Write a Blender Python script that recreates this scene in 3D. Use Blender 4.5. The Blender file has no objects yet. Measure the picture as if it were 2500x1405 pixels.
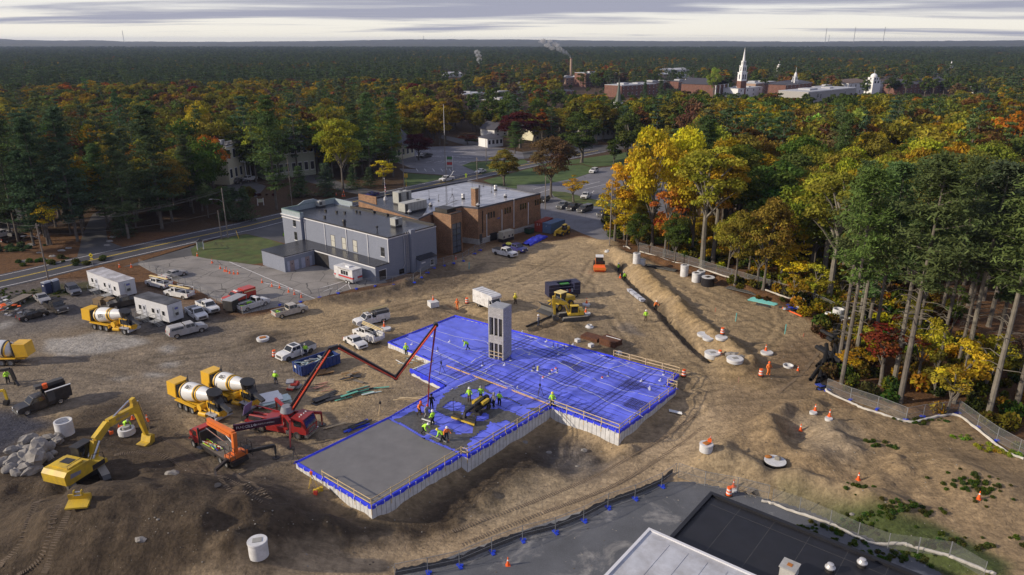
import bpy,math,random
import numpy as np
from mathutils import Vector,Matrix,Euler
R=math.radians
PI=math.pi
SC=bpy.context.scene
COL=SC.collection
rnd=random.Random(7)
CAM_H,CAM_F,HOR=45.0,1750.0,100.0
TH=math.atan((702.5-HOR)/CAM_F)
cam_d=bpy.data.cameras.new('camera')
cam=bpy.data.objects.new('camera',cam_d)
COL.objects.link(cam)
cam.location=(0,0,CAM_H)
cam.rotation_euler=(PI/2-TH,0,0)
cam_d.sensor_width=36.0
cam_d.lens=36.0*CAM_F/2500.0
cam_d.clip_start=1.0
cam_d.clip_end=40000.0
SC.camera=cam
SUN_EL,SUN_AZ=23.0,191.0
SUN_STR,SKY_STR=3.2,0.10
sun_vec=Vector((math.cos(R(SUN_AZ))*math.cos(R(SUN_EL)),math.sin(R(SUN_AZ))*math.cos(R(SUN_EL)),math.sin(R(SUN_EL))))
sun_d=bpy.data.lights.new('sun','SUN')
sun_d.energy=SUN_STR
sun_d.angle=R(1.6)
sun_d.color=(1.0,0.86,0.66)
sun=bpy.data.objects.new('sun',sun_d)
COL.objects.link(sun)
sun.rotation_euler=(-sun_vec).to_track_quat('-Z','Y').to_euler()
sun.location=(-60,60,80)
world=bpy.data.worlds.new('World')
SC.world=world
world.use_nodes=True
NT=world.node_tree
for n in list(NT.nodes):
 NT.nodes.remove(n)
def nd(nt,typ,**kw):
 n=nt.nodes.new(typ)
 for k,v in kw.items():
  if k.startswith('i_'):
   key=k[2:]
   key=int(key)if key.isdigit()else key.replace('_',' ')
   n.inputs[key].default_value=v
  else:
   setattr(n,k,v)
 return n
def sky_world():
 L=NT.links.new
 out=nd(NT,'ShaderNodeOutputWorld')
 bg=nd(NT,'ShaderNodeBackground')
 bg.inputs['Strength'].default_value=SKY_STR
 sky=nd(NT,'ShaderNodeTexSky')
 sky.sky_type='NISHITA'
 sky.sun_disc=False
 sky.sun_elevation=R(SUN_EL)
 sky.sun_rotation=R(90-SUN_AZ)
 sky.air_density,sky.dust_density,sky.ozone_density=1.0,2.0,1.0
 geo=nd(NT,'ShaderNodeTexCoord')
 sep=nd(NT,'ShaderNodeSeparateXYZ')
 L(geo.outputs['Generated'],sep.inputs[0])
 zc=nd(NT,'ShaderNodeMath',operation='MAXIMUM',i_1=0.0)
 L(sep.outputs['Z'],zc.inputs[0])
 zc2=nd(NT,'ShaderNodeMath',operation='ADD',i_1=0.035)
 L(zc.outputs[0],zc2.inputs[0])
 dx=nd(NT,'ShaderNodeMath',operation='DIVIDE')
 L(sep.outputs['X'],dx.inputs[0]);L(zc2.outputs[0],dx.inputs[1])
 dy=nd(NT,'ShaderNodeMath',operation='DIVIDE')
 L(sep.outputs['Y'],dy.inputs[0]);L(zc2.outputs[0],dy.inputs[1])
 cmb=nd(NT,'ShaderNodeCombineXYZ')
 L(dx.outputs[0],cmb.inputs[0]);L(dy.outputs[0],cmb.inputs[1])
 mp=nd(NT,'ShaderNodeMapping')
 mp.inputs['Scale'].default_value=(0.11,0.26,1)
 mp.inputs['Rotation'].default_value=(0,0,R(-7))
 mp.inputs['Location'].default_value=(5.2,1.7,0)
 L(cmb.outputs[0],mp.inputs[0])
 n1=nd(NT,'ShaderNodeTexNoise',i_Scale=1.0,i_Detail=7.0,i_Roughness=0.6,i_Distortion=0.4)
 L(mp.outputs[0],n1.inputs['Vector'])
 el=nd(NT,'ShaderNodeMapRange',i_1=0.004,i_2=0.06,i_3=-0.10,i_4=0.14)
 L(sep.outputs['Z'],el.inputs[0])
 ad=nd(NT,'ShaderNodeMath',operation='ADD')
 L(n1.outputs[0],ad.inputs[0]);L(el.outputs[0],ad.inputs[1])
 cr=nd(NT,'ShaderNodeMapRange',i_1=0.44,i_2=0.62,i_3=0.0,i_4=1.0)
 cr.interpolation_type='SMOOTHSTEP'
 L(ad.outputs[0],cr.inputs[0])
 veil=nd(NT,'ShaderNodeMixRGB')
 veil.inputs[1].default_value=(8.2,7.7,6.5,1)
 veil.inputs[2].default_value=(4.3,4.7,6.0,1)
 h2=nd(NT,'ShaderNodeMapRange',i_1=0.0,i_2=0.10,i_3=0.0,i_4=1.0)
 L(sep.outputs['Z'],h2.inputs[0])
 L(h2.outputs[0],veil.inputs[0])
 m0=nd(NT,'ShaderNodeMixRGB',i_0=0.86)
 L(sky.outputs[0],m0.inputs[1]);L(veil.outputs[0],m0.inputs[2])
 m1=nd(NT,'ShaderNodeMixRGB')
 m1.inputs[2].default_value=(2.3,2.4,3.15,1)
 fac=nd(NT,'ShaderNodeMath',operation='MULTIPLY',i_1=0.9)
 L(cr.outputs[0],fac.inputs[0])
 L(fac.outputs[0],m1.inputs[0]);L(m0.outputs[0],m1.inputs[1])
 L(m1.outputs[0],bg.inputs['Color'])
 L(bg.outputs[0],out.inputs[0])
sky_world()
SC.view_settings.view_transform='Standard'
SC.view_settings.look='None'
SC.view_settings.gamma=1.0
SC.view_settings.exposure=0.52
SC.view_settings.use_curve_mapping=False
SC.cycles.max_bounces=5
SC.cycles.diffuse_bounces=2
SC.cycles.glossy_bounces=2
SC.cycles.transmission_bounces=2
SC.cycles.transparent_max_bounces=6
SC.cycles.volume_bounces=0
SC.cycles.use_denoising=True
SC.cycles.caustics_reflective=False
SC.cycles.caustics_refractive=False
_c,_s=math.cos(TH),math.sin(TH)
def ray(px,py):
 x,y=(px-1250)/CAM_F,-(py-702.5)/CAM_F
 return(x,_c+_s*y,-_s+_c*y)
def P(px,py,z=0.0):
 d=ray(px,py)
 t=(z-CAM_H)/d[2]
 return Vector((t*d[0],t*d[1],z))
def Q(X):
 dx,dy,dz=X[0],X[1],X[2]-CAM_H
 yc=_s*dy+_c*dz
 zc=_c*dy-_s*dz
 return 1250+CAM_F*dx/zc,702.5-CAM_F*yc/zc
def G(px,py):
 """point on the terrain seen at a photo position"""
 z=0.0
 for _ in range(5):
  p=P(px,py,z)
  z=ground(p.x,p.y)
 return Vector((p.x,p.y,z))
def height_at(x,y,topy,z0=0):
 lo,hi=0,70
 for _ in range(40):
  m=(lo+hi)/2
  if Q((x,y,z0+m))[1]>topy:lo=m
  else:hi=m
 return m
MATS={}
def M(name,col,rough=0.6,metal=0.0,var=0.12,vs=2.0,bump=0.0,bs=8.0,dirt=0.0,coat=0.0,spec=0.5,dcol=(0.16,0.12,0.085)):
 if name in MATS:return MATS[name]
 m=bpy.data.materials.new(name)
 m.use_nodes=True
 nt=m.node_tree
 b=nt.nodes['Principled BSDF']
 L=nt.links.new
 b.inputs['Roughness'].default_value=rough
 b.inputs['Metallic'].default_value=metal
 b.inputs['Specular IOR Level'].default_value=spec
 if coat:b.inputs['Coat Weight'].default_value=coat
 tc=nd(nt,'ShaderNodeTexCoord')
 n=nd(nt,'ShaderNodeTexNoise',i_Scale=vs,i_Detail=4.0,i_Roughness=0.6)
 L(tc.outputs['Object'],n.inputs['Vector'])
 mr=nd(nt,'ShaderNodeMapRange',i_1=0.3,i_2=0.7,i_3=1-var,i_4=1+var)
 L(n.outputs[0],mr.inputs[0])
 mx=nd(nt,'ShaderNodeVectorMath',operation='SCALE')
 mx.inputs[0].default_value=col[:3]
 L(mr.outputs[0],mx.inputs['Scale'])
 last=mx.outputs[0]
 if dirt:
  n2=nd(nt,'ShaderNodeTexNoise',i_Scale=vs*0.6,i_Detail=6.0,i_Roughness=0.7)
  L(tc.outputs['Object'],n2.inputs['Vector'])
  m2=nd(nt,'ShaderNodeMapRange',i_1=0.42,i_2=0.72,i_3=0.0,i_4=dirt)
  L(n2.outputs[0],m2.inputs[0])
  mm=nd(nt,'ShaderNodeMixRGB')
  mm.inputs[2].default_value=(*dcol,1)
  L(m2.outputs[0],mm.inputs[0]);L(last,mm.inputs[1])
  last=mm.outputs[0]
 L(last,b.inputs['Base Color'])
 if bump:
  nb=nd(nt,'ShaderNodeTexNoise',i_Scale=bs,i_Detail=4.0)
  L(tc.outputs['Object'],nb.inputs['Vector'])
  bp=nd(nt,'ShaderNodeBump',i_Strength=min(1.0,bump),i_Distance=0.05)
  L(nb.outputs[0],bp.inputs['Height']);L(bp.outputs[0],b.inputs['Normal'])
 MATS[name]=m
 return m
def paint(name,col,dirt=0.38):
 return M('paint_'+name,col,rough=0.35,var=0.05,coat=0.3,dirt=dirt)
TYRE=M('tyre',(0.025,0.024,0.024),0.85,dirt=0.5,vs=3)
GLASS=M('dark_glass',(0.015,0.018,0.022),0.08,var=0.02,spec=0.8)
CHROME=M('chrome',(0.6,0.61,0.63),0.25,0.9)
BLACK=M('black_metal',(0.022,0.022,0.025),0.5,dirt=0.2)
DKGREY=M('dark_grey',(0.06,0.062,0.068),0.6,dirt=0.25)
GREY=M('grey_metal',(0.28,0.29,0.31),0.45,0.3)
WHITE=M('white_paint',(0.78,0.79,0.82),0.4,var=0.04,dirt=0.12)
ORANGE=M('safety_orange',(0.85,0.13,0.02),0.6,var=0.05)
LIME=M('safety_lime',(0.45,0.85,0.06),0.8,var=0.05)
HLIGHT=M('headlight',(0.7,0.72,0.75),0.15,var=0.02)
TLIGHT=M('tail_light',(0.45,0.02,0.02),0.3)
CONC=M('concrete',(0.40,0.40,0.40),0.85,var=0.18,vs=1.5,dirt=0.25)
CONCL=M('pale_concrete',(0.60,0.61,0.64),0.85,var=0.16,vs=1.5,dirt=0.12)
WOOD=M('lumber',(0.55,0.43,0.26),0.8,var=0.2,vs=4)
OLDWOOD=M('weathered_wood',(0.20,0.17,0.14),0.85,var=0.3,vs=4)
RUST=M('rusty_steel',(0.12,0.05,0.028),0.8,0.2,var=0.4,vs=3)
CATYEL=M('machine_yellow',(0.66,0.45,0.03),0.5,var=0.10,dirt=0.55,vs=1.2)
POLEW=M('pole_wood',(0.22,0.19,0.17),0.9,var=0.3,vs=3)
BLUEFT=M('blue_plastic',(0.02,0.06,0.62),0.5)
class MB:
 def __init__(s):
  s.v,s.f,s.m=[],[],[]
  s.T=None
 def add(s,vs,fs,m=0):
  o=len(s.v)
  if s.T is not None:vs=[tuple(s.T@Vector(p))for p in vs]
  s.v.extend([tuple(p)for p in vs])
  s.f.extend([tuple(i+o for i in f)for f in fs])
  s.m.extend([m]*len(fs))
  return s
 def box(s,c,d,rz=0.0,m=0,top=(1,1),ry=0.0):
  x,y,z=d[0]/2,d[1]/2,d[2]/2
  a,b=top
  vs=[(-x,-y,-z),(x,-y,-z),(x,y,-z),(-x,y,-z),(-x*a,-y*b,z),(x*a,-y*b,z),(x*a,y*b,z),(-x*a,y*b,z)]
  if rz or ry:
   E=Euler((0,ry,rz)).to_matrix()
   vs=[E@Vector(p)for p in vs]
  vs=[(p[0]+c[0],p[1]+c[1],p[2]+c[2])for p in vs]
  return s.add(vs,[(3,2,1,0),(4,5,6,7),(0,1,5,4),(1,2,6,5),(2,3,7,6),(3,0,4,7)],m)
 def bz(s,x0,x1,y0,y1,z0,z1,m=0,**k):
  return s.box(((x0+x1)/2,(y0+y1)/2,(z0+z1)/2),(abs(x1-x0),abs(y1-y0),abs(z1-z0)),m=m,**k)
 def prism(s,poly,z0,z1,m=0,mt=None):
  a=sum(poly[i-1][0]*poly[i][1]-poly[i][0]*poly[i-1][1]for i in range(len(poly)))
  if a<0:poly=poly[::-1]
  n=len(poly)
  z0s=z0 if isinstance(z0,(list,tuple))else[z0]*n
  z1s=z1 if isinstance(z1,(list,tuple))else[z1]*n
  vs=[(p[0],p[1],z0s[i])for i,p in enumerate(poly)]+[(p[0],p[1],z1s[i])for i,p in enumerate(poly)]
  s.add(vs,[tuple(range(n-1,-1,-1))]+[(i,(i+1)%n,n+(i+1)%n,n+i)for i in range(n)],m)
  s.add(vs[n:],[tuple(range(n))],m if mt is None else mt)
  return s
 def side(s,poly,hw,m=0,sh=None,y0=None):
  """profile in x-z swept across y; sh(z) scales the half width"""
  a=sum(poly[i-1][0]*poly[i][1]-poly[i][0]*poly[i-1][1]for i in range(len(poly)))
  if a<0:poly=poly[::-1]
  n=len(poly)
  k=[(sh(p)if sh else 1.0)for p in poly]
  yl=-hw if y0 is None else y0[0]
  yr=hw if y0 is None else y0[1]
  vs=[(p[0],yl*k[i],p[1])for i,p in enumerate(poly)]+[(p[0],yr*k[i],p[1])for i,p in enumerate(poly)]
  return s.add(vs,[tuple(range(n)),tuple(range(2*n-1,n-1,-1))]+[((i+1)%n,i,n+i,n+(i+1)%n)for i in range(n)],m)
 def cyl(s,p0,p1,r0,r1=None,n=10,m=0,caps=True):
  r1=r0 if r1 is None else r1
  p0,p1=Vector(p0),Vector(p1)
  d=(p1-p0).normalized()
  u=d.orthogonal().normalized()
  w=d.cross(u)
  vs=[]
  for p,r in((p0,r0),(p1,r1)):
   for i in range(n):
    a=2*PI*i/n
    vs.append(p+u*(r*math.cos(a))+w*(r*math.sin(a)))
  fs=[(i,(i+1)%n,n+(i+1)%n,n+i)for i in range(n)]
  if caps:fs+=[tuple(range(n-1,-1,-1)),tuple(range(n,2*n))]
  return s.add(vs,fs,m)
 def tube(s,pts,r,n=6,m=0,caps=True):
  pts=[Vector(p)for p in pts]
  rs=r if isinstance(r,(list,tuple))else[r]*len(pts)
  vs=[]
  up=None
  for i,p in enumerate(pts):
   d=(pts[min(i+1,len(pts)-1)]-pts[max(i-1,0)]).normalized()
   u=(d.orthogonal()if up is None else(up-d*up.dot(d)))
   u=u.normalized()if u.length>1e-6 else d.orthogonal().normalized()
   up=u
   w=d.cross(u)
   for k in range(n):
    a=2*PI*k/n
    vs.append(p+u*(rs[i]*math.cos(a))+w*(rs[i]*math.sin(a)))
  fs=[]
  for i in range(len(pts)-1):
   for k in range(n):
    a,b=i*n+k,i*n+(k+1)%n
    fs.append((a,b,b+n,a+n))
  if caps:fs+=[tuple(range(n-1,-1,-1)),tuple(range((len(pts)-1)*n,len(pts)*n))]
  return s.add(vs,fs,m)
 def beam(s,p0,p1,w,h,m=0,w1=None,h1=None):
  p0,p1=Vector(p0),Vector(p1)
  d=(p1-p0).normalized()
  up=Vector((0,0,1))if abs(d.z)<0.98 else Vector((1,0,0))
  sd=d.cross(up).normalized()
  up=sd.cross(d)
  vs=[]
  for p,a,b in((p0,w,h),(p1,w if w1 is None else w1,h if h1 is None else h1)):
   for sx,sy in((-1,-1),(1,-1),(1,1),(-1,1)):
    vs.append(p+sd*(sx*a/2)+up*(sy*b/2))
  return s.add(vs,[(3,2,1,0),(4,5,6,7),(0,1,5,4),(1,2,6,5),(2,3,7,6),(3,0,4,7)],m)
 def lathe(s,prof,c=(0,0,0),n=14,m=0,axis='z',caps=True):
  vs=[]
  for(r,h)in prof:
   for i in range(n):
    a=2*PI*i/n
    u,w=r*math.cos(a),r*math.sin(a)
    vs.append({'z':(c[0]+u,c[1]+w,c[2]+h),'x':(c[0]+h,c[1]+u,c[2]+w),'y':(c[0]+w,c[1]+h,c[2]+u)}[axis])
  fs=[]
  for j in range(len(prof)-1):
   for i in range(n):
    a,b=j*n+i,j*n+(i+1)%n
    fs.append((a,b,b+n,a+n))
  if caps:fs+=[tuple(range(n-1,-1,-1)),tuple(range((len(prof)-1)*n,len(prof)*n))]
  return s.add(vs,fs,m)
 def ball(s,c,r,m=0,n=8,seed=None,sq=(1,1,1),rough=0.0):
  rr=random.Random(seed)
  rows=max(4,n//2+1)
  vs=[(c[0],c[1],c[2]-r*sq[2])]
  for j in range(1,rows):
   t=PI*j/rows-PI/2
   for i in range(n):
    a=2*PI*i/n
    k=r*(1+rr.uniform(-rough,rough))
    vs.append((c[0]+sq[0]*k*math.cos(t)*math.cos(a),c[1]+sq[1]*k*math.cos(t)*math.sin(a),c[2]+sq[2]*k*math.sin(t)))
  vs.append((c[0],c[1],c[2]+r*sq[2]))
  fs=[(0,1+(i+1)%n,1+i)for i in range(n)]
  for j in range(rows-2):
   for i in range(n):
    a,b=1+j*n+i,1+j*n+(i+1)%n
    fs.append((a,b,b+n,a+n))
  t=len(vs)-1
  o=1+(rows-2)*n
  fs+=[(o+i,o+(i+1)%n,t)for i in range(n)]
  return s.add(vs,fs,m)
 def wheel(s,x,y,r=0.38,w=0.26,m=0,mr=1,z=None,n=14):
  z=r if z is None else z
  yo=w/2
  sg=1 if y>0 else-1
  s.lathe([(r*0.62,-yo),(r*0.96,-yo),(r,-yo*0.7),(r,yo*0.7),(r*0.96,yo),(r*0.62,yo)],(x,y,z),n,m,'y',caps=False)
  s.lathe([(r*0.62,yo*0.7),(r*0.5,yo*0.55),(0.02,yo*0.75)]if sg>0 else[(0.02,-yo*0.75),(r*0.5,-yo*0.55),(r*0.62,-yo*0.7)],(x,y,z),n,mr,'y',caps=False)
  return s
 def build(s,name,mats,parent=None,smooth=True,mesh_only=False):
  me=bpy.data.meshes.new(name)
  me.from_pydata(s.v,[],s.f)
  if not isinstance(mats,(list,tuple)):mats=[mats]
  for m in mats:me.materials.append(m)
  if len(mats)>1:me.polygons.foreach_set('material_index',[min(i,len(mats)-1)for i in s.m])
  if smooth:
   me.polygons.foreach_set('use_smooth',[True]*len(me.polygons))
   me.set_sharp_from_angle(angle=R(35))
  me.update()
  if mesh_only:return me
  o=bpy.data.objects.new(name,me)
  COL.objects.link(o)
  if parent is not None:o.parent=parent
  return o
def tag(o,label=None,cat=None,group=None,kind=None):
 if label:o['label']=label
 if cat:o['category']=cat
 if group:o['group']=group
 if kind:o['kind']=kind
 return o
def thing(name,label,cat,loc=(0,0,0),rz=0.0,group=None):
 o=bpy.data.objects.new(name,None)
 o.empty_display_size=0.3
 COL.objects.link(o)
 o.location=loc
 o.rotation_euler=(0,0,rz)
 return tag(o,label,cat,group)
def dup(root,loc,rz=None,label=None,group=None):
 r=root.copy()
 COL.objects.link(r)
 r.location=loc
 if rz is not None:r.rotation_euler=(0,0,rz)
 if label:r['label']=label
 if group:r['group']=group
 for ch in root.children:
  c=ch.copy();COL.objects.link(c);c.parent=r
  for g in ch.children:
   d=g.copy();COL.objects.link(d);d.parent=c
 return r
def mono(name,mb,mats,label,cat,loc,rz=0.0,group=None):
 o=mb.build(name,mats)
 o.location=loc
 o.rotation_euler=(0,0,rz)
 return tag(o,label,cat,group)
def text_obj(txt,size,mat,parent,loc,rot,name='lettering',depth=0.004,align='CENTER',bend=None):
 cu=bpy.data.curves.new(name,'FONT')
 cu.body=txt
 cu.size=size
 cu.extrude=depth
 cu.align_x=align
 cu.align_y='CENTER'
 cu.resolution_u=1
 o=bpy.data.objects.new(name,cu)
 COL.objects.link(o)
 o.parent=parent
 o.location=loc
 o.rotation_euler=rot
 cu.materials.append(mat)
 me=bpy.data.meshes.new_from_object(o.evaluated_get(bpy.context.evaluated_depsgraph_get()))
 bpy.data.objects.remove(o)
 o=bpy.data.objects.new(name,me)
 COL.objects.link(o)
 o.parent=parent
 o.location=loc
 o.rotation_euler=rot
 o['kind']='stuff'
 return o
def heading(a,b):
 return math.atan2(b[1]-a[1],b[0]-a[0])
# terrain
STEP=0.40
GX=np.arange(-104,84+STEP,STEP)
GY=np.arange(45,172+STEP,STEP)
XX,YY=np.meshgrid(GX,GY)
HH=np.zeros_like(XX)
def vnoise(x,y,sc,seed,octv=1,per=0.5):
 out=np.zeros_like(x)
 amp,tot=1.0,0.0
 for o in range(octv):
  rs=np.random.RandomState(seed+o*17)
  n=256
  t=rs.rand(n,n)*2-1
  u,v=x/sc,y/sc
  i,j=np.floor(u).astype(int),np.floor(v).astype(int)
  fu,fv=u-i,v-j
  fu,fv=fu*fu*(3-2*fu),fv*fv*(3-2*fv)
  a=t[i%n,j%n];b=t[(i+1)%n,j%n];c_=t[i%n,(j+1)%n];d=t[(i+1)%n,(j+1)%n]
  out+=amp*((a*(1-fu)+b*fu)*(1-fv)+(c_*(1-fu)+d*fu)*fv)
  tot+=amp
  amp*=per
  sc=sc/2.03
 return out/tot
def inside(poly,x,y):
 r=np.zeros(x.shape,bool)
 n=len(poly)
 for i in range(n):
  x0,y0=poly[i][0],poly[i][1]
  x1,y1=poly[(i+1)%n][0],poly[(i+1)%n][1]
  c_=(y0>y)!=(y1>y)
  r^=c_&(x<(x1-x0)*(y-y0)/((y1-y0)if y1!=y0 else 1e-9)+x0)
 return r
def blur(a,m):
 k=max(1,int(round(m/STEP)))
 for _ in range(2):
  for ax in(0,1):
   p=np.pad(a,[(k,k)if q==ax else(0,0)for q in(0,1)],mode='edge')
   cs=np.cumsum(p,axis=ax)
   cs=np.concatenate([np.zeros_like(np.take(cs,[0],ax)),cs],axis=ax)
   n=a.shape[ax]
   hi=np.take(cs,range(2*k+1,2*k+1+n),ax)
   lo=np.take(cs,range(0,n),ax)
   a=(hi-lo)/(2*k+1)
 return a
WX=XX+vnoise(XX,YY,6,5,3)*1.6
WY=YY+vnoise(XX,YY,6,55,3)*1.6
def mask(pp,bl=0.8,warp=True,z=0.0):
 w=[P(a,b,z)for a,b in pp]
 x,y=(WX,WY)if warp else(XX,YY)
 m=inside(w,x,y).astype(float)
 return blur(m,bl)if bl else m
def dpoly(pts,x,y):
 """distance to a polyline and arc length"""
 best=np.full(x.shape,1e9)
 arc=np.zeros(x.shape)
 s0=0.0
 for i in range(len(pts)-1):
  ax,ay,bx,by=pts[i][0],pts[i][1],pts[i+1][0],pts[i+1][1]
  l2=(bx-ax)**2+(by-ay)**2
  t=np.clip(((x-ax)*(bx-ax)+(y-ay)*(by-ay))/max(l2,1e-9),0,1)
  d=np.hypot(x-ax-t*(bx-ax),y-ay-t*(by-ay))
  k=d<best
  best=np.where(k,d,best)
  arc=np.where(k,s0+t*math.sqrt(l2),arc)
  s0+=math.sqrt(l2)
 return best,arc
LOW=-1.6
LOWPX=[(560,1500),(700,1330),(812,1205),(905,1255),(1127,1128),(1343,1003),(1512,1072),(1645,985),(1700,985),(1745,1030),(1650,1130),(1700,1175),(1900,1205),(2110,1300),(2330,1420),(2500,1560)]
lowm=mask(LOWPX,1.0,False)
HH+=LOW*lowm
dirt_amp=np.ones_like(HH)
SITE=[(-60,830),(0,790),(200,760),(330,745),(470,790),(600,775),(760,745),(880,715),(1000,695),(1120,640),(1180,615),(1330,590),(1420,578),(1490,590),(1550,632),(1760,700),(1950,770),(2050,870),(2010,930),(2150,990),(2260,1020),(2340,1010),(2420,1080),(2560,1130),(2560,1500),(-300,1500)]
site=mask(SITE,0.6)
rough_n=vnoise(XX,YY,5,3,5,0.55)
def hump(px,py,rad,h,sx=1.0,sy=1.0,ang=0,pw=1.0,z=0.0):
 global HH
 c_=P(px,py,z)
 ca,sa=math.cos(R(ang)),math.sin(R(ang))
 u=((XX-c_.x)*ca+(YY-c_.y)*sa)/(rad*sx)
 v=(-(XX-c_.x)*sa+(YY-c_.y)*ca)/(rad*sy)
 d=np.sqrt(u*u+v*v)
 if rad>2.9:d=d*(1+0.16*vnoise(XX,YY,rad*0.7,int(px),3))
 k=np.clip(1-d,0,1)
 HH=HH+h*(k*k*(3-2*k))**pw
def ridge(pts,w,h,seed=1,wob=0.35,flat=0.0):
 global HH
 W=[P(a,b)for a,b in pts]
 d,s_=dpoly(W,XX,YY)
 ww=w*(1+wob*vnoise(s_,s_*0,2.5,seed,3))
 k=np.clip((1-d/ww)/(1-flat),0,1)
 HH=HH+h*(k*k*(3-2*k))*(1+0.3*vnoise(XX,YY,1.5,seed+9,2))
hump(330,1300,15,3.4,1.3,0.75,10)
hump(560,1330,13,2.4,1.3,0.8,-8)
hump(300,1190,3.2,-1.5)
hump(345,1170,3.6,0.9)
hump(240,1220,3.0,0.6)
hump(200,1330,8,1.4)
hump(830,1290,7,1.3,1.5,0.6,20)
hump(1050,1240,8,-0.5,1.6,0.6,25)
hump(1400,1085,6,-1.3,1.3,0.8,0)
hump(1490,1120,3.0,1.3,1,1)
hump(1440,1135,1.8,0.7);hump(1395,1150,1.6,0.4);hump(1530,1090,2.4,0.9)
ridge([(1530,1100),(1600,1050),(1660,1000)],2.0,0.7,12)
ridge([(1510,622),(1560,665),(1640,740),(1720,815),(1800,868),(1835,900)],3.0,1.45,3)
ridge([(1500,645),(1540,690),(1610,760),(1680,835),(1740,885)],1.0,-1.2,4,0.1,0.5)
ridge([(1660,640),(1700,700),(1760,730)],1.6,0.2,5)
hump(1560,640,3.2,1.0)
hump(1790,905,4.5,1.5);hump(1848,935,3.6,1.7);hump(1760,885,2.2,0.6)
hump(1690,905,3.4,0.5);hump(1635,900,3.2,0.5)
hump(1950,1052,2.4,-1.2,1.3,1)
ridge([(1890,1075),(1880,1030),(1920,985),(1990,990)],2.2,0.9,21)
hump(2045,1085,3.4,1.0);hump(2000,1110,3.0,0.7);hump(1845,1030,2.6,0.9)
ridge([(1730,1110),(1800,1120),(1850,1150)],2.0,0.7,22)
ridge([(1850,1060),(1930,1110),(2010,1140)],2.2,0.6,26)
ridge([(1930,1170),(2010,1190),(2100,1215),(2190,1250)],2.6,0.9,23)
hump(1891,1128,2.2,-0.5)
hump(2210,1100,2.0,0.3);hump(2170,1220,3.0,0.5);hump(2400,1200,8,1.4);hump(2300,1130,5,0.5)
hump(1760,1160,2.6,-0.35)
hump(650,828,6.5,0.7);hump(644,828,2.0,-0.3)
ridge([(750,742),(880,722),(985,700),(1090,650),(1150,632)],1.8,0.75,31)
hump(985,690,2.4,0.7);hump(1130,655,3.5,-0.6,1.6,0.7,20);hump(1075,672,4,-0.5,1.5,.6,25)
hump(1050,760,5,0.75);ridge([(1110,748),(1160,765),(1200,775)],1.6,-0.7,32);ridge([(1090,770),(1150,785),(1200,795)],1.5,0.5,33)
hump(1480,590,5,1.1,1,1);hump(1495,615,3,0.9)
hump(1390,800,3.2,0.8);ridge([(1300,805),(1370,785),(1440,770)],0.9,-0.7,34,.1,.3)
hump(325,1065,5.5,-0.9,1.1,0.8);hump(390,1050,3,0.4)
ridge([(1560,625),(1700,665),(1800,700),(1900,735)],2.2,0.8,41)
flatten_jobs=[]
def flatten(pp,z,bl=0.6):
 global HH
 m=np.clip(mask(pp,0,False,z)+0,0,1)
 big=blur(m,bl)
 k=np.clip(big*2,0,1)
 HH=HH*(1-k)+z*k
 flatten_jobs.append((pp,z))
rh_=random.Random(17)
for(x0,y0,x1,y1,n_,a0,a1)in((60,1180,640,1400,46,.9,.55),(560,1240,900,1400,22,.9,.5),(930,1170,1500,1260,26,.8,-.5),(1560,1000,1720,1130,12,.7,.5),(1720,960,2300,1260,64,.8,.5),(1380,1010,1560,1150,20,.8,.6),(740,650,1180,740,24,.7,.45),(1500,620,1880,940,26,.7,.35),(1950,1150,2480,1400,34,1.0,.35)):
 for _ in range(n_):hump(rh_.uniform(x0,x1),rh_.uniform(y0,y1),rh_.uniform(.8,2.4)*a0*1.2,abs(a1)*rh_.uniform(.3,1.0)*rh_.choice([1,1,-.7]),rh_.uniform(.7,1.6),1,rh_.uniform(0,180))
dk=mask([(-300,1180),(60,1090),(220,1150),(420,1100),(600,1180),(760,1230),(905,1262),(1127,1150),(1340,1025),(1520,1100),(1650,1010),(1700,1040),(1600,1130),(1400,1200),(1100,1290),(850,1420),(800,1520),(-300,1520)],1.2)
rt=mask([(1500,620),(1640,640),(1840,860),(2100,1020),(2400,1200),(2100,1250),(1900,1200),(1700,1120),(1680,960),(1740,900)],1.5)
rid=lambda sc,sd:1-2*np.abs(vnoise(XX,YY,sc,sd,3,.55))
HH+=(dk*.42+rt*.2)*(rid(4.5,401)-.4)+(dk*.14+rt*.12)*rid(1.7,411)
HH+=site*(rough_n*0.20+vnoise(XX,YY,1.1,13,3,.7)*0.10)
HR=[P(a,b)for a,b in[(560,1480),(760,1420),(1000,1350),(1200,1280),(1400,1205),(1560,1135),(1680,1055),(1790,985),(1900,945),(1960,905),(2010,850)]]
d_,_a=dpoly(HR,WX,WY);k_=np.clip((4.6-d_)/1.4,0,1);HH=HH*(1-k_)+blur(HH,2.4)*k_-.12*k_
LOT=[(372,666),(335,645),(470,625),(505,632),(640,650),(700,655),(900,640),(945,690),(862,706),(751,735),(594,767),(472,704)]
APRON=[(300,652),(484,597),(600,563),(697,541),(704,597),(650,583),(600,571),(540,582),(480,596),(466,610),(470,626),(345,648)]
LAWN=[(470,624),(466,608),(482,598),(540,583),(600,573),(650,583),(702,600),(660,640),(620,645),(540,643),(500,631)]
LOWLOT=[(940,1420),(1120,1352),(1300,1288),(1500,1222),(1630,1178),(1690,1176),(1770,1190),(1870,1216),(1960,1240),(2100,1300),(2240,1365),(2370,1440),(2500,1500),(2500,1700),(800,1700)]
NLOT=[(1262,474),(1262,452),(1330,450),(1400,437),(1440,424),(1450,412),(1520,404),(1640,430),(1620,560),(1560,575),(1500,583),(1478,592),(1420,570),(1380,552),(1322,548),(1319,505),(1300,480)]
PLAZA=[(930,380),(1010,360),(1180,355),(1275,372),(1280,388),(1150,395),(1135,403),(1175,428),(1150,440),(1100,425),(1000,410)]
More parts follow.
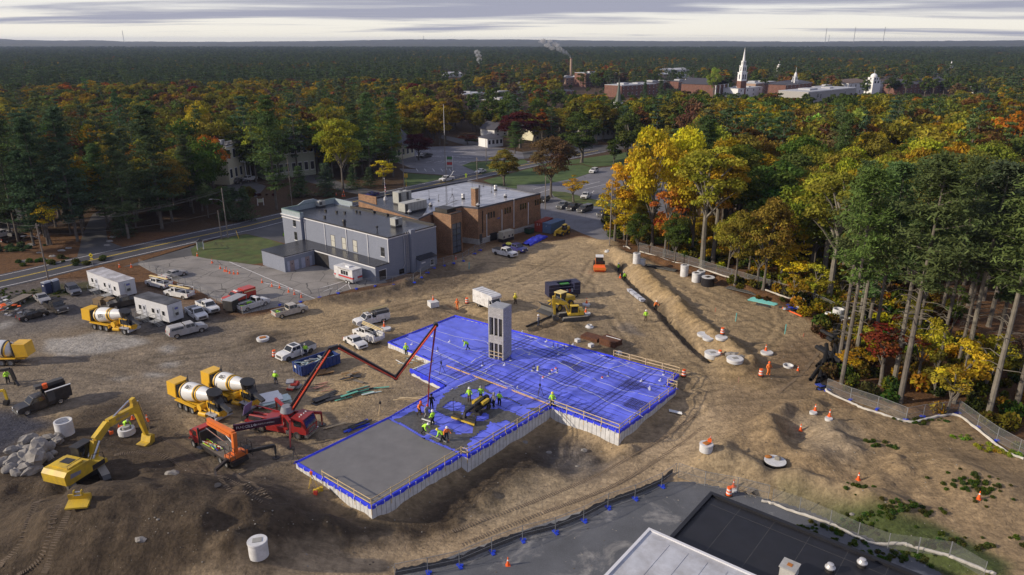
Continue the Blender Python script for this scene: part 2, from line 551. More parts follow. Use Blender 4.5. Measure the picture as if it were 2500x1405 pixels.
PLAZA2=[(975,412),(1130,418),(1150,432),(985,421)]
DRIVE1=[(185,640),(196,600),(198,585),(212,550),(226,524),(260,505),(330,500),(300,520),(268,540),(258,560),(264,590),(305,606)]
DRIVE2=[(740,442),(745,425),(790,430),(850,452),(930,468),(905,482),(850,470)]
HOUSELOT=[(550,480),(556,448),(600,438),(650,455),(628,480),(575,492)]
WLOT=[(-60,545),(0,512),(92,490),(98,503),(60,522),(30,560),(-60,590)]
SIDEST=[(1175,428),(1135,403),(1150,395),(1280,388),(1440,372),(1560,362),(1560,352),(1400,356),(1270,372),(1180,352),(1080,330),(1070,336),(1160,362),(1120,380),(1100,400),(1120,432)]
YEL=[(-260,740),(0,688),(250,630),(500,574.5),(600,553.4),(696,530),(870,492),(985,468),(1064,451),(1160,429),(1300,400),(1460,368)]
for pp,z in((LOT,0),(APRON,0),(LAWN,0),(LOWLOT,LOW),(NLOT,0)):
 flatten(pp,z,1.4)
SLABZ=0.8
SLAB=[(722,1131),(907,1240),(1126,1111),(1141,1115),(1343.5,993),(1512,1055),(1652,950),(1629,943),(1658,915),(1498,872),(1111,772),(947,837),(1052,882),(1001,903),(1084,944),(947,1022)]
SLABW=[P(a,b,SLABZ)for a,b in SLAB]
sm=inside(SLABW,XX,YY)
sm_in=blur(sm.astype(float),0.4)
HH=np.where(sm_in>0.9,-1.0,HH)
near=(sm_in>0.02)&(sm_in<=0.9)
HH=np.where(near&(HH>0.35),0.35,HH)
yrow=P(1250,600).y
ROADW=[P(a,b)for a,b in YEL]
d_road,_a=dpoly(ROADW,XX,YY)
kr=np.clip((8.5-d_road)/2.5,0,1)
HH*=(1-kr)
ed=np.minimum(np.minimum(XX-GX[0],GX[-1]-XX),GY[-1]-YY)
HH*=np.clip(ed/4.0,0,1)
def ground(x,y):
 u,v=(x-GX[0])/STEP,(y-GY[0])/STEP
 if u<0 or v<0 or u>=len(GX)-1 or v>=len(GY)-1:return 0.0
 i,j=int(u),int(v)
 fu,fv=u-i,v-j
 return float((HH[j,i]*(1-fu)+HH[j,i+1]*fu)*(1-fv)+(HH[j+1,i]*(1-fu)+HH[j+1,i+1]*fu)*fv)
TAN=(0.355,0.265,0.16);PALE=(0.48,0.39,0.27);DARK=(0.052,0.038,0.028);DARKW=(0.10,0.076,0.056)
GREYD=(0.15,0.135,0.125);DUST=(0.36,0.345,0.33);GOLD=(0.31,0.215,0.10);LITTER=(0.145,0.075,0.035)
GRASS=(0.055,0.085,0.022);FLOOR=(0.075,0.045,0.024)
CC=np.zeros(XX.shape+(3,))
CC[:]=LITTER
def stain(pp,col,a=1.0,bl=0.8,z=0.0):
 m=(mask(pp,bl,True,z)*a)[...,None]
 CC[:]=CC*(1-m)+np.array(col)*m
def streak(pts,w,col,a=0.7,z=0.0,wob=0.5,seed=3):
 W=[P(p_,q,z)for p_,q in pts]
 d,s_=dpoly(W,WX,WY)
 ww=w*(1+wob*vnoise(XX,YY,1.2,seed,3))
 m=(np.clip(1.4-d/ww,0,1)*a)[...,None]
 CC[:]=CC*(1-m)+np.array(col)*m
m_=site[...,None]
CC[:]=CC*(1-m_)+np.array(TAN)*m_
stain([(-200,700),(330,700),(620,790),(820,870),(760,960),(620,980),(420,1030),(100,1010),(-300,1100)],(0.185,0.155,0.125),0.85,2.5)
stain([(-300,830),(-100,760),(0,740),(140,728),(260,725),(420,790),(560,830),(420,800),(330,790),(180,800),(0,830)],GREYD,0.8,1.5)
stain([(0,690),(120,680),(220,690),(330,742),(470,760),(560,810),(430,835),(330,790),(200,770),(100,790),(-60,800)],(0.11,0.10,0.1),0.8,0.9)
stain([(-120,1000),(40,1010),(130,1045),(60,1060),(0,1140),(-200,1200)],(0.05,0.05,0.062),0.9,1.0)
stain([(-300,1180),(60,1090),(200,1000),(350,960),(420,1020),(480,1100),(600,1150),(680,1210),(780,1220),(905,1262),(1000,1230),(1127,1150),(1340,1025),(1520,1100),(1650,1010),(1700,1040),(1600,1130),(1400,1200),(1100,1300),(850,1420),(800,1520),(-300,1520)],DARK,0.92,1.4)
stain([(440,1080),(520,1090),(700,1100),(760,1180),(800,1220),(700,1260),(600,1230),(450,1180),(430,1120)],DARKW,0.85,1.6)
stain([(440,1080),(560,1060),(900,990),(1000,900),(1090,960),(940,1020),(730,1130),(650,1170),(520,1150)],(0.21,0.17,0.125),0.7,1.8)
stain([(120,830),(250,812),(335,822),(350,838),(250,860),(150,868),(115,855)],DUST,0.85,0.5)
for cx,cy,w_,h_ in((430,815,30,8),(400,852,26,9),(410,890,30,7),(300,925,28,5),(380,915,34,6),(440,935,18,6),(10,795,22,6)):
 stain([(cx-w_,cy),(cx-w_*.3,cy-h_),(cx+w_,cy-h_*.5),(cx+w_*.6,cy+h_),(cx-w_*.5,cy+h_)],DUST,0.7,0.5)
streak([(560,1480),(760,1420),(1000,1350),(1200,1280),(1400,1205),(1560,1135),(1680,1055),(1790,985),(1900,945),(1960,905),(2010,850)],3.9,(0.40,0.305,0.20),0.95)
stain([(1120,1230),(1290,1135),(1400,1150),(1500,1140),(1330,1210),(1200,1260)],PALE,0.55,1.2)
stain([(1330,1060),(1430,1050),(1500,1110),(1440,1150),(1340,1130)],(0.13,0.125,0.13),0.6,1.2)
streak([(1760,1010),(1850,930),(1960,880),(2020,900)],2.0,(0.2,0.16,0.12),0.5)
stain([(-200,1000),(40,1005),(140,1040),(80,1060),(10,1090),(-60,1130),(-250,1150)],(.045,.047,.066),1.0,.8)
stain([(1180,600),(1440,590),(1500,660),(1560,800),(1450,760),(1200,690),(1000,740),(1050,700)],(.41,.315,.20),.55,2.5)
stain([(1740,940),(1900,870),(2050,900),(2150,985),(2340,1015),(2600,1130),(2600,1500),(2300,1400),(2050,1290),(1880,1210),(1760,1060)],(0.255,0.18,0.105),0.6,2.0)
stain([(1850,870),(2010,790),(2060,880),(2000,940),(1900,900)],(0.20,0.13,0.075),0.6,1.6)
stain([(1880,1195),(1990,1225),(2150,1270),(2330,1340),(2450,1400),(2450,1450),(2300,1420),(2120,1330),(2000,1270),(1900,1235)],(.05,.075,.022),0.95,0.5,-1.2)
stain([(1380,960),(1500,880),(1560,905),(1690,940),(1700,985)],(0.15,0.12,0.09),0.3,1.5)
stain([(1290,770),(1430,750),(1560,830),(1560,880),(1490,870),(1300,820)],(0.19,0.14,0.09),0.75,1.6)
stain([(1370,790),(1420,795),(1430,812),(1390,818)],GOLD,0.6,0.6)
stain([(1500,800),(1520,790),(1570,815),(1560,822)],(0.12,0.12,0.14),0.8,0.5)
stain([(1080,700),(1450,640),(1490,700),(1560,840),(1450,850),(1260,720)],(0.35,0.275,0.185),0.5,2.5)
stain([(740,740),(985,690),(1110,640),(1130,655),(1180,640),(1150,690),(1000,725),(870,745)],DARKW,0.75,1.0)
stain([(950,730),(1100,760),(1190,770),(1180,790),(1000,790)],(0.16,0.12,0.085),0.6,1.2)
stain([(590,835),(620,812),(700,812),(700,830),(640,850)],DARK,0.75,0.8)
stain([(1630,590),(1980,690),(2080,880),(2010,940),(2080,1000),(2100,900),(1990,760),(1760,690),(1560,610)],LITTER,0.8,1.0)
stain([(730,470),(900,480),(960,460),(1250,410),(1260,470),(1330,462),(1430,430),(1500,400),(1300,400),(1000,440)],GRASS,0.9,1.0)
stain([(640,470),(700,440),(900,470),(720,520),(560,560),(330,600),(280,560),(430,510)],(0.17,0.085,0.04),0.8,1.2)
stain([(0,745),(100,700),(230,690),(230,705),(120,725),(0,765)],(0.06,0.062,0.02),0.8,0.6)
stain(LAWN,GRASS,0.95,0.3)
stain([(484,600),(600,578),(650,590),(600,600),(500,612)],(0.15,0.08,0.035),0.6,0.8)
streak([(1565,668),(1640,738),(1720,812),(1800,862)],1.7,GOLD,0.6)
streak([(1500,645),(1540,690),(1610,760),(1680,835),(1740,885)],0.7,(0.09,0.07,0.05),0.85)
stain([(1760,870),(1880,910),(1880,960),(1790,950)],GOLD,0.45,1.0)
stain([(1900,1000),(2090,1050),(2080,1130),(1980,1120)],(0.33,0.27,0.2),0.6,1.0)
stain([(1720,1090),(2150,1230),(1950,1230),(1760,1190)],(0.34,0.27,0.175),0.55,1.0)
rs_=random.Random(4)
TRK=[[(760,960),(600,985),(420,960),(250,900),(60,880)],[(820,880),(620,910),(400,900),(200,870),(0,860)],[(980,760),(800,800),(600,850),(380,880)],[(1200,700),(1000,745),(800,780),(560,820)],[(1380,620),(1260,680),(1100,720),(900,770)],[(1450,640),(1400,720),(1340,720),(1200,690)],[(1470,700),(1500,800),(1580,900),(1700,980)],[(1480,720),(1540,830),(1640,920),(1740,1000)],[(1290,650),(1390,660),(1460,720),(1520,800)],[(1650,1040),(1720,980),(1880,960),(2000,900)],[(1880,720),(1900,800),(1850,850),(1780,830)],[(1700,720),(1800,760),(1950,830),(2000,880)],[(1740,1010),(1700,900),(1620,820),(1560,740)],[(520,1000),(400,990),(300,1000),(160,1010)],[(650,940),(560,900),(420,850),(300,870)],[(2400,1110),(2200,1120),(2000,1090),(1900,1060)],[(2450,1160),(2250,1150),(2080,1130)]]
for _ in range(26):
 x0,y0,a_=rs_.choice([(rs_.uniform(150,900),rs_.uniform(800,980),0),(rs_.uniform(1050,1500),rs_.uniform(640,760),1),(rs_.uniform(1650,2000),rs_.uniform(720,1000),2),(rs_.uniform(250,760),rs_.uniform(1050,1240),3)])
 dx_,dy_=rs_.uniform(90,190)*rs_.choice([-1,1]),rs_.uniform(-35,35)
 TRK.append([(x0,y0),(x0+dx_,y0+dy_),(x0+2*dx_,y0+dy_+rs_.uniform(-40,40)),(x0+2.7*dx_,y0+rs_.uniform(-60,60))])
XWARP=XX+vnoise(XX,YY,9,8,2)*0.8
NZ2=vnoise(XX,YY,2,77,2)
SMK=sm_in
for t in TRK:
 W=[P(a,b)for a,b in t]
 S_=[]
 for i in range(len(W)-1):
  p0,p1,p2,p3=W[max(i-1,0)],W[i],W[i+1],W[min(i+2,len(W)-1)]
  for q in range(4):
   u=q/4
   S_.append(0.5*((2*p1)+(p2-p0)*u+(2*p0-5*p1+4*p2-p3)*u*u+(3*p1-p0-3*p2+p3)*u**3))
 S_.append(W[-1])
 bx0,bx1=min(q.x for q in S_)-3,max(q.x for q in S_)+3
 by0,by1=min(q.y for q in S_)-3,max(q.y for q in S_)+3
 ix=slice(max(0,int((bx0-GX[0])/STEP)),max(1,int((bx1-GX[0])/STEP)));iy=slice(max(0,int((by0-GY[0])/STEP)),max(1,int((by1-GY[0])/STEP)))
 if XX[iy,ix].size==0:continue
 d,s_=dpoly(S_,XWARP[iy,ix],YY[iy,ix])
 k=np.exp(-((d-0.95)/0.30)**2)*np.clip(site[iy,ix]*1.2-.2,0,1)*(1-SMK[iy,ix])
 HH[iy,ix]-=0.09*k
 sgn=rs_.choice([-0.36,-0.45,0.22,-0.3])
 CC[iy,ix]*=(1+sgn*k*(0.65+0.35*NZ2[iy,ix]))[...,None]
sv=vnoise(XX,YY,14,21,4)
s2=vnoise(XX*0.5+YY*0.25,YY-XX*.35,1.5,31,4)
CC*=(1+0.20*sv+0.20*s2)[...,None]
CC=np.clip(CC,0.01,0.9)
def axis(fine,lo,hi,g=1.22):
 a,st,x=[],fine[1]-fine[0],fine[-1]
 st=1.5
 while x<hi:
  x+=st;a.append(x);st*=g
 b,st,x=[],1.5,fine[0]
 while x>lo:
  x-=st;b.append(x);st*=g
 return np.array(b[::-1]+list(fine)+a),len(b)
AX,ox=axis(GX,-9500,9500)
AY,oy=axis(GY,-300,9500,1.2)
BX,BY=np.meshgrid(AX,AY)
BH=np.zeros_like(BX)
BC=np.zeros(BX.shape+(3,));BC[:]=FLOOR
BC[BY<172]=LITTER
BH[oy:oy+len(GY),ox:ox+len(GX)]=HH
BC[oy:oy+len(GY),ox:ox+len(GX)]=CC
for j in range(oy):BH[j,ox:ox+len(GX)]=HH[0];BC[j,ox:ox+len(GX)]=CC[0]
ny,nx=BX.shape
verts=np.stack([BX.ravel(),BY.ravel(),BH.ravel()],1)
i0=(np.arange(ny-1)[:,None]*nx+np.arange(nx-1)[None]).ravel()
quads=np.stack([i0,i0+1,i0+nx+1,i0+nx],1)
gme=bpy.data.meshes.new('ground')
gme.vertices.add(len(verts));gme.vertices.foreach_set('co',verts.ravel())
gme.loops.add(quads.size);gme.loops.foreach_set('vertex_index',quads.ravel())
gme.polygons.add(len(quads));gme.polygons.foreach_set('loop_start',np.arange(0,quads.size,4))
gme.polygons.foreach_set('use_smooth',np.ones(len(quads),bool))
gme.update(calc_edges=True)
ca=gme.color_attributes.new('soil','FLOAT_COLOR','POINT')
ca.data.foreach_set('color',np.concatenate([BC.reshape(-1,3),np.ones((BC.shape[0]*BC.shape[1],1))],1).ravel())
ground_o=bpy.data.objects.new('ground',gme)
COL.objects.link(ground_o)
tag(ground_o,kind='structure')
def ground_mat():
 m=bpy.data.materials.new('soil');m.use_nodes=True
 nt=m.node_tree;L=nt.links.new
 b=nt.nodes['Principled BSDF']
 b.inputs['Roughness'].default_value=0.9
 b.inputs['Specular IOR Level'].default_value=0.25
 at=nd(nt,'ShaderNodeVertexColor',layer_name='soil')
 tc=nd(nt,'ShaderNodeTexCoord')
 n1=nd(nt,'ShaderNodeTexNoise',i_Scale=1.3,i_Detail=9.0,i_Roughness=0.72)
 mp=nd(nt,'ShaderNodeMapping');mp.inputs['Scale'].default_value=(0.45,1.5,1);mp.inputs['Rotation'].default_value=(0,0,R(-28))
 n2=nd(nt,'ShaderNodeTexNoise',i_Scale=1.1,i_Detail=8.0,i_Roughness=0.75,i_Distortion=1.2)
 L(tc.outputs['Object'],n1.inputs['Vector']);L(tc.outputs['Object'],mp.inputs[0]);L(mp.outputs[0],n2.inputs['Vector'])
 r1=nd(nt,'ShaderNodeMapRange',i_1=0.3,i_2=0.7,i_3=0.6,i_4=1.35);L(n1.outputs[0],r1.inputs[0])
 r2=nd(nt,'ShaderNodeMapRange',i_1=0.34,i_2=0.6,i_3=0.70,i_4=1.12);L(n2.outputs[0],r2.inputs[0])
 mm=nd(nt,'ShaderNodeMath',operation='MULTIPLY');L(r1.outputs[0],mm.inputs[0]);L(r2.outputs[0],mm.inputs[1])
 sc=nd(nt,'ShaderNodeVectorMath',operation='SCALE');L(at.outputs[0],sc.inputs[0]);L(mm.outputs[0],sc.inputs['Scale'])
 vo=nd(nt,'ShaderNodeTexVoronoi',i_Scale=1.9);L(tc.outputs['Object'],vo.inputs['Vector'])
 rp=nd(nt,'ShaderNodeMapRange',i_1=0.05,i_2=0.075,i_3=1.0,i_4=0.0);L(vo.outputs['Distance'],rp.inputs[0])
 mx=nd(nt,'ShaderNodeMixRGB');mx.inputs[2].default_value=(0.45,0.43,0.4,1)
 rq=nd(nt,'ShaderNodeMath',operation='MULTIPLY',i_1=0.5);L(rp.outputs[0],rq.inputs[0])
 L(rq.outputs[0],mx.inputs[0]);L(sc.outputs[0],mx.inputs[1]);L(mx.outputs[0],b.inputs['Base Color'])
 n3=nd(nt,'ShaderNodeTexNoise',i_Scale=3.2,i_Detail=8.0,i_Roughness=0.7);L(tc.outputs['Object'],n3.inputs['Vector'])
 v2=nd(nt,'ShaderNodeTexVoronoi',i_Scale=2.6);L(tc.outputs['Object'],v2.inputs['Vector'])
 a0=nd(nt,'ShaderNodeMath',operation='MULTIPLY_ADD',i_1=-0.45);L(v2.outputs['Distance'],a0.inputs[0]);L(n3.outputs[0],a0.inputs[2])
 ad=nd(nt,'ShaderNodeMath',operation='ADD');L(a0.outputs[0],ad.inputs[0]);L(n2.outputs[0],ad.inputs[1])
 bp=nd(nt,'ShaderNodeBump',i_Strength=0.75,i_Distance=0.22);L(ad.outputs[0],bp.inputs['Height']);L(bp.outputs[0],b.inputs['Normal'])
 return m
gme.materials.append(ground_mat())
def asphalt(name,col,rough=0.8,cracks=0.0,patch=0.0,pcol=(0.4,0.39,0.38)):
 m=bpy.data.materials.new(name);m.use_nodes=True
 nt=m.node_tree;L=nt.links.new
 b=nt.nodes['Principled BSDF'];b.inputs['Roughness'].default_value=rough
 tc=nd(nt,'ShaderNodeTexCoord')
 n1=nd(nt,'ShaderNodeTexNoise',i_Scale=0.22,i_Detail=8.0,i_Roughness=0.65);L(tc.outputs['Object'],n1.inputs['Vector'])
 n2=nd(nt,'ShaderNodeTexNoise',i_Scale=9.0,i_Detail=4.0);L(tc.outputs['Object'],n2.inputs['Vector'])
 r1=nd(nt,'ShaderNodeMapRange',i_1=0.3,i_2=0.7,i_3=0.75,i_4=1.25);L(n1.outputs[0],r1.inputs[0])
 r2=nd(nt,'ShaderNodeMapRange',i_1=0.3,i_2=0.7,i_3=0.85,i_4=1.15);L(n2.outputs[0],r2.inputs[0])
 mm=nd(nt,'ShaderNodeMath',operation='MULTIPLY');L(r1.outputs[0],mm.inputs[0]);L(r2.outputs[0],mm.inputs[1])
 sc=nd(nt,'ShaderNodeVectorMath',operation='SCALE');sc.inputs[0].default_value=col;L(mm.outputs[0],sc.inputs['Scale'])
 last=sc.outputs[0]
 if patch:
  n4=nd(nt,'ShaderNodeTexNoise',i_Scale=0.16,i_Detail=9.0,i_Roughness=0.68,i_Distortion=0.6);L(tc.outputs['Object'],n4.inputs['Vector'])
  rp=nd(nt,'ShaderNodeMapRange',i_1=0.52,i_2=0.66,i_3=0.0,i_4=patch);L(n4.outputs[0],rp.inputs[0])
  mx=nd(nt,'ShaderNodeMixRGB');mx.inputs[2].default_value=(*pcol,1);L(rp.outputs[0],mx.inputs[0]);L(last,mx.inputs[1]);last=mx.outputs[0]
 if cracks:
  n5=nd(nt,'ShaderNodeTexNoise',i_Scale=0.5,i_Detail=5.0);L(tc.outputs['Object'],n5.inputs['Vector'])
  av=nd(nt,'ShaderNodeMixRGB',i_0=0.55);L(tc.outputs['Object'],av.inputs[1]);L(n5.outputs['Color'],av.inputs[2])
  av.blend_type='ADD'
  vo=nd(nt,'ShaderNodeTexVoronoi',i_Scale=0.17);vo.feature='DISTANCE_TO_EDGE';L(av.outputs[0],vo.inputs['Vector'])
  rc=nd(nt,'ShaderNodeMapRange',i_1=0.004,i_2=0.012,i_3=cracks,i_4=0.0);L(vo.outputs['Distance'],rc.inputs[0])
  mx2=nd(nt,'ShaderNodeMixRGB');mx2.inputs[2].default_value=(0.03,0.03,0.033,1);L(rc.outputs[0],mx2.inputs[0]);L(last,mx2.inputs[1]);last=mx2.outputs[0]
 L(last,b.inputs['Base Color'])
 bp=nd(nt,'ShaderNodeBump',i_Strength=0.3,i_Distance=0.02);L(n2.outputs[0],bp.inputs['Height']);L(bp.outputs[0],b.inputs['Normal'])
 return m
A_ROAD=asphalt('road_asphalt',(0.06,0.06,0.075),0.7)
A_DARK=asphalt('drive_asphalt',(0.085,0.084,0.09),0.75)
A_LOT=asphalt('lot_asphalt',(0.235,0.22,0.21),0.85,cracks=0.85)
A_LOW=asphalt('yard_asphalt',(0.105,0.112,0.13),0.75,patch=0.75)
A_N=asphalt('plaza_asphalt',(0.16,0.16,0.185),0.8,cracks=0.4)
MARKW=M('marking_white',(0.75,0.75,0.77),0.7,var=0.25,vs=3)
MARKY=M('marking_yellow',(0.75,0.55,0.06),0.7,var=0.25,vs=3)
CURB=M('kerb_stone',(0.4,0.39,0.37),0.85)
def sheet(name,pts,z,mat,thick=0.02):
 mb=MB()
 mb.prism([(p[0],p[1])for p in pts],z-0.25,z,0)
 o=mb.build(name,mat)
 return tag(o,kind='structure')
def catmull(W,k=6):
 S_=[]
 W=[Vector(w)for w in W]
 for i in range(len(W)-1):
  p0,p1,p2,p3=W[max(i-1,0)],W[i],W[i+1],W[min(i+2,len(W)-1)]
  for q in range(k):
   u=q/k
   S_.append(0.5*((2*p1)+(p2-p0)*u+(2*p0-5*p1+4*p2-p3)*u*u+(3*p1-p0-3*p2+p3)*u**3))
 S_.append(W[-1])
 return S_
def ribbon(mb,pts,off,w,z,m=0,dash=None,drape=False):
 pts=[Vector(p)for p in pts]
 n=len(pts)
 L_,Rr=[],[]
 for i,p in enumerate(pts):
  d=(pts[min(i+1,n-1)]-pts[max(i-1,0)]);d.z=0;d.normalize()
  nn=Vector((-d.y,d.x,0))
  a,b=p+nn*(off+w/2),p+nn*(off-w/2)
  za=(ground(a.x,a.y)+z)if drape else z
  zb=(ground(b.x,b.y)+z)if drape else z
  L_.append((a.x,a.y,za));Rr.append((b.x,b.y,zb))
 for i in range(n-1):
  if dash and(i//dash)%2:continue
  mb.add([L_[i],Rr[i],Rr[i+1],L_[i+1]],[(0,1,2,3)],m)
road_s=catmull(ROADW,10)
mb=MB();ribbon(mb,road_s,0,10.4,0.03);ro=tag(mb.build('road',A_ROAD),kind='structure')
mb=MB();ribbon(mb,road_s,4.15,0.2,0.042);ribbon(mb,road_s,-4.15,0.2,0.042)
o=mb.build('edge_line',MARKW,ro)
mb=MB();ribbon(mb,road_s,0.17,0.15,0.042);ribbon(mb,road_s,-0.17,0.15,0.042)
o=mb.build('centre_line',MARKY,ro)
lot_o=sheet('parking_lot',[P(*q)for q in LOT],0.022,A_LOT)
sheet('driveway_apron',[P(*q)for q in APRON],0.012,A_DARK)
nlot_o=sheet('side_parking_lot',[P(*q)for q in NLOT],0.020,A_N)
plaza_o=sheet('plaza_parking_lot',[P(*q)for q in PLAZA],0.020,A_N)
pl2_o=sheet('verge_parking_strip',[P(*q)for q in PLAZA2],0.014,A_N)
sheet('side_street',[P(*q)for q in SIDEST],0.010,A_DARK)
sheet('driveway',[P(*q)for q in DRIVE1],0.018,A_DARK)
sheet('house_driveway',[P(*q)for q in DRIVE2],0.018,A_DARK)
sheet('house_parking',[P(*q)for q in HOUSELOT],0.018,A_DARK)
sheet('west_parking',[P(*q)for q in WLOT],0.018,A_DARK)
lowlot_o=sheet('yard_pavement',[P(a,b,LOW)for a,b in LOWLOT],LOW+0.03,A_LOW)
lw=sheet('lawn',[P(*q)for q in LAWN],0.016,M('lawn_grass',(0.06,0.095,0.022),0.95,var=0.4,vs=0.5,bump=0.8,bs=6,dirt=0.5,dcol=(0.12,0.07,0.03)))
ISLE=[(1352,480),(1345,468),(1380,470),(1440,486),(1500,497),(1560,505),(1560,515),(1470,507),(1400,497)]
sheet('grass_island',[P(*q)for q in ISLE],0.10,MATS['lawn_grass'])
GM=M('verge_grass',(0.055,0.095,0.022),0.95,var=0.3,vs=0.4,bump=0.7,bs=6)
sheet('grass_verge',[P(*q)for q in[(1180,441),(1262,420),(1300,410),(1420,402),(1450,410),(1438,424),(1395,438),(1330,452),(1262,472),(1200,450)]],0.017,GM)
sheet('grass_bank',[P(*q)for q in[(990,423),(1140,434),(1080,440),(1000,456),(985,450)]],0.017,GM)
sheet('corner_lawn',[P(*q)for q in[(1128,405),(1150,397),(1280,390),(1290,398),(1200,420),(1178,426)]],0.06,GM)
sheet('common_lawn',[P(*q)for q in[(1540,258),(1680,232),(1700,250),(1640,290),(1560,285)]],0.017,GM)
sheet('right_lawn',[P(*q)for q in[(1300,404),(1420,388),(1560,368),(1560,400),(1450,408),(1420,400)]],0.05,GM)
def stalls(name,parent,rows,z,w=0.12):
 mb=MB()
 for(a,b)in rows:
  a,b=P(*a),P(*b)
  ribbon(mb,[a,b],0,w,z)
 o=mb.build(name,MARKW)
 o.parent=parent
 return o
rows=[]
for k in range(14):rows.append(((975+k*16,366+k*.4),(1000+k*16,369+k*.4)))
for k in range(12):rows.append(((985+k*16,378+k*.5),(1012+k*16,382+k*.5)))
for k in range(10):rows.append(((1040+k*20,397+k*.2),(1060+k*20,393+k*.2)))
stalls('stall_lines',plaza_o,[r for r in rows if r[1][0]<1170],0.034,0.16)
stalls('stall_lines',pl2_o,[((1016+k*20,412.5),(1021+k*20,419))for k in range(5)],0.034,0.16)
stalls('stall_lines',nlot_o,[((1300,463),(1330,456)),((1310,474),(1345,462)),((1420,455),(1465,444)),((1430,462),(1480,450)),((1440,478),(1450,466)),((1346,478),(1352,470))],0.034,0.16)
stalls('stall_lines',lot_o,[((560,640),(780,735)),((640,690),(735,712)),((780,705),(860,681)),((820,712),(855,690)),((848,690),(856,706)),((790,712),(812,704))],0.036,0.14)
# masonry materials
def brickmat(name,c1,c2,mortar,sc=(1,1),bw=0.4,rh=0.2,ms=0.012,rough=0.85,bump=0.4,big=0.15):
 m=bpy.data.materials.new(name);m.use_nodes=True
 nt=m.node_tree;L=nt.links.new
 b=nt.nodes['Principled BSDF'];b.inputs['Roughness'].default_value=rough
 tc=nd(nt,'ShaderNodeTexCoord');sp=nd(nt,'ShaderNodeSeparateXYZ');L(tc.outputs['Object'],sp.inputs[0])
 ad=nd(nt,'ShaderNodeMath',operation='ADD');L(sp.outputs[0],ad.inputs[0]);L(sp.outputs[1],ad.inputs[1])
 cb=nd(nt,'ShaderNodeCombineXYZ');L(ad.outputs[0],cb.inputs[0]);L(sp.outputs[2],cb.inputs[1])
 br=nd(nt,'ShaderNodeTexBrick');L(cb.outputs[0],br.inputs['Vector'])
 br.inputs['Color1'].default_value=(*c1,1);br.inputs['Color2'].default_value=(*c2,1);br.inputs['Mortar'].default_value=(*mortar,1)
 br.inputs['Scale'].default_value=1.0;br.inputs['Brick Width'].default_value=bw;br.inputs['Row Height'].default_value=rh
 br.inputs['Mortar Size'].default_value=ms;br.inputs['Bias'].default_value=0.1
 n=nd(nt,'ShaderNodeTexNoise',i_Scale=0.5,i_Detail=6.0,i_Roughness=0.65);L(tc.outputs['Object'],n.inputs['Vector'])
 mr=nd(nt,'ShaderNodeMapRange',i_1=0.3,i_2=0.7,i_3=1-big,i_4=1+big);L(n.outputs[0],mr.inputs[0])
 n2=nd(nt,'ShaderNodeTexNoise',i_Scale=5.0,i_Detail=2.0);L(cb.outputs[0],n2.inputs['Vector'])
 mr2=nd(nt,'ShaderNodeMapRange',i_1=0.3,i_2=0.7,i_3=1-big,i_4=1+big);L(n2.outputs[0],mr2.inputs[0])
 mu=nd(nt,'ShaderNodeMath',operation='MULTIPLY');L(mr.outputs[0],mu.inputs[0]);L(mr2.outputs[0],mu.inputs[1])
 s=nd(nt,'ShaderNodeVectorMath',operation='SCALE');L(br.outputs[0],s.inputs[0]);L(mu.outputs[0],s.inputs['Scale'])
 L(s.outputs[0],b.inputs['Base Color'])
 bp=nd(nt,'ShaderNodeBump',i_Strength=bump,i_Distance=0.01,invert=True);L(br.outputs['Fac'],bp.inputs['Height']);L(bp.outputs[0],b.inputs['Normal'])
 MATS[name]=m
 return m
CMU=brickmat('concrete_block',(0.46,0.455,0.45),(0.34,0.335,0.335),(0.24,0.235,0.23),big=0.12)
BRICK=brickmat('tan_brick',(0.33,0.17,0.085),(0.20,0.105,0.06),(0.26,0.2,0.15),bw=0.21,rh=0.075,ms=0.008,big=0.3)
REDBRICK=brickmat('red_brick',(0.20,0.075,0.05),(0.14,0.05,0.035),(0.2,0.15,0.13),bw=0.21,rh=0.075,ms=0.008,big=0.2)
PAINTED=brickmat('grey_painted_block',(0.225,0.25,0.325),(0.205,0.23,0.305),(0.18,0.2,0.26),ms=0.006,big=0.05)
TARP=M('blue_vapour_sheet',(0.12,0.155,0.84),0.36,var=0.16,vs=0.35,bump=0.55,bs=1.6,dirt=0.14,dcol=(0.22,0.25,0.7),spec=0.6)
TARP2=M('blue_skirt_sheet',(0.035,0.055,0.75),0.35,var=0.25,vs=1.5,bump=0.8,bs=3)
WETC=M('fresh_concrete',(0.165,0.162,0.165),0.45,var=0.14,vs=0.5,bump=0.08,bs=6)
ROUGHC=M('rough_concrete',(0.085,0.082,0.08),0.4,var=0.45,vs=2.2,bump=1.0,bs=5)
TAPE=M('seam_tape',(0.62,0.64,0.78),0.5,var=0.15)
REBAR=M('rebar',(0.022,0.02,0.045),0.7)
MEMB=M('roof_membrane',(0.36,0.37,0.42),0.22,var=0.25,vs=0.35,bump=0.15,bs=1.0,dirt=0.45,dcol=(0.12,0.12,0.14))
WETROOF=M('wet_black_roof',(0.03,0.032,0.042),0.27,var=0.3,vs=0.4,bump=0.25,bs=0.9,dirt=0.3,dcol=(0.07,0.07,0.085))
FLATBLK=M('black_membrane',(0.012,0.013,0.019),0.5,var=0.25,vs=0.8,bump=0.1,dirt=0.15,dcol=(0.04,0.035,0.03))
STRIPW=M('white_trim',(0.66,0.67,0.72),0.5,var=0.05)
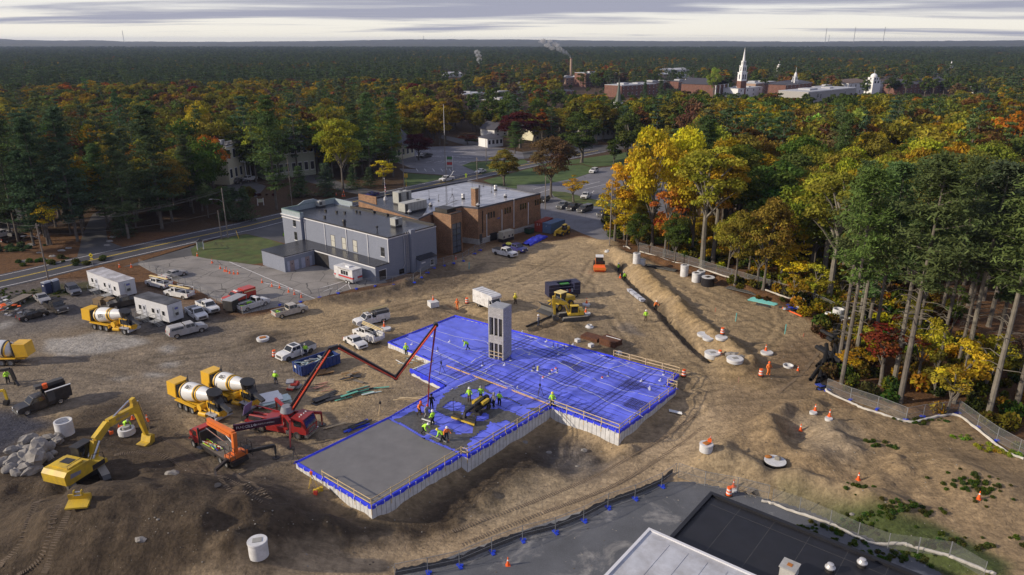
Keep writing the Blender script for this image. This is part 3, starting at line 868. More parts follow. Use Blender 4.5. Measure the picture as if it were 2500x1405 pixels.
# foundation with slab
sA,sD,sD2,sC,sB,sR,sR0,sR1=SLABW[1],SLABW[2],SLABW[3],SLABW[4],SLABW[5],SLABW[6],SLABW[7],SLABW[8]
fnd=thing('foundation','stepped concrete foundation with blue sheeting and fresh slab in the middle of the site','foundation',tuple(SLABW[1]))
fo=Vector(SLABW[1])
def fl(p):
 return(p[0]-fo.x,p[1]-fo.y,(p[2]if len(p)>2 else fo.z)-fo.z)
core=MB()
core.prism([fl(p)[:2]for p in SLABW],-3.2,-0.25)
core.build('slab_core',ROUGHC,fnd)
def inset(poly,d):
 n=len(poly);out=[]
 a=sum(poly[i-1][0]*poly[i][1]-poly[i][0]*poly[i-1][1]for i in range(n))
 sg=1 if a>0 else-1
 for i in range(n):
  p0,p1,p2=Vector(poly[i-1][:2]),Vector(poly[i][:2]),Vector(poly[(i+1)%n][:2])
  e1,e2=(p1-p0).normalized(),(p2-p1).normalized()
  n1,n2=Vector((-e1.y,e1.x))*sg,Vector((-e2.y,e2.x))*sg
  b=(n1+n2)
  b=b/max(0.3,b.dot(n1))
  out.append((p1.x+b.x*d,p1.y+b.y*d))
 return out
wi=inset(SLABW,0.28)
panel_rnd=random.Random(3)
for i in range(len(SLABW)):
 a,b=Vector(SLABW[i]),Vector(SLABW[(i+1)%len(SLABW)])
 ai,bi=Vector((*wi[i],SLABZ)),Vector((*wi[(i+1)%len(wi)],SLABZ))
 Ln=(b-a).length
 seen=i in(0,1,2,3,4,5,6,7,11,12)
 k=max(1,int(round(Ln/0.62)))if seen else 1
 for q in range(k):
  g0,g1=(q+0.04)/k,(q+1-0.04)/k
  oo=panel_rnd.uniform(0,0.012)
  o0,o1,i1,i2=a.lerp(b,g0),a.lerp(b,g1),ai.lerp(bi,g1),ai.lerp(bi,g0)
  nrm=(o0-i2).normalized()*oo
  pm=MB()
  pm.prism([fl(o0+nrm)[:2],fl(o1+nrm)[:2],fl(i1)[:2],fl(i2)[:2]],-3.6,0.0)
  pm.build('wall_panel',CONCL,fnd)
ST=0.26
minx,maxx=min(p.x for p in SLABW),max(p.x for p in SLABW)
miny,maxy=min(p.y for p in SLABW),max(p.y for p in SLABW)
sx,sy=np.meshgrid(np.arange(minx,maxx,ST),np.arange(miny,maxy,ST))
POURED=[P(a,b,SLABZ)for a,b in[(722,1131),(907,1240),(1124,1110),(1104,1099),(1033,1069),(989,1042),(947,1022)]]
ROUGHP=[P(a,b,SLABZ)for a,b in[(947,1021),(985,998),(1012,997),(1038,1010),(1062,1002),(1064,982),(1085,962),(1140,935),(1168,925),(1205,935),(1240,962),(1300,985),(1339,1003),(1250,1045),(1150,1108),(1141,1115),(1126,1111),(1104,1099),(1030,1069),(988,1043)]]
PATCH=[[(1083,992),(1100,980),(1135,993),(1132,1004),(1110,1003)],[(1050,1012),(1062,1004),(1152,1046),(1148,1056),(1118,1056),(1068,1038)],[(1152,1074),(1170,1056),(1236,1030),(1262,1040),(1200,1078),(1168,1090)],[(1126,968),(1160,952),(1190,962),(1262,990),(1310,1008),(1285,1022),(1225,1000),(1180,985)],[(1162,1020),(1182,1012),(1190,1020),(1176,1031),(1164,1027)],[(1185,946),(1200,940),(1290,978),(1325,995),(1290,995),(1240,975)]]
wxs=sx+vnoise(sx,sy,2.2,71,4)*0.9
wys=sy+vnoise(sx,sy,2.2,81,4)*0.9
ins=inside([(q[0],q[1])for q in inset(SLABW,0.25)],sx,sy)
poured=inside(POURED,sx,sy)
rough=inside(ROUGHP,wxs*.7+sx*.3,wys*.7+sy*.3)&~poured
for pt in PATCH:rough&=~inside([P(a,b,SLABZ)for a,b in pt],wxs*.6+sx*.4,wys*.6+sy*.4)
uax=(Vector(sB)-Vector(sC)).normalized();vax=(Vector(sR)-Vector(sB)).normalized()
UU=(sx-sC.x)*uax.x+(sy-sC.y)*uax.y
VV=(sx-sC.x)*vax.x+(sy-sC.y)*vax.y
wr=vnoise(sx,sy,2.2,90,4,.6)*0.11+vnoise(UU,VV*0.35,0.5,95,3)*0.025
bands=[]
for(ax_,off,hw,s0,s1)in(('v',-15.5,0.8,-2,28),('v',-9.2,0.8,3,27),('u',2.3,0.9,-18,8),('v',-2.4,.8,4,27),('u',7.6,0.8,-18,9),('v',4.6,0.8,1,26),('u',13.2,0.9,-18,9),('u',19.2,0.8,-20,8)):
 bands.append((ax_,off,hw,s0,s1))
dep=np.zeros_like(sx)
for ax_,off,hw,s0,s1 in bands:
 A_,B_=(UU,VV)if ax_=='v' else(VV,UU)
 k=np.clip((hw+0.5-np.abs(A_-off))/0.5,0,1)*((B_>s0)&(B_<s1))
 dep=np.maximum(dep,k)
for(ax_,off,h_,w_)in(('v',-13.6,.16,.5),('v',-7.0,.2,.45),('v',.2,.2,.5),('u',4.6,.14,.5),('u',10.5,.12,.5),('v',7.0,.12,.4)):
 A_=UU if ax_=='v' else VV
 wr+=h_*np.exp(-((A_-off+0.3*vnoise(sx,sy,3,61,2))/w_)**2)
TZ=SLABZ+0.02-0.10*dep+wr*(1-0.5*dep)
def gridmesh(name,cellmask,Z,mat,parent,lip=0.0):
 ny_,nx_=sx.shape
 c4=cellmask[:-1,:-1]&cellmask[1:,:-1]&cellmask[:-1,1:]&cellmask[1:,1:]
 jj,ii=np.nonzero(c4)
 idx=-np.ones(sx.shape,int)
 vs,fs=[],[]
 for j,i in zip(jj,ii):
  f_=[]
  for(a,b)in((j,i),(j,i+1),(j+1,i+1),(j+1,i)):
   if idx[a,b]<0:
    idx[a,b]=len(vs);vs.append((sx[a,b]-fo.x,sy[a,b]-fo.y,Z[a,b]-fo.z))
   f_.append(idx[a,b])
  fs.append(tuple(f_))
 mb=MB();mb.v=vs;mb.f=fs;mb.m=[0]*len(fs)
 return mb.build(name,mat,parent)
gridmesh('vapour_sheet',ins&~inside(inset(POURED,.35),sx,sy),TZ,TARP,fnd)
gridmesh('rough_concrete',rough,SLABZ+0.07+vnoise(sx,sy,0.8,33,4,.7)*0.05,ROUGHC,fnd)
pm=MB();pm.prism([fl(p)[:2]for p in inset(POURED,0.22)],-0.2,0.08);pm.build('finished_slab',WETC,fnd)
def skirt(path,drop,seed,roll=0.0,inner=0.35):
 rr=random.Random(seed)
 mb=MB();rows_=[]
 pts=[]
 for a,b in zip(path[:-1],path[1:]):
  n_=max(2,int((Vector(b)-Vector(a)).length/0.35))
  pts+=[Vector(a).lerp(Vector(b),i/n_)for i in range(n_)]
 pts.append(Vector(path[-1]))
 cx=sum(p.x for p in SLABW)/len(SLABW);cy=sum(p.y for p in SLABW)/len(SLABW)
 for i,p in enumerate(pts):
  d=pts[min(i+1,len(pts)-1)]-pts[max(i-1,0)];d.z=0;d.normalize()
  nn=Vector((-d.y,d.x,0))
  q=p+nn*0.3
  if not inside([(s_.x,s_.y)for s_ in SLABW],np.array([q.x]),np.array([q.y]))[0]:nn=-nn
  dr=drop*rr.uniform(0.55,1.25)
  rows_.append([p+nn*inner+Vector((0,0,0.03)),p+nn*0.12+Vector((0,0,0.10+roll+rr.uniform(0,.05))),p-nn*(0.03+roll*.6)+Vector((0,0,0.07+roll*.6)),p-nn*(0.05+rr.uniform(0,.03))+Vector((0,0,-dr))])
 vs=[fl(q)for r_ in rows_ for q in r_]
 fs=[(i*4+k,i*4+k+1,i*4+k+5,i*4+k+4)for i in range(len(rows_)-1)for k in range(3)]
 mb.add(vs,fs)
 mb.build('sheet_skirt',TARP2,fnd)
S=SLABW
skirt([S[15],S[0]],0.10,1,0.10);skirt([S[0],S[1]],0.22,2,0.03)
skirt([S[1],S[2]],0.30,3);skirt([S[2],S[3]],0.15,4);skirt([S[3],S[4]],0.28,5);skirt([S[4],S[5]],0.16,6)
skirt([S[5],S[6]],0.35,7);skirt([S[6],S[7],S[8]],0.25,8);skirt([S[8],S[9]],0.12,9);skirt([S[9],S[10]],0.35,10,0.1)
skirt([S[10],S[11]],0.3,11,0.10);skirt([S[11],S[12]],0.05,12,0.0)
skirt([S[13],S[14]],0.45,13,0.05);skirt([S[14],S[15]],0.4,14,0.06)
tape=MB()
TL=[[(1035,850),(1075,868),(1165,905),(1200,918),(1250,945)],[(1035,800),(1110,822),(1180,835),(1192,842)],[(990,826),(1050,852),(1120,886),(1195,916),(1290,960),(1400,1005),(1505,1044)],[(1050,820),(1130,852),(1192,862)],[(1258,823),(1300,832),(1340,850),(1420,880),(1500,905),(1560,930),(1630,945)],[(1258,850),(1290,862),(1360,885),(1440,925),(1510,950),(1600,975)],[(1236,886),(1290,905),(1340,925),(1380,940),(1440,958),(1500,990),(1570,1020)],[(1327,843),(1370,862),(1395,868),(1420,878)],[(1180,905),(1196,898),(1236,884)],[(1390,902),(1420,880)],[(1365,905),(1330,920)],[(1490,903),(1530,890),(1548,883)],[(1150,885),(1185,865)],[(1095,955),(1160,925),(1190,905)],[(1205,932),(1260,955),(1335,985)],[(1060,905),(1120,930)],[(1475,885),(1500,893)],[(1390,1000),(1345,985)],[(1255,828),(1192,812)],[(1260,872),(1290,862),(1310,850)],[(1050,915),(1090,935)],[(1440,860),(1560,905),(1640,925)]]
def tz(x,y):
 i=int(round((x-minx)/ST));j=int(round((y-miny)/ST))
 if 0<=j<sx.shape[0]and 0<=i<sx.shape[1]:return float(TZ[j,i])
 return SLABZ
for t in TL:
 pts=catmull([P(a,b,SLABZ)for a,b in t],8)
 for a,b in zip(pts[:-1],pts[1:]):
  d=(b-a).normalized();n_=Vector((-d.y,d.x,0))*0.05
  za,zb=tz(a.x,a.y)+0.035,tz(b.x,b.y)+0.035
  tape.add([fl((a.x+n_.x,a.y+n_.y,za)),fl((a.x-n_.x,a.y-n_.y,za)),fl((b.x-n_.x,b.y-n_.y,zb)),fl((b.x+n_.x,b.y+n_.y,zb))],[(0,1,2,3)])
o=tape.build('seam_tape',TAPE,fnd);o['kind']='stuff'
inn=inset(SLABW,0.4)
reb=MB()
def bar(p,q,z,r=0.012):
 n_=max(1,int((Vector(q)-Vector(p)).length/0.8))
 for i in range(n_):
  a,b=Vector(p).lerp(Vector(q),i/n_),Vector(p).lerp(Vector(q),(i+1)/n_)
  m_=(a+b)/2
  ii,jj=int(round((m_.x-minx)/ST)),int(round((m_.y-miny)/ST))
  if not(0<=jj<sx.shape[0]and 0<=ii<sx.shape[1])or not ins[jj,ii]or poured[jj,ii]or rough[jj,ii]:continue
  reb.beam(fl((a.x,a.y,tz(a.x,a.y)+z)),fl((b.x,b.y,tz(b.x,b.y)+z)),r*2,r*2)
C2,u2,v2=Vector((sC.x,sC.y,0)),Vector((uax.x,uax.y,0)),Vector((vax.x,vax.y,0))
for ax_,off,hw,s0,s1 in bands:
 a_,b_=(u2,v2)if ax_=='v' else(v2,u2)
 for k in(-1,0,1):
  bar(C2+a_*(off+k*hw)+b_*s0,C2+a_*(off+k*hw)+b_*s1,0.05,0.016)
 s=s0
 while s<s1:
  bar(C2+a_*(off-hw)+b_*s,C2+a_*(off+hw)+b_*s,0.06,0.010);s+=0.9
k=-22
while k<26:
 bar(C2+v2*k+u2*-22,C2+v2*k+u2*10,0.04,0.010);k+=2.0
k=-22
while k<3:
 bar(C2+u2*k+v2*-18,C2+u2*k+v2*4,0.05,0.011);k+=1.5
reb.build('rebar_mesh',REBAR,fnd)['kind']='stuff'
for(cx_,cy_,w_,h_)in((1555,990,3.0,2.6),(1545,944,3.2,2.4),(1390,895,3.4,2.0)):
 c_=P(cx_,cy_,SLABZ)
 mbm=MB()
 for q in range(13):
  t_=-w_/2+q*w_/12
  mbm.beam(u2*t_-v2*h_/2+Vector((0,0,.09)),u2*t_+v2*h_/2+Vector((0,0,.09)),0.025,0.025)
 for q in range(11):
  t_=-h_/2+q*h_/10
  mbm.beam(v2*t_-u2*w_/2+Vector((0,0,.11)),v2*t_+u2*w_/2+Vector((0,0,.11)),0.025,0.025)
 mono('rebar_mat',mbm,REBAR,{1555:'square mat of close steel bars on the blue sheet near the right corner rail',1545:'square steel bar mat beside the bundle of white stubs at the far right',1390:'square steel bar mat lying halfway along the blue sheet'}[cx_],'rebar mat',(c_.x,c_.y,SLABZ),group='rebar mats on the blue sheet')
ties=MB()
for(a,b)in((S[1],S[2]),(S[3],S[4]),(S[4],S[5]),(S[0],S[1])):
 a,b=Vector(a),Vector(b)
 d=(b-a).normalized();nn=Vector((d.y,-d.x,0))
 n_=int((b-a).length/1.0)
 for i in range(n_):
  p=a.lerp(b,(i+.5)/n_)+nn*0.09
  ties.box(fl((p.x,p.y,p.z-0.12)),(0.06,0.06,0.42),rz=math.atan2(d.y,d.x))
ties.build('strap',TAPE,fnd)['kind']='stuff'
mbf=MB()
fa,fb=P(1090,893,SLABZ+.1),P(1342,988,SLABZ+.1)
mbf.beam((0,0,0),fb-fa,0.06,0.16,0)
for i in range(46):
 p=(fb-fa)*(i+.5)/46
 mbf.box((p.x,p.y,0.10),(0.10,0.10,0.06),m=1)
mono('form_board',mbf,[M('new_plywood',(0.62,0.38,0.16),0.8),M('pale_ply',(0.7,0.62,0.5),0.8)],'long tan edge board with pale blocks running along the step in the blue sheet','form board',tuple(fa))
STB=[(1231,892,1),(1292,868,0),(1300,905,2),(1313,905,3),(1303,898,2),(1342,912,2),(1348,905,4),(1360,910,2),(1326,924,4),(1357,902,4),(1377,852,2),(1390,845,2),(1398,842,0),(1403,845,0),(1361,848,2),(1350,848,2),(1333,835,0),(1363,865,0),(1470,925,4),(1484,918,2),(1565,930,0),(1620,917,2),(1611,931,0),(1585,948,0),(1586,952,0),(1274,812,0),(1068,858,2),(1005,842,0),(1055,822,0),(1178,892,2),(1097,836,0),(1608,972,0),(1262,948,0),(1246,880,2)]
for i,(a,b,kd)in enumerate(STB):
 p=P(a,b,SLABZ);z=tz(p.x,p.y)
 sb=MB()
 sb.lathe([(0.22,0.0),(0.20,0.06),(0.06,0.10)],(0,0,0),8,0)
 if kd==2:sb.cyl((0,0,.05),(0.03,0.0,.75),0.035,n=6,m=1);sb.cyl((.12,.05,.05),(0.12,0.06,.55),0.03,n=6,m=1)
 elif kd==3:sb.cyl((0,0,.05),(0,0,.7),0.14,n=8,m=2)
 elif kd==4:sb.cyl((0,0,.05),(0,0,.22),0.13,n=8,m=3)
 else:sb.cyl((0,0,.05),(0.12,0.1,.32),0.05,n=6,m=0)
 kn=['white collar with a short bent stub','','white collar holding thin black uprights','pale yellow upright sleeve on a white collar','red capped stub on a white collar'][kd]
 mono('pipe_stub',sb,[TAPE,BLACK,M('pale_yellow',(.7,.65,.2),.6),M('red_cap',(.6,.06,.04),.5)],kn+' poking out of the blue sheet','pipe stub',(p.x,p.y,z),group='stubs of kind '+kn)
lev=[(1078,0)]
def guardrail(path,label,first_in=0.0,step=2.35,z0=None,h=1.08):
 base=Vector(path[0])
 t=thing('guardrail',label,'guardrail',tuple(base),group='lumber guardrails round the slab')
 for a,b in zip(path[:-1],path[1:]):
  a,b=Vector(a)-base,Vector(b)-base
  Ln=(b-a).length
  n_=max(1,int(round(Ln/step)))
  d=(b-a).normalized()
  nn=Vector((d.y,-d.x,0))*0.07
  for i in range(n_+1):
   if i==0 and a.length>0.01:continue
   p=a.lerp(b,i/n_)
   pm=MB();pm.box((p.x,p.y,h/2-0.42),(0.09,0.05,h+0.9),rz=math.atan2(d.y,d.x));pm.build('post',WOOD,t)
  for hh in(h-0.05,h*0.5):
   pm=MB();pm.beam((a.x+nn.x,a.y+nn.y,hh),(b.x+nn.x,b.y+nn.y,hh+0.01),0.04,0.10);pm.build('rail',WOOD,t)
 return t
off=0.06
def outp(p,q,t=0.0):return Vector(p).lerp(Vector(q),t)
guardrail([outp(S[1],S[0],0.62),S[1]],'short lumber guardrail along the lower left edge of the grey slab')
guardrail([S[1],S[2],S[3],S[4]],'longest lumber guardrail, from the front corner past the small jog to the inner corner')
guardrail([S[4],S[5]],'lumber guardrail on the front wall right of the lime vested man')
guardrail([S[5],S[6]],'lumber guardrail rising along the right hand wall of the blue sheet')
guardrail([S[6],S[7],S[8]],'small stepped lumber guardrail at the far right corner near the barrel')
guardrail([S[8],S[9]],'pale lumber guardrail along the back edge between the rebar stacks and the barrel')
# block shaft
n0=P(1229,881.6,SLABZ);l0=P(1193,872.5,SLABZ);r0=P(1256,870,SLABZ)
shH=height_at(n0.x,n0.y,757.5,SLABZ)
dx_=(l0-n0);wl=dx_.length;ang=math.atan2(dx_.y,dx_.x)
wd=(r0-n0).length
sh=thing('block_shaft','tall pale concrete block lift shaft standing on the blue sheet','shaft',tuple(n0),ang)
sgn=-1 if(r0-n0).dot(Vector((-math.sin(ang),math.cos(ang),0)))<0 else 1
TW=0.25
o1z,o1t,o2z,o2t=None,None,None,None
def shz(py):return height_at(n0.x,n0.y,py,SLABZ)
def band(y0,y1):
 return shH*y0,shH*y1
openings=[(0.015,0.31),(0.44,0.81)]
m=MB()
m.bz(0,wl*0.08,0,sgn*TW,0,shH);m.bz(wl*0.93,wl,0,sgn*TW,0,shH)
m.bz(wl*.08,wl*.93,0,sgn*TW,-0.2,0.0)
m.bz(wl*.08,wl*.93,0,sgn*TW,shH*0.31,shH*0.46);m.bz(wl*.08,wl*.93,0,sgn*TW,shH*0.81,shH)
m.bz(0,TW,sgn*TW,sgn*wd,0,shH);m.bz(wl-TW,wl,sgn*TW,sgn*wd,0,shH);m.bz(TW,wl-TW,sgn*(wd-TW),sgn*wd,0,shH)
m.build('block_wall',CMU,sh)
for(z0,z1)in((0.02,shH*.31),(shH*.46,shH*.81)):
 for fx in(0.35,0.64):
  m=MB();m.bz(wl*fx-.09,wl*fx+.09,sgn*0.05,sgn*.2,z0,z1);m.build('jamb',M('galvanised',(.42,.42,.44),.5),sh)
 m=MB();m.bz(wl*.08,wl*.93,sgn*.6,sgn*.62,z0,z1);m.build('shaft_shade_panel',BLACK,sh)  # added black sheet stands in for the shade inside the hollow shaft
for hz in(1.1,0.55):
 m=MB();m.bz(0.1,wl*.98,-sgn*.05,-sgn*.01,hz-.05,hz+.05);m.build('barrier_board',WOOD,sh)
m=MB()
m.bz(-.03,wl+.03,-sgn*.03,sgn*(wd+.03),shH,shH+.09)
m.build('deck',M('steel_deck',(.33,.34,.36),.45),sh)
for i in range(11):
 m=MB();m.bz(0.12+i*(wl-.3)/10,.2+i*(wl-.3)/10,0.02*sgn,sgn*(wd-.02),shH+.09,shH+.16);m.build('deck_rib',M('bright_galvanised',(.6,.61,.64),.4),sh)
# wall helper
def wallpt(A,d,px,py):
 """photo position -> (distance along the wall from A, height)"""
 r_=ray(px,py)
 nx_,ny_=-d.y,d.x
 t_=(A.x*nx_+A.y*ny_)/(r_[0]*nx_+r_[1]*ny_)
 X=Vector((t_*r_[0],t_*r_[1],CAM_H+t_*r_[2]))
 return(X-A).dot(d),X.z
def window(parent,x,z,w,h,axis='y',face=0.0,out=-1,frame=0.07,fm=STRIPW,gm=GLASS,sill=True,mull=0,name='window'):
 """flat window on a wall plane: axis = the local axis the wall runs along"""
 def bz(mb,a0,a1,o0,o1,z0,z1,m=0):
  o0,o1=face+out*o0,face+out*o1
  if axis=='y':mb.bz(min(o0,o1),max(o0,o1),a0,a1,z0,z1,m)
  else:mb.bz(a0,a1,min(o0,o1),max(o0,o1),z0,z1,m)
 f=MB()
 bz(f,x-w/2-frame,x-w/2,-.05,.045,z-h/2-frame,z+h/2+frame);bz(f,x+w/2,x+w/2+frame,-.05,.045,z-h/2-frame,z+h/2+frame)
 bz(f,x-w/2,x+w/2,-.05,.04,z+h/2,z+h/2+frame);bz(f,x-w/2,x+w/2,-.05,.04,z-h/2-frame,z-h/2)
 for k in range(mull):
  xx_=x-w/2+(k+1)*w/(mull+1);bz(f,xx_-.03,xx_+.03,-.05,.035,z-h/2,z+h/2)
 bz(f,x-w/2,x+w/2,-.05,.030,z-.03,z+.03)
 fo_=f.build(name,fm,parent)
 g=MB();bz(g,x-w/2,x+w/2,-.05,.018,z-h/2,z+h/2);g.build('pane',gm,fo_)
 if sill:
  s_=MB();bz(s_,x-w/2-.15,x+w/2+.15,-.05,.14,z-h/2-frame-.14,z-h/2-frame);s_.build('sill',STRIPW,fo_)
 return fo_
# grey painted building
gh=8.3
gA=P(947,583,gh);gA.z=0
gB=P(1064,552,gh);gB.z=0
gD=P(742.6,531,gh);gD.z=0
gx=(gB-gA).normalized();gy=Vector((-gx.y,gx.x,0))
gW=(gB-gA).length;gL=(gD-gA).dot(gy)
gang=math.atan2(gx.y,gx.x)
gb=thing('grey_building','two storey grey painted block building with wet black roof beside the car park','building',tuple(gA),gang)
GL=gL+6.9
w=MB()
w.bz(0,gW,0,gL,0,gh);w.bz(-0.7,gW+.7,gL,GL,0,gh)
w.build('wall',PAINTED,gb)
w=MB();w.bz(0.25,gW-.25,0.25,GL-.3,gh,gh+.05);w.build('roof',WETROOF,gb)
w=MB()
w.bz(-.06,.25,-.06,gL,gh,gh+.18);w.bz(.25,gW+.06,-.06,.25,gh,gh+.18);w.bz(gW-.25,gW+.06,.25,gL,gh,gh+.4)
w.build('roof_edge',BLACK,gb)
w=MB();w.bz(-.09,-.001,-.09,gL-.01,gh-.22,gh-.02);w.bz(-.001,gW+.05,-.09,-.001,gh-.22,gh-.02);w.build('gutter',STRIPW,gb)
w=MB()
w.bz(-.72,-.4,gL,GL,gh,gh+1.15);w.bz(-.4,gW+.7,GL-.3,GL,gh,gh+1.15);w.bz(gW+.4,gW+.7,gL,GL-.3,gh,gh+1.15);w.bz(-.4,0.2,gL,gL+.3,gh,gh+1.15)
w.side([(gW*.25,gh+1.15),(gW*.75,gh+1.15),(gW*.6,gh+2.0),(gW*.4,gh+2.0)],0,y0=(GL-.29,GL-.01))
w.build('parapet',M('parapet_grey',(.30,.36,.40),.6),gb)
w=MB();w.bz(-1.0,-.72,gL-.1,GL+.3,gh-.1,gh+.12);w.bz(-.82,-.705,gL-.05,GL+.1,gh-.75,gh-.5);w.bz(-1.0,gW+1,GL,GL+.3,gh-.1,gh+.12)
w.build('cornice',STRIPW,gb)
w=MB();w.bz(-.76,-.36,gL-.04,GL+.04,gh+1.15,gh+1.24);w.bz(-.36,gW+.7,GL-.34,GL+.04,gh+1.15,gh+1.24);w.build('coping',M('green_coping',(.14,.22,.2),.5),gb)
for px_,py_ in((744,545),(793,560),(846,573),(898,590),(948,600)):
 t_,z_=wallpt(gA,gy,px_,py_)
 w=MB();w.bz(-.14,-.02,t_-.07,t_+.07,3.2,gh-.1);w.build('downpipe',STRIPW,gb)
for(x0,y0,x1,y1,sl)in((808,576,818,601,0),(835,583,845,607,0),(862,589,872,614,0),(930,607,939,624,1)):
 t0_,z1_=wallpt(gA,gy,x0,y0);t1_,z0_=wallpt(gA,gy,x1,y1)
 if sl:window(gb,(t0_+t1_)/2,(z0_+z1_)/2,1.0,1.7,'y',0.0,-1,fm=DKGREY)
 else:window(gb,(t0_+t1_)/2,(z0_+z1_)/2,1.25,2.4,'y',0.0,-1,fm=DKGREY,gm=M('board_pane',(.5,.5,.46),.5),sill=False)
for(x0,y0,x1,y1)in((716,536,722,552),(719,566,726,587)):
 t0_,z1_=wallpt(gA-gx*.7,gy,x0,y0);t1_,z0_=wallpt(gA-gx*.7,gy,x1,y1)
 window(gb,(t0_+t1_)/2,(z0_+z1_)/2,0.9,1.7,'y',-0.7,-1,fm=DKGREY)
t_,z_=wallpt(gA,gx,1004,600)
w=MB();w.bz(t_-.55,t_+.55,-.7,-.001,0,gh+0.7);w.build('chimney_breast',PAINTED,gb)
t2_,z_=wallpt(gA,gx,992,600)
lad=MB()
for o_ in(-.25,.25):lad.bz(t2_+o_-.03,t2_+o_+.03,-.3,-.24,0.3,gh+.5)
for k in range(26):lad.bz(t2_-.22,t2_+.22,-.285,-.255,.5+k*.3,.54+k*.3)
lad.build('ladder',M('ladder_grey',(.35,.34,.36),.6),gb)
w=MB();w.tube([(t2_-.7,-.16,gh-.1),(t2_-.7,-.16,2.2),(t2_-1.3,-.2,1.4)],.09);w.build('duct',M('grey_duct',(.36,.37,.42),.5),gb)
q0,_z=wallpt(gA,gx,1012,650);q1,_z=wallpt(gA,gx,1052,640)
w=MB();w.bz(q0,q1,-1.6,-.001,0,2.5);le=w.build('lean_to',PAINTED,gb)
w=MB();w.prism([(q0-.2,-1.85),(q1+.2,-1.85),(q1+.2,-.002),(q0-.2,-.002)],[2.52,2.52,2.9,2.9],[2.62,2.62,3.0,3.0]);w.build('roof',WETROOF,le)
window(gb,q0+(q1-q0)*.75,1.4,.9,1.1,'x',-1.6,-1,fm=STRIPW)
w=MB();w.bz(q0+.5,q0+1.6,-1.63,-1.605,1.7,2.0);w.build('vent',STRIPW,le)
window(gb,t2_-1.6,0.8,1.2,0.9,'x',0.0,-1,fm=DKGREY,sill=False)
def rooftop_unit(px,py,z,d,ang,label,kind='small',name='rooftop_unit',cat='rooftop unit'):
 p=P(px,py,z)
 t=thing(name,label,cat,(p.x,p.y,z),ang)
 g=M('unit_grey',(.40,.41,.40),.5,dirt=.2)
 m=MB();m.bz(-d[0]/2,d[0]/2,-d[1]/2,d[1]/2,0.05,.35);m.build('curb',DKGREY,t)
 m=MB();m.bz(-d[0]/2-.05,d[0]/2+.05,-d[1]/2-.05,d[1]/2+.05,.35,.35+d[2]);m.build('casing',g,t)
 m=MB()
 n_=max(2,int(d[0]/.9))
 for k in range(1,n_):m.bz(-d[0]/2+k*d[0]/n_-.015,-d[0]/2+k*d[0]/n_+.015,-d[1]/2-.065,-d[1]/2-.045,.4,.3+d[2])
 m.bz(-d[0]/2+.1,-d[0]/2+.8,-d[1]/2-.07,-d[1]/2-.05,.55,.15+d[2])
 m.build('louvre',DKGREY,t)
 m=MB();m.lathe([(.42,0),(.42,.08),(.36,.1)],(d[0]*.25,0,.35+d[2]),12);m.build('fan_cowl',DKGREY,t)
 return t
rooftop_unit(783,505,gh+.05,(1.7,1.3,1.1),gang,'pale square cooling unit near the parapet end of the grey building roof')
rooftop_unit(968,553,gh+.05,(1.9,1.5,1.5),gang,'bright metal cooling unit at the corner of the wet black roof')
for i,(a,b)in enumerate(((822,520),(842,522),(870,519),(878,521),(795,517),(912,520),(945,527),(793,532))):
 p=P(a,b,gh+.05);m=MB();m.bz(-.2,.2,-.2,.2,0,.4);m.bz(-.26,.26,-.26,.26,.4,.46)
 mono('roof_vent',m,BLACK,'squat black vent box on the wet roof of the grey building','roof vent',tuple(p),gang,'small black vents on the grey building')
p=P(841,551,gh+.05);m=MB();m.cyl((0,0,0),(0,0,1.0),.32);m.cyl((0,0,1.0),(0,0,1.3),.45,.3);m.bz(-.5,.5,-.1,.1,.7,.85)
mono('exhaust_fan',m,BLACK,'dark round exhaust hood halfway along the wet black roof','exhaust fan',tuple(p))
p=P(921,563,gh+.05);m=MB();m.cyl((0,0,0),(0,0,.5),.1);m.lathe([(.1,.5),(.3,.7),(.3,.8),(.05,1.0)],(0,0,0),10)
mono('turbine_vent',m,BLACK,'small pointed black vent near the front edge of the wet roof','roof vent',tuple(p))
an=thing('low_annex','single storey grey annex with black roof and paired doors before the grey building','building',tuple(gA),gang)
ah=height_at(P(694,664.5).x,P(694,664.5).y,627.5)
def gl(px,py,z):
 v=P(px,py,z)-gA
 return(v.dot(gx),v.dot(gy))
a_,b_,c_,c2_,d_,e_=[gl(*q,ah)for q in((637,612),(691,627.5),(769,611.5),(798,621),(916,651.5),(949,641))]
strip_x=(c2_[0]+d_[0])/2
wy0,wy1=b_[1],a_[1]
wx=(a_[0]+b_[0])/2
wyc=(b_[1]+c_[1])/2
w=MB();w.bz(wx,-.01-0.75,wyc,wy1,0,ah);w.bz(strip_x,-.01,0.02,c2_[1],0,ah);w.build('wall',PAINTED,an)
w=MB();w.bz(wx-.12,-.012,wyc-.12,wy1+.1,ah,ah+.16);w.bz(strip_x-.12,-.012,-.08,wyc-.122,ah,ah+.16);w.build('roof',WETROOF,an)
w=MB();w.bz(strip_x-.14,strip_x-.002,-.1,wyc-.13,ah-.25,ah-.01);w.bz(wx,strip_x-.15,wyc-.03,wyc-.002,ah-.16,ah-.01);w.build('fascia',STRIPW,an)
w=MB();w.bz(strip_x-.05,strip_x+.02,c2_[1]+.01,wyc-.02,0.0,ah-.3);w.build('carport_shade_panel',BLACK,an)  # black panel across the carport mouth paints the shade of its recess
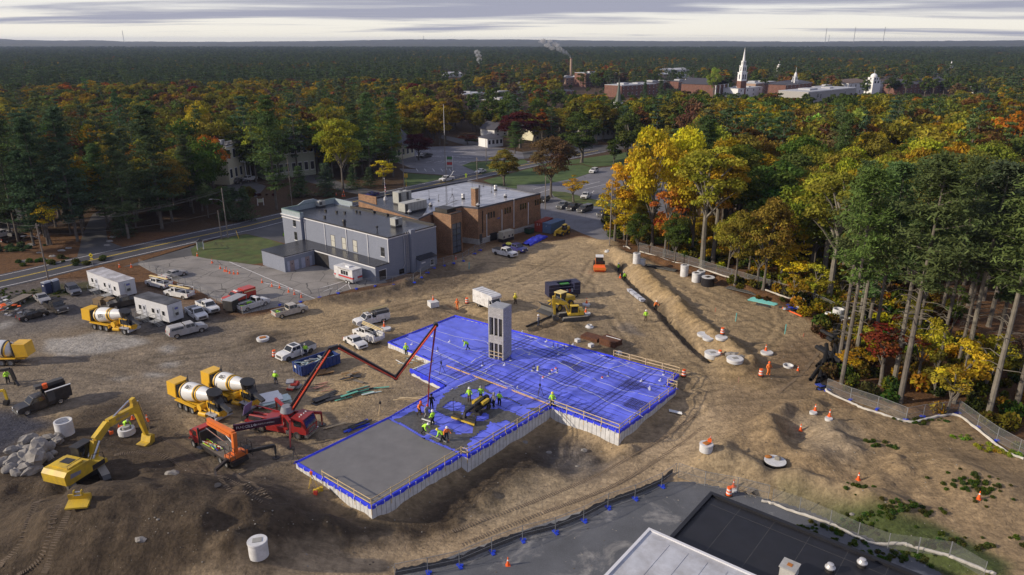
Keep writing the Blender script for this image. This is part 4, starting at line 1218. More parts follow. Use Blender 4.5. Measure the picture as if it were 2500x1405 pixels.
for k,(f0,f1,mt)in enumerate(((.08,.16,'l'),(.17,.31,'p'),(.32,.46,'l'),(.55,.68,'l'),(.69,.83,'p'),(.84,.92,'l'))):
 x0_,x1_=wx+(strip_x-wx)*f0*.98,wx+(strip_x-wx)*f1*.98
 m=MB();m.bz(x0_,x1_,wyc-.05,wyc-.001,0.02,2.2)
 dr=m.build('door',{'l':M('door_lilac',(.36,.38,.5),.5),'p':M('door_pinkgrey',(.30,.24,.25),.6)}[mt],an)
 if mt=='p':
  m=MB();m.bz((x0_+x1_)/2-.12,(x0_+x1_)/2+.12,wyc-.06,wyc-.051,1.35,1.6);m.build('notice',BLACK,dr)
w=MB();w.bz(.9+strip_x,-1.0,-.03,.019,.3,2.3);dk=w.build('garage_shade_panel',BLACK,an)  # flat black panel on the wall, shade of an open garage as colour
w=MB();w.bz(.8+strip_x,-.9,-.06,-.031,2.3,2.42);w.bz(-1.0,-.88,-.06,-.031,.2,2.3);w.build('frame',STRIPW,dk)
bk=MB()
for i in range(3):
 yc=wy0+(wy1-wyc)*0+wyc+(wy1-wyc)*(.2+.3*i)
 for o_ in(-.55,.55):
  for k in range(14):
   a0,a1=2*PI*k/14,2*PI*(k+1)/14
   bk.beam((wx-.012,yc+o_+.36*math.cos(a0),1.2+.36*math.sin(a0)),(wx-.012,yc+o_+.36*math.cos(a1),1.2+.36*math.sin(a1)),.01,.05)
  bk.beam((wx-.012,yc+o_,1.2),(wx-.012,yc+o_*.2,1.75),.01,.05)
 bk.beam((wx-.012,yc-.3,1.7),(wx-.012,yc+.35,1.75),.01,.05);bk.beam((wx-.012,yc,1.2),(wx-.012,yc-.3,1.75),.01,.05);bk.beam((wx-.012,yc,1.2),(wx-.012,yc+.4,1.9),.01,.05)
bk.build('bicycle_mural',BLACK,an)
p=P(849,604,ah+.16);t=thing('condenser','small white outdoor condenser on brackets on the low black roof under the windows','air conditioner',tuple(p),gang)
m=MB();m.bz(-.2,.2,-.45,.45,.25,1.1);m.build('casing',WHITE,t);m=MB();m.lathe([(.3,0),(.3,.03)],(-.24,0,.68),12,axis='x');m.build('fan',BLACK,t)
m=MB()
for y_ in(-.35,.35):m.bz(-.2,.2,y_-.03,y_+.03,0,.25)
m.build('bracket',GREY,t)
# brick building
bh=8.4
bC=P(1166.9,511.7,bh);bC.z=0
bR=P(1319.8,475.2,bh);bR.z=0
bx=(bR-bC).normalized();by=Vector((-bx.y,bx.x,0));bang=math.atan2(bx.y,bx.x)
def bl(px,py,z=bh):
 v=P(px,py,z)-bC
 return(v.dot(bx),v.dot(by))
bb=thing('brick_building','flat roofed tan brick building with pale roof, chimney and glazed stair tower','building',tuple(bC),bang)
foot=[(0,0),((bR-bC).length,0),bl(1138,444.4),bl(875,492),bl(1022,538),bl(1060,520),bl(1127,507)]
foot[2]=(foot[1][0],foot[2][1])
w=MB();w.prism(foot,1.3,bh);w.build('wall',BRICK,bb)
w=MB();w.prism(inset(foot,-.04),0,1.3);w.build('concrete_base',CONC,bb)
w=MB()
fi=inset(foot,.3)
for i in range(len(foot)):
 j=(i+1)%len(foot)
 w.prism([foot[i],foot[j],fi[j],fi[i]],bh,bh+.35)
w.build('parapet',M('roof_edge_blue',(.06,.065,.09),.5),bb)
w=MB();w.prism(fi,bh-.1,bh+.04);w.build('dark_roof',WETROOF,bb)
pal=[fi[0],fi[1],fi[2],bl(985,476),bl(1050,500),bl(1030,530),bl(1060,523),fi[6]]
w=MB();w.prism(pal,bh+.04,bh+.05);w.build('pale_roof',MEMB,bb)
sm_=MB()
for k in range(12):
 yy=foot[2][1]*(k+1)/13
 sm_.bz(.4,foot[1][0]-.4,yy-.025,yy+.025,bh+.05,bh+.056)
sm_.build('roof_seam',DKGREY,bb)
for(x0,x1,yb)in((1212,1230,0),(1250,1262,0),(1296,1310,0)):pass
wins=[(940+a/4.464,420+b/4.464)for a,b in((1130,478),(1157,470),(1187,463),(1310,428),(1336,420),(1363,413),(1480,383),(1505,376),(1531,369),(1641,335),(1666,328),(1691,320))]
for a,b in wins:
 t_,z_=wallpt(bC,bx,a,b)
 window(bb,t_,z_,.42,1.35,'x',0.0,-1,frame=.05,fm=BLACK,sill=False)
for px_,y0_,y1_ in((1188,524,578),(1225,512,565),(1254,483,556),(1289,495,548),(1178,515,570)):
 t_,z1_=wallpt(bC,bx,px_,y0_);t_,z0_=wallpt(bC,bx,px_,y1_)
 w=MB();w.bz(t_-.06,t_+.06,-.16,-.01,max(z0_,.6),min(z1_,bh+.5));w.build('conduit',BLACK if px_==1178 else STRIPW,bb)
t0_,_z=wallpt(bC,bx,1188,578);t1_,_z=wallpt(bC,bx,1228,568);w=MB();w.bz(t0_,t1_,-.2,-.06,1.3,1.45);w.build('conduit',STRIPW,bb)
t_,z_=wallpt(bC,bx,1174,585);w=MB();w.bz(t_-.45,t_+.45,-.06,-.01,0.1,2.4);w.build('door',DKGREY,bb)
t_,z_=wallpt(bC,bx,1217,533);w=MB();w.bz(t_-.45,t_+.45,-.1,-.01,z_-.15,z_+.15);w.build('wall_sign',M('blue_sign',(.08,.1,.3),.5),bb)
t_,z_=wallpt(bC,bx,1203,588);w=MB();w.bz(t_-1.0,t_+1.2,-.3,-.05,.1,1.9);w.build('vent_box',BLACK,bb)
p=bl(1162,503)
w=MB();w.bz(p[0]-.55,p[0]+.55,p[1]-.4,p[1]+1.0,bh,bh+4.1);ch=w.build('chimney',BRICK,bb)
w=MB();w.bz(p[0]-.65,p[0]+.65,p[1]-.5,p[1]+1.1,bh+4.1,bh+4.25);w.build('cap',CONC,ch)
w=MB();w.cyl((p[0]+1.5,p[1]+.3,bh),(p[0]+1.5,p[1]+.3,bh+4.6),.12,n=8);w.build('flue',BLACK,ch)
tb=P(1103.4,623);tt=height_at(tb.x,tb.y,525)
tl,tr=P(1056.3,517.5,tt),P(1127.4,517.5,tt);tb.z=0
tw=thing('stair_tower','narrow brick stair tower with tall glazing between the grey and brick buildings','tower',tuple(tb),math.atan2(tr.y-tb.y,tr.x-tb.x))
tW=(Vector((tr.x,tr.y,0))-tb).length;tDp=(Vector((tl.x,tl.y,0))-tb).length
w=MB();w.bz(0,.35,0,tDp,0,tt);w.bz(tW-.3,tW,0,tDp,0,tt);w.bz(.35,tW-.3,0.0,tDp,tt*.76,tt);w.bz(.35,tW-.3,tDp-.3,tDp,0,tt*.76);w.build('wall',BRICK,tw)
w=MB();w.bz(-.05,tW+.05,-.05,.25,tt,tt+.12);w.bz(-.05,.25,.25,tDp,tt,tt+.12);w.bz(tW-.25,tW+.05,.25,tDp,tt,tt+.12);w.build('coping',BLACK,tw)
w=MB();w.bz(.4,tW-.4,1.4,tDp-.2,tt,tt+.9);w.build('roof_box',BLACK,tw)
w=MB();w.bz(.35,tW-.3,.12,.16,0.1,tt*.76);gl_=w.build('glazing',M('stair_glass',(.10,.12,.16),.1,var=.2),tw)
w=MB()
for k in range(6):w.bz(.35,tW-.3,.06,.119,.1+k*tt*.15,.22+k*tt*.15)
for fx in(.0,.5,1.0):w.bz(.35+fx*(tW-.73),.43+fx*(tW-.73),.05,.118,.1,tt*.76)
w.build('mullion',BLACK,gl_)
rooftop_unit(1008,515,bh+.05,(6.4,2.2,1.9),bang,'long pale green air handler with louvred end between the two roofs')
rooftop_unit(976,498,bh+.05,(2.2,2.0,2.6),bang,'tall pale air handler box joined to the long unit')
rooftop_unit(993,491,bh+.05,(1.6,1.6,2.2),bang,'smaller pale cooling unit behind the tall air handler box')
for i,(a,b,k)in enumerate(((1131,487,1),(1210,466,1),(1234,483,0),(1167,506,0),(1031,498,0),(1052,505,0),(1000,523,0))):
 p=P(a,b,bh+.05);t=thing('exhaust_fan',['bright spun metal mushroom vent ','tall cylindrical metal exhaust stack '][k]+{0:'left of the brick chimney',1:'furthest back on the pale roof',2:'near the right front edge of the pale roof',3:'at the foot of the brick chimney',4:'behind the long air handler',5:'beside the stair tower roof',6:'in front of the long air handler'}[i],'roof vent',tuple(p),0,'metal vents on the pale roof')
 m=MB();m.cyl((0,0,0),(0,0,.4),.38+.05*k,n=12);m.build('curb',BLACK,t)
 m=MB()
 if k:m.lathe([(.42,.4),(.48,.5),(.42,.6),(.42,1.15),(.46,1.2),(.4,1.4),(.2,1.45)],(0,0,0),12)
 else:m.lathe([(.32,.4),(.5,.5),(.5,.62),(.28,.75),(.25,.95),(.08,1.0)],(0,0,0),12)
 m.build('cowl',M('spun_metal',(.6,.6,.62),.35,.4),t)
for i,(a,b)in enumerate(((1104,477),(1153,466),(1236,462),(1180,456),(1048,487),(1108,508),(1071,492),(1200,470),(1174,480))):
 p=P(a,b,bh+.05);m=MB();hh_=1.6+(i%3)*.5;m.cyl((0,0,0),(0,0,hh_),.045,n=6);m.bz(-.14,.14,-.14,.14,0,.2);m.cyl((0,0,hh_),(.25,0,hh_+.05),.045,n=6)
 mono('vent_pipe',m,DKGREY,'thin dark pipe standing on the pale roof','vent pipe',tuple(p),i,'thin pipes on the pale roof')
p=P(1090,500,bh);mt_=height_at(p.x,p.y,255,bh)
t=thing('radio_mast','tall thin lattice radio mast rising from the pale roof with a white top','antenna',tuple(p))
m=MB()
lg=[(.16*math.cos(a),.16*math.sin(a))for a in(0,2.1,4.2)]
for(a,b)in lg:m.cyl((a,b,0),(a*.5,b*.5,mt_*.72),.022,n=4)
k=0
while k<mt_*.72:
 f0,f1=1-.5*k/(mt_*.72),1-.5*(k+.5)/(mt_*.72)
 for q in range(3):
  a,b=lg[q],lg[(q+1)%3]
  m.beam((a[0]*f0,a[1]*f0,k),(b[0]*f1,b[1]*f1,k+.5),.015,.015)
 k+=.5
m.build('lattice',DKGREY,t)
m=MB();m.cyl((0,0,mt_*.7),(0,0,mt_),.06,.03,n=6);m.build('whip',WHITE,t)
m=MB();m.cyl((.2,.1,1.0),(.25,.1,mt_*.42),.03,n=5);m.build('side_pole',DKGREY,t)
m=MB();p=P(1100,499,bh+.05)
for s_ in(-1,1):m.beam((-3.5,s_*.15,.3),(3.5,s_*.15,.3),.04,.04)
for k in range(14):m.beam((-3.5+k*.5,-.15,.3),(-3.25+k*.5,.15,.3),.025,.025)
m.beam((-2,0,.3),(1.2,0,2.2),.04,.04);m.beam((2.4,0,.3),(1.2,0,2.2),.04,.04)
mono('fallen_mast_section',m,DKGREY,'low lattice frame lying across the pale roof beside the mast','antenna frame',tuple(p),bang+.3)
p=P(877,492,bh);q=P(920,500,bh)
m=MB();m.beam((0,0,.9),(q.x-p.x,q.y-p.y,.9),.3,1.9)
mono('screen_wall',m,BRICK,'short tan brick upstand on the dark roof next to the road','wall',tuple(p))
p=P(941,489,bh)
t=thing('flagpole','white flagpole with a limp striped flag on the dark roof','flagpole',tuple(p))
ph=height_at(p.x,p.y,437,bh)
m=MB();m.cyl((0,0,0),(0,0,ph),.06,.03,n=8);m.ball((0,0,ph+.08),.1);m.build('pole',WHITE,t)
m=MB();m.cyl((0,0,0),(0,0,.8),.5,.3,n=10);m.build('base',M('pale_pedestal',(.5,.5,.55),.6),t)
for k in range(7):
 m=MB();zz=ph*.42+k*.3
 m.box((.09+.02*(k%2),0,zz),(.16+.05*math.sin(k),.12,.29));m.build('flag_stripe',[M('flag_red',(.5,.03,.04),.8),WHITE][k%2]if k<5 else M('flag_blue',(.03,.04,.2),.8),t)
# roofs at the bottom right
rf=LOW
e1h=5.2
kA,kB,kC_=P(1735,1207,rf+e1h),P(2190,1388,rf+e1h),P(1645,1312,rf+e1h)
ex_=(kB-kA).normalized();ey_=Vector((ex_.y,-ex_.x,0))
t=thing('black_roofed_building','low building with black membrane roof and two metal vents at the bottom right','building',(kA.x,kA.y,rf),math.atan2(ex_.y,ex_.x))
LB=19.0
m=MB();m.bz(0,LB,-13,0,0,e1h);m.build('wall',CONC,t)
m=MB();m.bz(.3,LB-.3,-12.7,-.3,e1h,e1h+.05);m.build('roof',FLATBLK,t)
m=MB();m.bz(-.05,LB,-.35,.05,e1h,e1h+.3);m.bz(-.05,.3,-13,-.35,e1h,e1h+.3);m.bz(LB-.3,LB,-13,-.35,e1h,e1h+.3);m.build('parapet',FLATBLK,t)
m=MB();m.bz(-.12,LB,.05,.09,e1h+.05,e1h+.12);m.build('drip_edge',GREY,t)
m=MB()
for k in range(1,6):m.bz(k*LB/6-.02,k*LB/6+.02,-12.6,-.4,e1h+.05,e1h+.056)
m.bz(.3,LB-.4,-1.6,-1.56,e1h+.05,e1h+.057)
m.build('roof_seam',DKGREY,t)
for i,(a,b)in enumerate(((2025,1396),(2103,1384))):
 p=P(a,b,rf+e1h)
 v=thing('roof_vent',['rounded spun metal roof vent beside the square stack on the black roof','right hand spun metal roof vent at the end of the black roof'][i],'roof vent',tuple(p))
 m=MB();m.cyl((0,0,0),(0,0,.35),.38,n=14);m.build('curb',BLACK,v)
 m=MB();m.lathe([(.28,.35),(.42,.4),(.42,.5),(.3,.62),(.26,.78),(.06,.84)],(0,0,0),16);m.build('cowl',MATS['spun_metal'],v)
p=P(1925,1404,rf+e1h);t=thing('square_stack','square white block stack with rusty opening on the black roof','chimney',tuple(p),math.atan2(ex_.y,ex_.x))
m=MB();m.bz(-.6,.6,-.6,.6,0,.9);m.build('stack',PAINTED if False else M('dirty_white',(.5,.5,.5),.8,dirt=.4),t);m=MB();m.bz(-.68,.68,-.68,.68,.9,1.0);m.build('cap',CONC,t)
m=MB();m.bz(-.2,.2,-.2,.2,1.0,1.03);m.build('opening',M('rust_orange',(.4,.15,.03),.8),t)
w1h=6.4
q1,q2,q3=P(1586,1298,rf+w1h),P(1860,1420,rf+w1h),P(1478,1405,rf+w1h)
wx_=(q2-q1).normalized()
t=thing('white_roofed_building','low building with stained white panelled roof at the bottom edge','building',(q1.x,q1.y,rf),math.atan2(wx_.y,wx_.x))
m=MB();m.bz(0,11,-12,0,0,w1h);m.build('wall',STRIPW,t)
m=MB();m.bz(-.15,11.1,-12,.12,w1h,w1h+.12);m.build('roof',M('white_roof',(.50,.52,.58),.55,var=.14,vs=.7,dirt=.5,dcol=(.2,.17,.14)),t)
m=MB();m.bz(-.17,11.1,-.1,.14,w1h+.12,w1h+.26);m.bz(-.17,.08,-12,-.1,w1h+.12,w1h+.26);m.build('edge_trim',STRIPW,t)
for i in range(6):
 m=MB();m.bz(.6+i*1.7,2.24+i*1.7,-11.9,-.75,w1h+.12,w1h+.15);m.build('roof_panel',MATS['white_roof'],t)
# trees
def leafmat(name,trans=0.35):
 m=bpy.data.materials.new(name);m.use_nodes=True
 nt=m.node_tree;L=nt.links.new
 for n in list(nt.nodes):nt.nodes.remove(n)
 out=nd(nt,'ShaderNodeOutputMaterial')
 ti=nd(nt,'ShaderNodeAttribute',attribute_name='tint',attribute_type='INSTANCER')
 lv=nd(nt,'ShaderNodeAttribute',attribute_name='lv')
 sp=nd(nt,'ShaderNodeSeparateXYZ');L(lv.outputs['Vector'],sp.inputs[0])
 s=nd(nt,'ShaderNodeVectorMath',operation='SCALE');L(ti.outputs['Vector'],s.inputs[0]);L(sp.outputs[0],s.inputs['Scale'])
 hs=nd(nt,'ShaderNodeHueSaturation');L(s.outputs[0],hs.inputs['Color']);L(sp.outputs[1],hs.inputs['Hue'])
 df=nd(nt,'ShaderNodeBsdfDiffuse');tr=nd(nt,'ShaderNodeBsdfTranslucent')
 L(hs.outputs[0],df.inputs[0]);L(hs.outputs[0],tr.inputs[0])
 mx=nd(nt,'ShaderNodeMixShader',i_0=trans);L(df.outputs[0],mx.inputs[1]);L(tr.outputs[0],mx.inputs[2]);L(mx.outputs[0],out.inputs[0])
 return m
LEAF=leafmat('leaves')
NEEDLE=leafmat('needles',0.3)
BARK=M('bark',(0.13,0.115,0.10),0.95,var=0.35,vs=1.2,bump=0.6,bs=5)
BARKP=M('pale_bark',(0.17,0.155,0.132),0.95,var=0.3,vs=0.9,bump=0.5,bs=5)
def leafmesh(name,C,Nrm,size,lv,hue,mat,asp=0.75,seed=0):
 """C centres, Nrm facing, one small quad per leaf cluster"""
 rs=np.random.RandomState(seed)
 n=len(C)
 Nrm=Nrm/np.maximum(1e-6,np.linalg.norm(Nrm,axis=1))[:,None]
 t=rs.normal(size=(n,3));u=np.cross(Nrm,t);u/=np.maximum(1e-6,np.linalg.norm(u,axis=1))[:,None]
 w=np.cross(Nrm,u)
 sz=(size*rs.uniform(0.6,1.3,n))[:,None]
 V=np.stack([C-u*sz*.5-w*sz*.5*asp,C+u*sz*.55-w*sz*.3*asp,C+u*sz*.4+w*sz*.5*asp,C-u*sz*.45+w*sz*.35*asp],1).reshape(-1,3)
 me=bpy.data.meshes.new(name)
 me.vertices.add(4*n);me.vertices.foreach_set('co',V.ravel())
 me.loops.add(4*n);me.loops.foreach_set('vertex_index',np.arange(4*n))
 me.polygons.add(n);me.polygons.foreach_set('loop_start',np.arange(0,4*n,4))
 me.update(calc_edges=True)
 a=me.attributes.new('lv','FLOAT_VECTOR','POINT')
 d=np.stack([np.repeat(lv,4),np.repeat(0.5+hue,4),np.zeros(4*n)],1)
 a.data.foreach_set('vector',d.ravel())
 me.materials.append(mat)
 return me
def sph(rs,n):
 v=rs.normal(size=(n,3));return v/np.linalg.norm(v,axis=1)[:,None]
def broad(seed,H=20.0,Rr=6.5,n=7000,nb=46,leaf=0.42,base=0.25,tall=False,trunkm=None,sparse=1.0):
 rs=np.random.RandomState(seed)
 z0=H*base
 cz,hz=(H+z0)/2,(H-z0)/2
 d=sph(rs,nb)
 rad=rs.uniform(0.35,0.86,nb)**0.7
 B=d*rad[:,None]*np.array([Rr,Rr,hz*0.92])
 B[:,2]+=cz
 k=1-0.35*np.clip((B[:,2]-cz)/hz,0,1)-0.25*np.clip((cz-B[:,2])/hz,0,1)
 B[:,:2]*=k[:,None]
 if tall:B[:,2]=z0+(B[:,2]-z0)*1.0;B[:,:2]+=rs.uniform(-1,1,(nb,2))*.6
 br=Rr*rs.uniform(0.20,0.36,nb)
 wgt=br**2;wgt/=wgt.sum()
 which=rs.choice(nb,n,p=wgt)
 dd=sph(rs,n);dd[:,2]=np.abs(dd[:,2])*1.0-0.35*rs.rand(n);dd/=np.linalg.norm(dd,axis=1)[:,None]
 rr=rs.uniform(0.55,1.12,n)
 C=B[which]+dd*(br[which]*rr)[:,None]*np.array([1,1,0.72])
 N=dd*0.8+sph(rs,n)*0.9+np.array([0,0,0.35])
 blv=rs.uniform(0.72,1.28,nb);bh=rs.normal(0,0.012,nb)
 lv=blv[which]*rs.uniform(0.75,1.25,n);hue=bh[which]+rs.normal(0,0.006,n)
 crown=leafmesh('crown',C,N,leaf,lv,hue,LEAF,seed=seed)
 tm=MB()
 lean=rs.uniform(-.6,.6,2)
 top=Vector((lean[0],lean[1],z0+hz*.7))
 tr=H*0.016+.06
 tm.tube([(0,0,-.3),(0,0,.6),(lean[0]*.4,lean[1]*.4,z0*.7),tuple(top*.5+Vector((0,0,(z0+hz*.7)*.25))),tuple(top)],[tr*1.5,tr,tr*.8,tr*.6,tr*.25],7)
 for i in rs.choice(nb,min(nb,16 if tall else 11),replace=False):
  b=Vector(B[i]);s=Vector((lean[0]*.5,lean[1]*.5,max(z0*.65,b.z-(Vector((b.x,b.y,0)).length)*1.3-rs.uniform(0,1.5))))
  mid=s.lerp(b,.5)+Vector((0,0,.5))
  tm.tube([s,mid,b],[tr*.5,tr*.3,tr*.1],5,caps=False)
 trunk=tm.build('trunk',trunkm or BARK,mesh_only=True)
 return trunk,crown
def pine(seed,H=27.0,Rr=4.6,start=0.35,cl=5,q=17,leaf=0.50,whorl=0.95,cone=False,dead=0,trunkm=None,nbw=5):
 rs=np.random.RandomState(seed)
 tm=MB();tr=0.30 if not cone else 0.15
 tm.tube([(0,0,-.3),(0,0,.5),(.1,0,H*.5),(0,.1,H*.97)],[tr*1.35,tr,tr*.7,.04],8)
 Cs,Ns,lvs=[],[],[]
 z=H*start
 while z<H-.3:
  f=(z-H*start)/(H*(1-start))
  Lb=Rr*((1-f)**0.9 if cone else(min(1,.55+f*2.2)if f<.25 else(1-(f-.25)/.78)**0.62))
  if not cone:Lb*=rs.uniform(.75,1.15)
  for b in range(nbw):
   a=rs.uniform(0,2*PI);l=Lb*rs.uniform(.6,1.2)+.25
   up=(0.18+.5*f)if not cone else-.12
   d=np.array([math.cos(a),math.sin(a),up]);d/=np.linalg.norm(d)
   if(not cone)and l>1.2 and rs.rand()<.6:tm.tube([(0,0,z),tuple(d*l*.8+np.array([0,0,z]))],[.06,.02],3,caps=False)
   for c in range(cl):
    t=.28+.75*(c+rs.rand()*.6)/cl
    p=np.array([0,0,z])+d*l*t
    nq=q
    o=rs.normal(size=(nq,3))*np.array([.52,.52,.16])*(0.6+.14*l)
    Cs.append(p+o);Ns.append(rs.normal(size=(nq,3))*.55+np.array([0,0,1.0])+d*.3)
    lvs.append(np.full(nq,rs.uniform(.7,1.3))*rs.uniform(.8,1.2,nq))
  z+=whorl*rs.uniform(.75,1.25)
 for i in range(dead):
  zz=H*rs.uniform(.22,start+.05);a=rs.uniform(0,2*PI);l=rs.uniform(1,3.0)
  tm.tube([(0,0,zz),(math.cos(a)*l*.6,math.sin(a)*l*.6,zz+.25),(math.cos(a+.15)*l,math.sin(a+.15)*l,zz+rs.uniform(-.3,.3))],[.055,.035,.015],4,caps=False)
 C,N,lv=np.concatenate(Cs),np.concatenate(Ns),np.concatenate(lvs)
 crown=leafmesh('crown',C,N,leaf,lv,rs.normal(0,.006,len(C)),NEEDLE,asp=.32,seed=seed)
 return tm.build('trunk',trunkm or BARK,mesh_only=True),crown
def bare(seed,H=14.0):
 rs=np.random.RandomState(seed);tm=MB()
 def grow(p,d,l,r,k):
  q=p+d*l
  tm.tube([p,q],[r,r*.62],5 if k>2 else 3,caps=False)
  if k:
   for _ in range(3 if k>1 else 4):
    dd=(d+Vector(rs.normal(0,.42,3))).normalized();dd.z=abs(dd.z)*.9+.1
    grow(q,dd.normalized(),l*rs.uniform(.6,.85),r*.6,k-1)
 grow(Vector((0,0,-.2)),Vector((0,0,1)),H*.28,.2,4)
 return tm.build('trunk',M('grey_twigs',(.23,.19,.165),.9),mesh_only=True),leafmesh('crown',rs.normal(size=(260,3))*[2,2,2.2]+[0,0,H*.7],sph(rs,260),.25,np.ones(260),np.zeros(260),LEAF)
PROTO={'b_near':[broad(11),broad(12,Rr=7.2,nb=55,n=8000),broad(13,H=21,Rr=5.6),broad(14,H=18,Rr=7,nb=38)],'b_tall':[broad(21,H=25,Rr=6.0,n=6500,nb=40,base=.46,tall=True,trunkm=BARKP),broad(22,H=25,Rr=5.2,n=5200,nb=34,base=.42,tall=True,trunkm=BARKP)],'b_thin':[broad(31,H=14,Rr=3.8,n=1300,nb=26,leaf=.36,base=.3),broad(32,H=12,Rr=3.4,n=1700,nb=22,leaf=.34,base=.2)],'b_mid':[broad(41,n=1900,leaf=.85,nb=40),broad(42,n=1900,leaf=.85,Rr=7.2),broad(43,H=21,n=1700,leaf=.85,Rr=5.6)],'b_far':[broad(51,n=420,leaf=1.7,nb=26),broad(52,n=420,leaf=1.7,Rr=7.2,nb=24)],'p_near':[pine(61,start=.2),pine(62,Rr=5.4,start=.24),pine(63,H=29,Rr=4.8,start=.16)],'p_bare':[pine(71,H=28,start=.56,dead=26,Rr=4.4,trunkm=BARKP),pine(72,H=28,start=.5,dead=30,Rr=5.0),pine(73,H=27,start=.62,dead=20,Rr=4.0)],'spruce':[pine(81,H=12,Rr=3.2,start=.06,cone=True,whorl=.55,cl=4,q=8,leaf=.5),pine(82,H=12,Rr=2.8,start=.08,cone=True,whorl=.6,cl=4,q=8,leaf=.5)],'p_mid':[pine(91,cl=3,q=5,leaf=1.05,whorl=1.6,start=.25),pine(92,cl=3,q=5,leaf=1.05,whorl=1.6,Rr=5.2,start=.25)],'p_far':[pine(101,cl=2,q=3,leaf=2.0,whorl=2.6,start=.2,Rr=5.0,nbw=4),pine(102,cl=2,q=3,leaf=2.0,whorl=2.6,start=.2,nbw=4)],'bare':[bare(5),bare(6)],}
PH={'b_near':[20,20,21,18],'b_tall':[25,25],'b_thin':[14,12],'b_mid':[20,20,21],'b_far':[20,20],'p_near':[27,27,29],'p_bare':[28,28,27],'spruce':[12,12],'p_mid':[27,27],'p_far':[27,27],'bare':[14,14]}
PR={'b_near':[6.5,7.2,5.6,7],'b_tall':[6,5.2],'b_thin':[3.8,3.4],'b_mid':[6.5,7.2,5.6],'b_far':[6.5,7.2],'p_near':[4.6,5.2,4.4],'p_bare':[4.4,5,4],'spruce':[3.2,2.8],'p_mid':[4.6,5.2],'p_far':[5,4.6],'bare':[4.5,4.5]}
TINT=dict(pine=(.115,.165,.06),pined=(.082,.128,.066),palepine=(.13,.18,.055),green=(.09,.13,.03),olive=(.215,.20,.034),yellow=(.68,.50,.035),gold=(.48,.34,.03),orange=(.46,.17,.028),rust=(.20,.10,.035),red=(.20,.045,.025),maroon=(.075,.018,.02),brown=(.14,.095,.05),lime=(.27,.36,.06),ygreen=(.36,.33,.04),grey=(.16,.12,.09))
WORD=dict(palepine='pale green',pine='green',pined='dark blue green',green='dark green',olive='olive',yellow='bright yellow',gold='golden',orange='orange',rust='rust brown',red='red',maroon='maroon',brown='brown',lime='pale lime green',ygreen='yellow green',grey='greyish bare looking')
tree_root={}
def place_tree(kind,x,y,z,h,wscale,tint,label,group,seed,parts=True):
 rr=random.Random(seed)
 i=rr.randrange(len(PROTO[kind]))
 s=h/PH[kind][i]
 sw=s if wscale is None else wscale/PR[kind][i]
 pineish=kind[0]in 'ps'
 nm='spruce_tree' if kind=='spruce' else('pine_tree' if pineish else('bare_tree' if kind=='bare' else 'broadleaf_tree'))
 e=bpy.data.objects.new(nm,None)
 COL.objects.link(e)
 e.location=(x,y,z);e.rotation_euler=(0,0,rr.uniform(0,6.28));e.scale=(sw,sw,s)
 tag(e,label,'tree',group)
 t_=[c*rr.uniform(.85,1.15)*(.72 if group and tint in('gold','orange','yellow','red','rust')else 1)for c in TINT[tint]]
 tm,cm=PROTO[kind][i]
 for n_,me in(('trunk',tm),('crown',cm)):
  o=bpy.data.objects.new(n_,me);COL.objects.link(o);o.parent=e
  if n_=='crown':o['tint']=t_
 return e
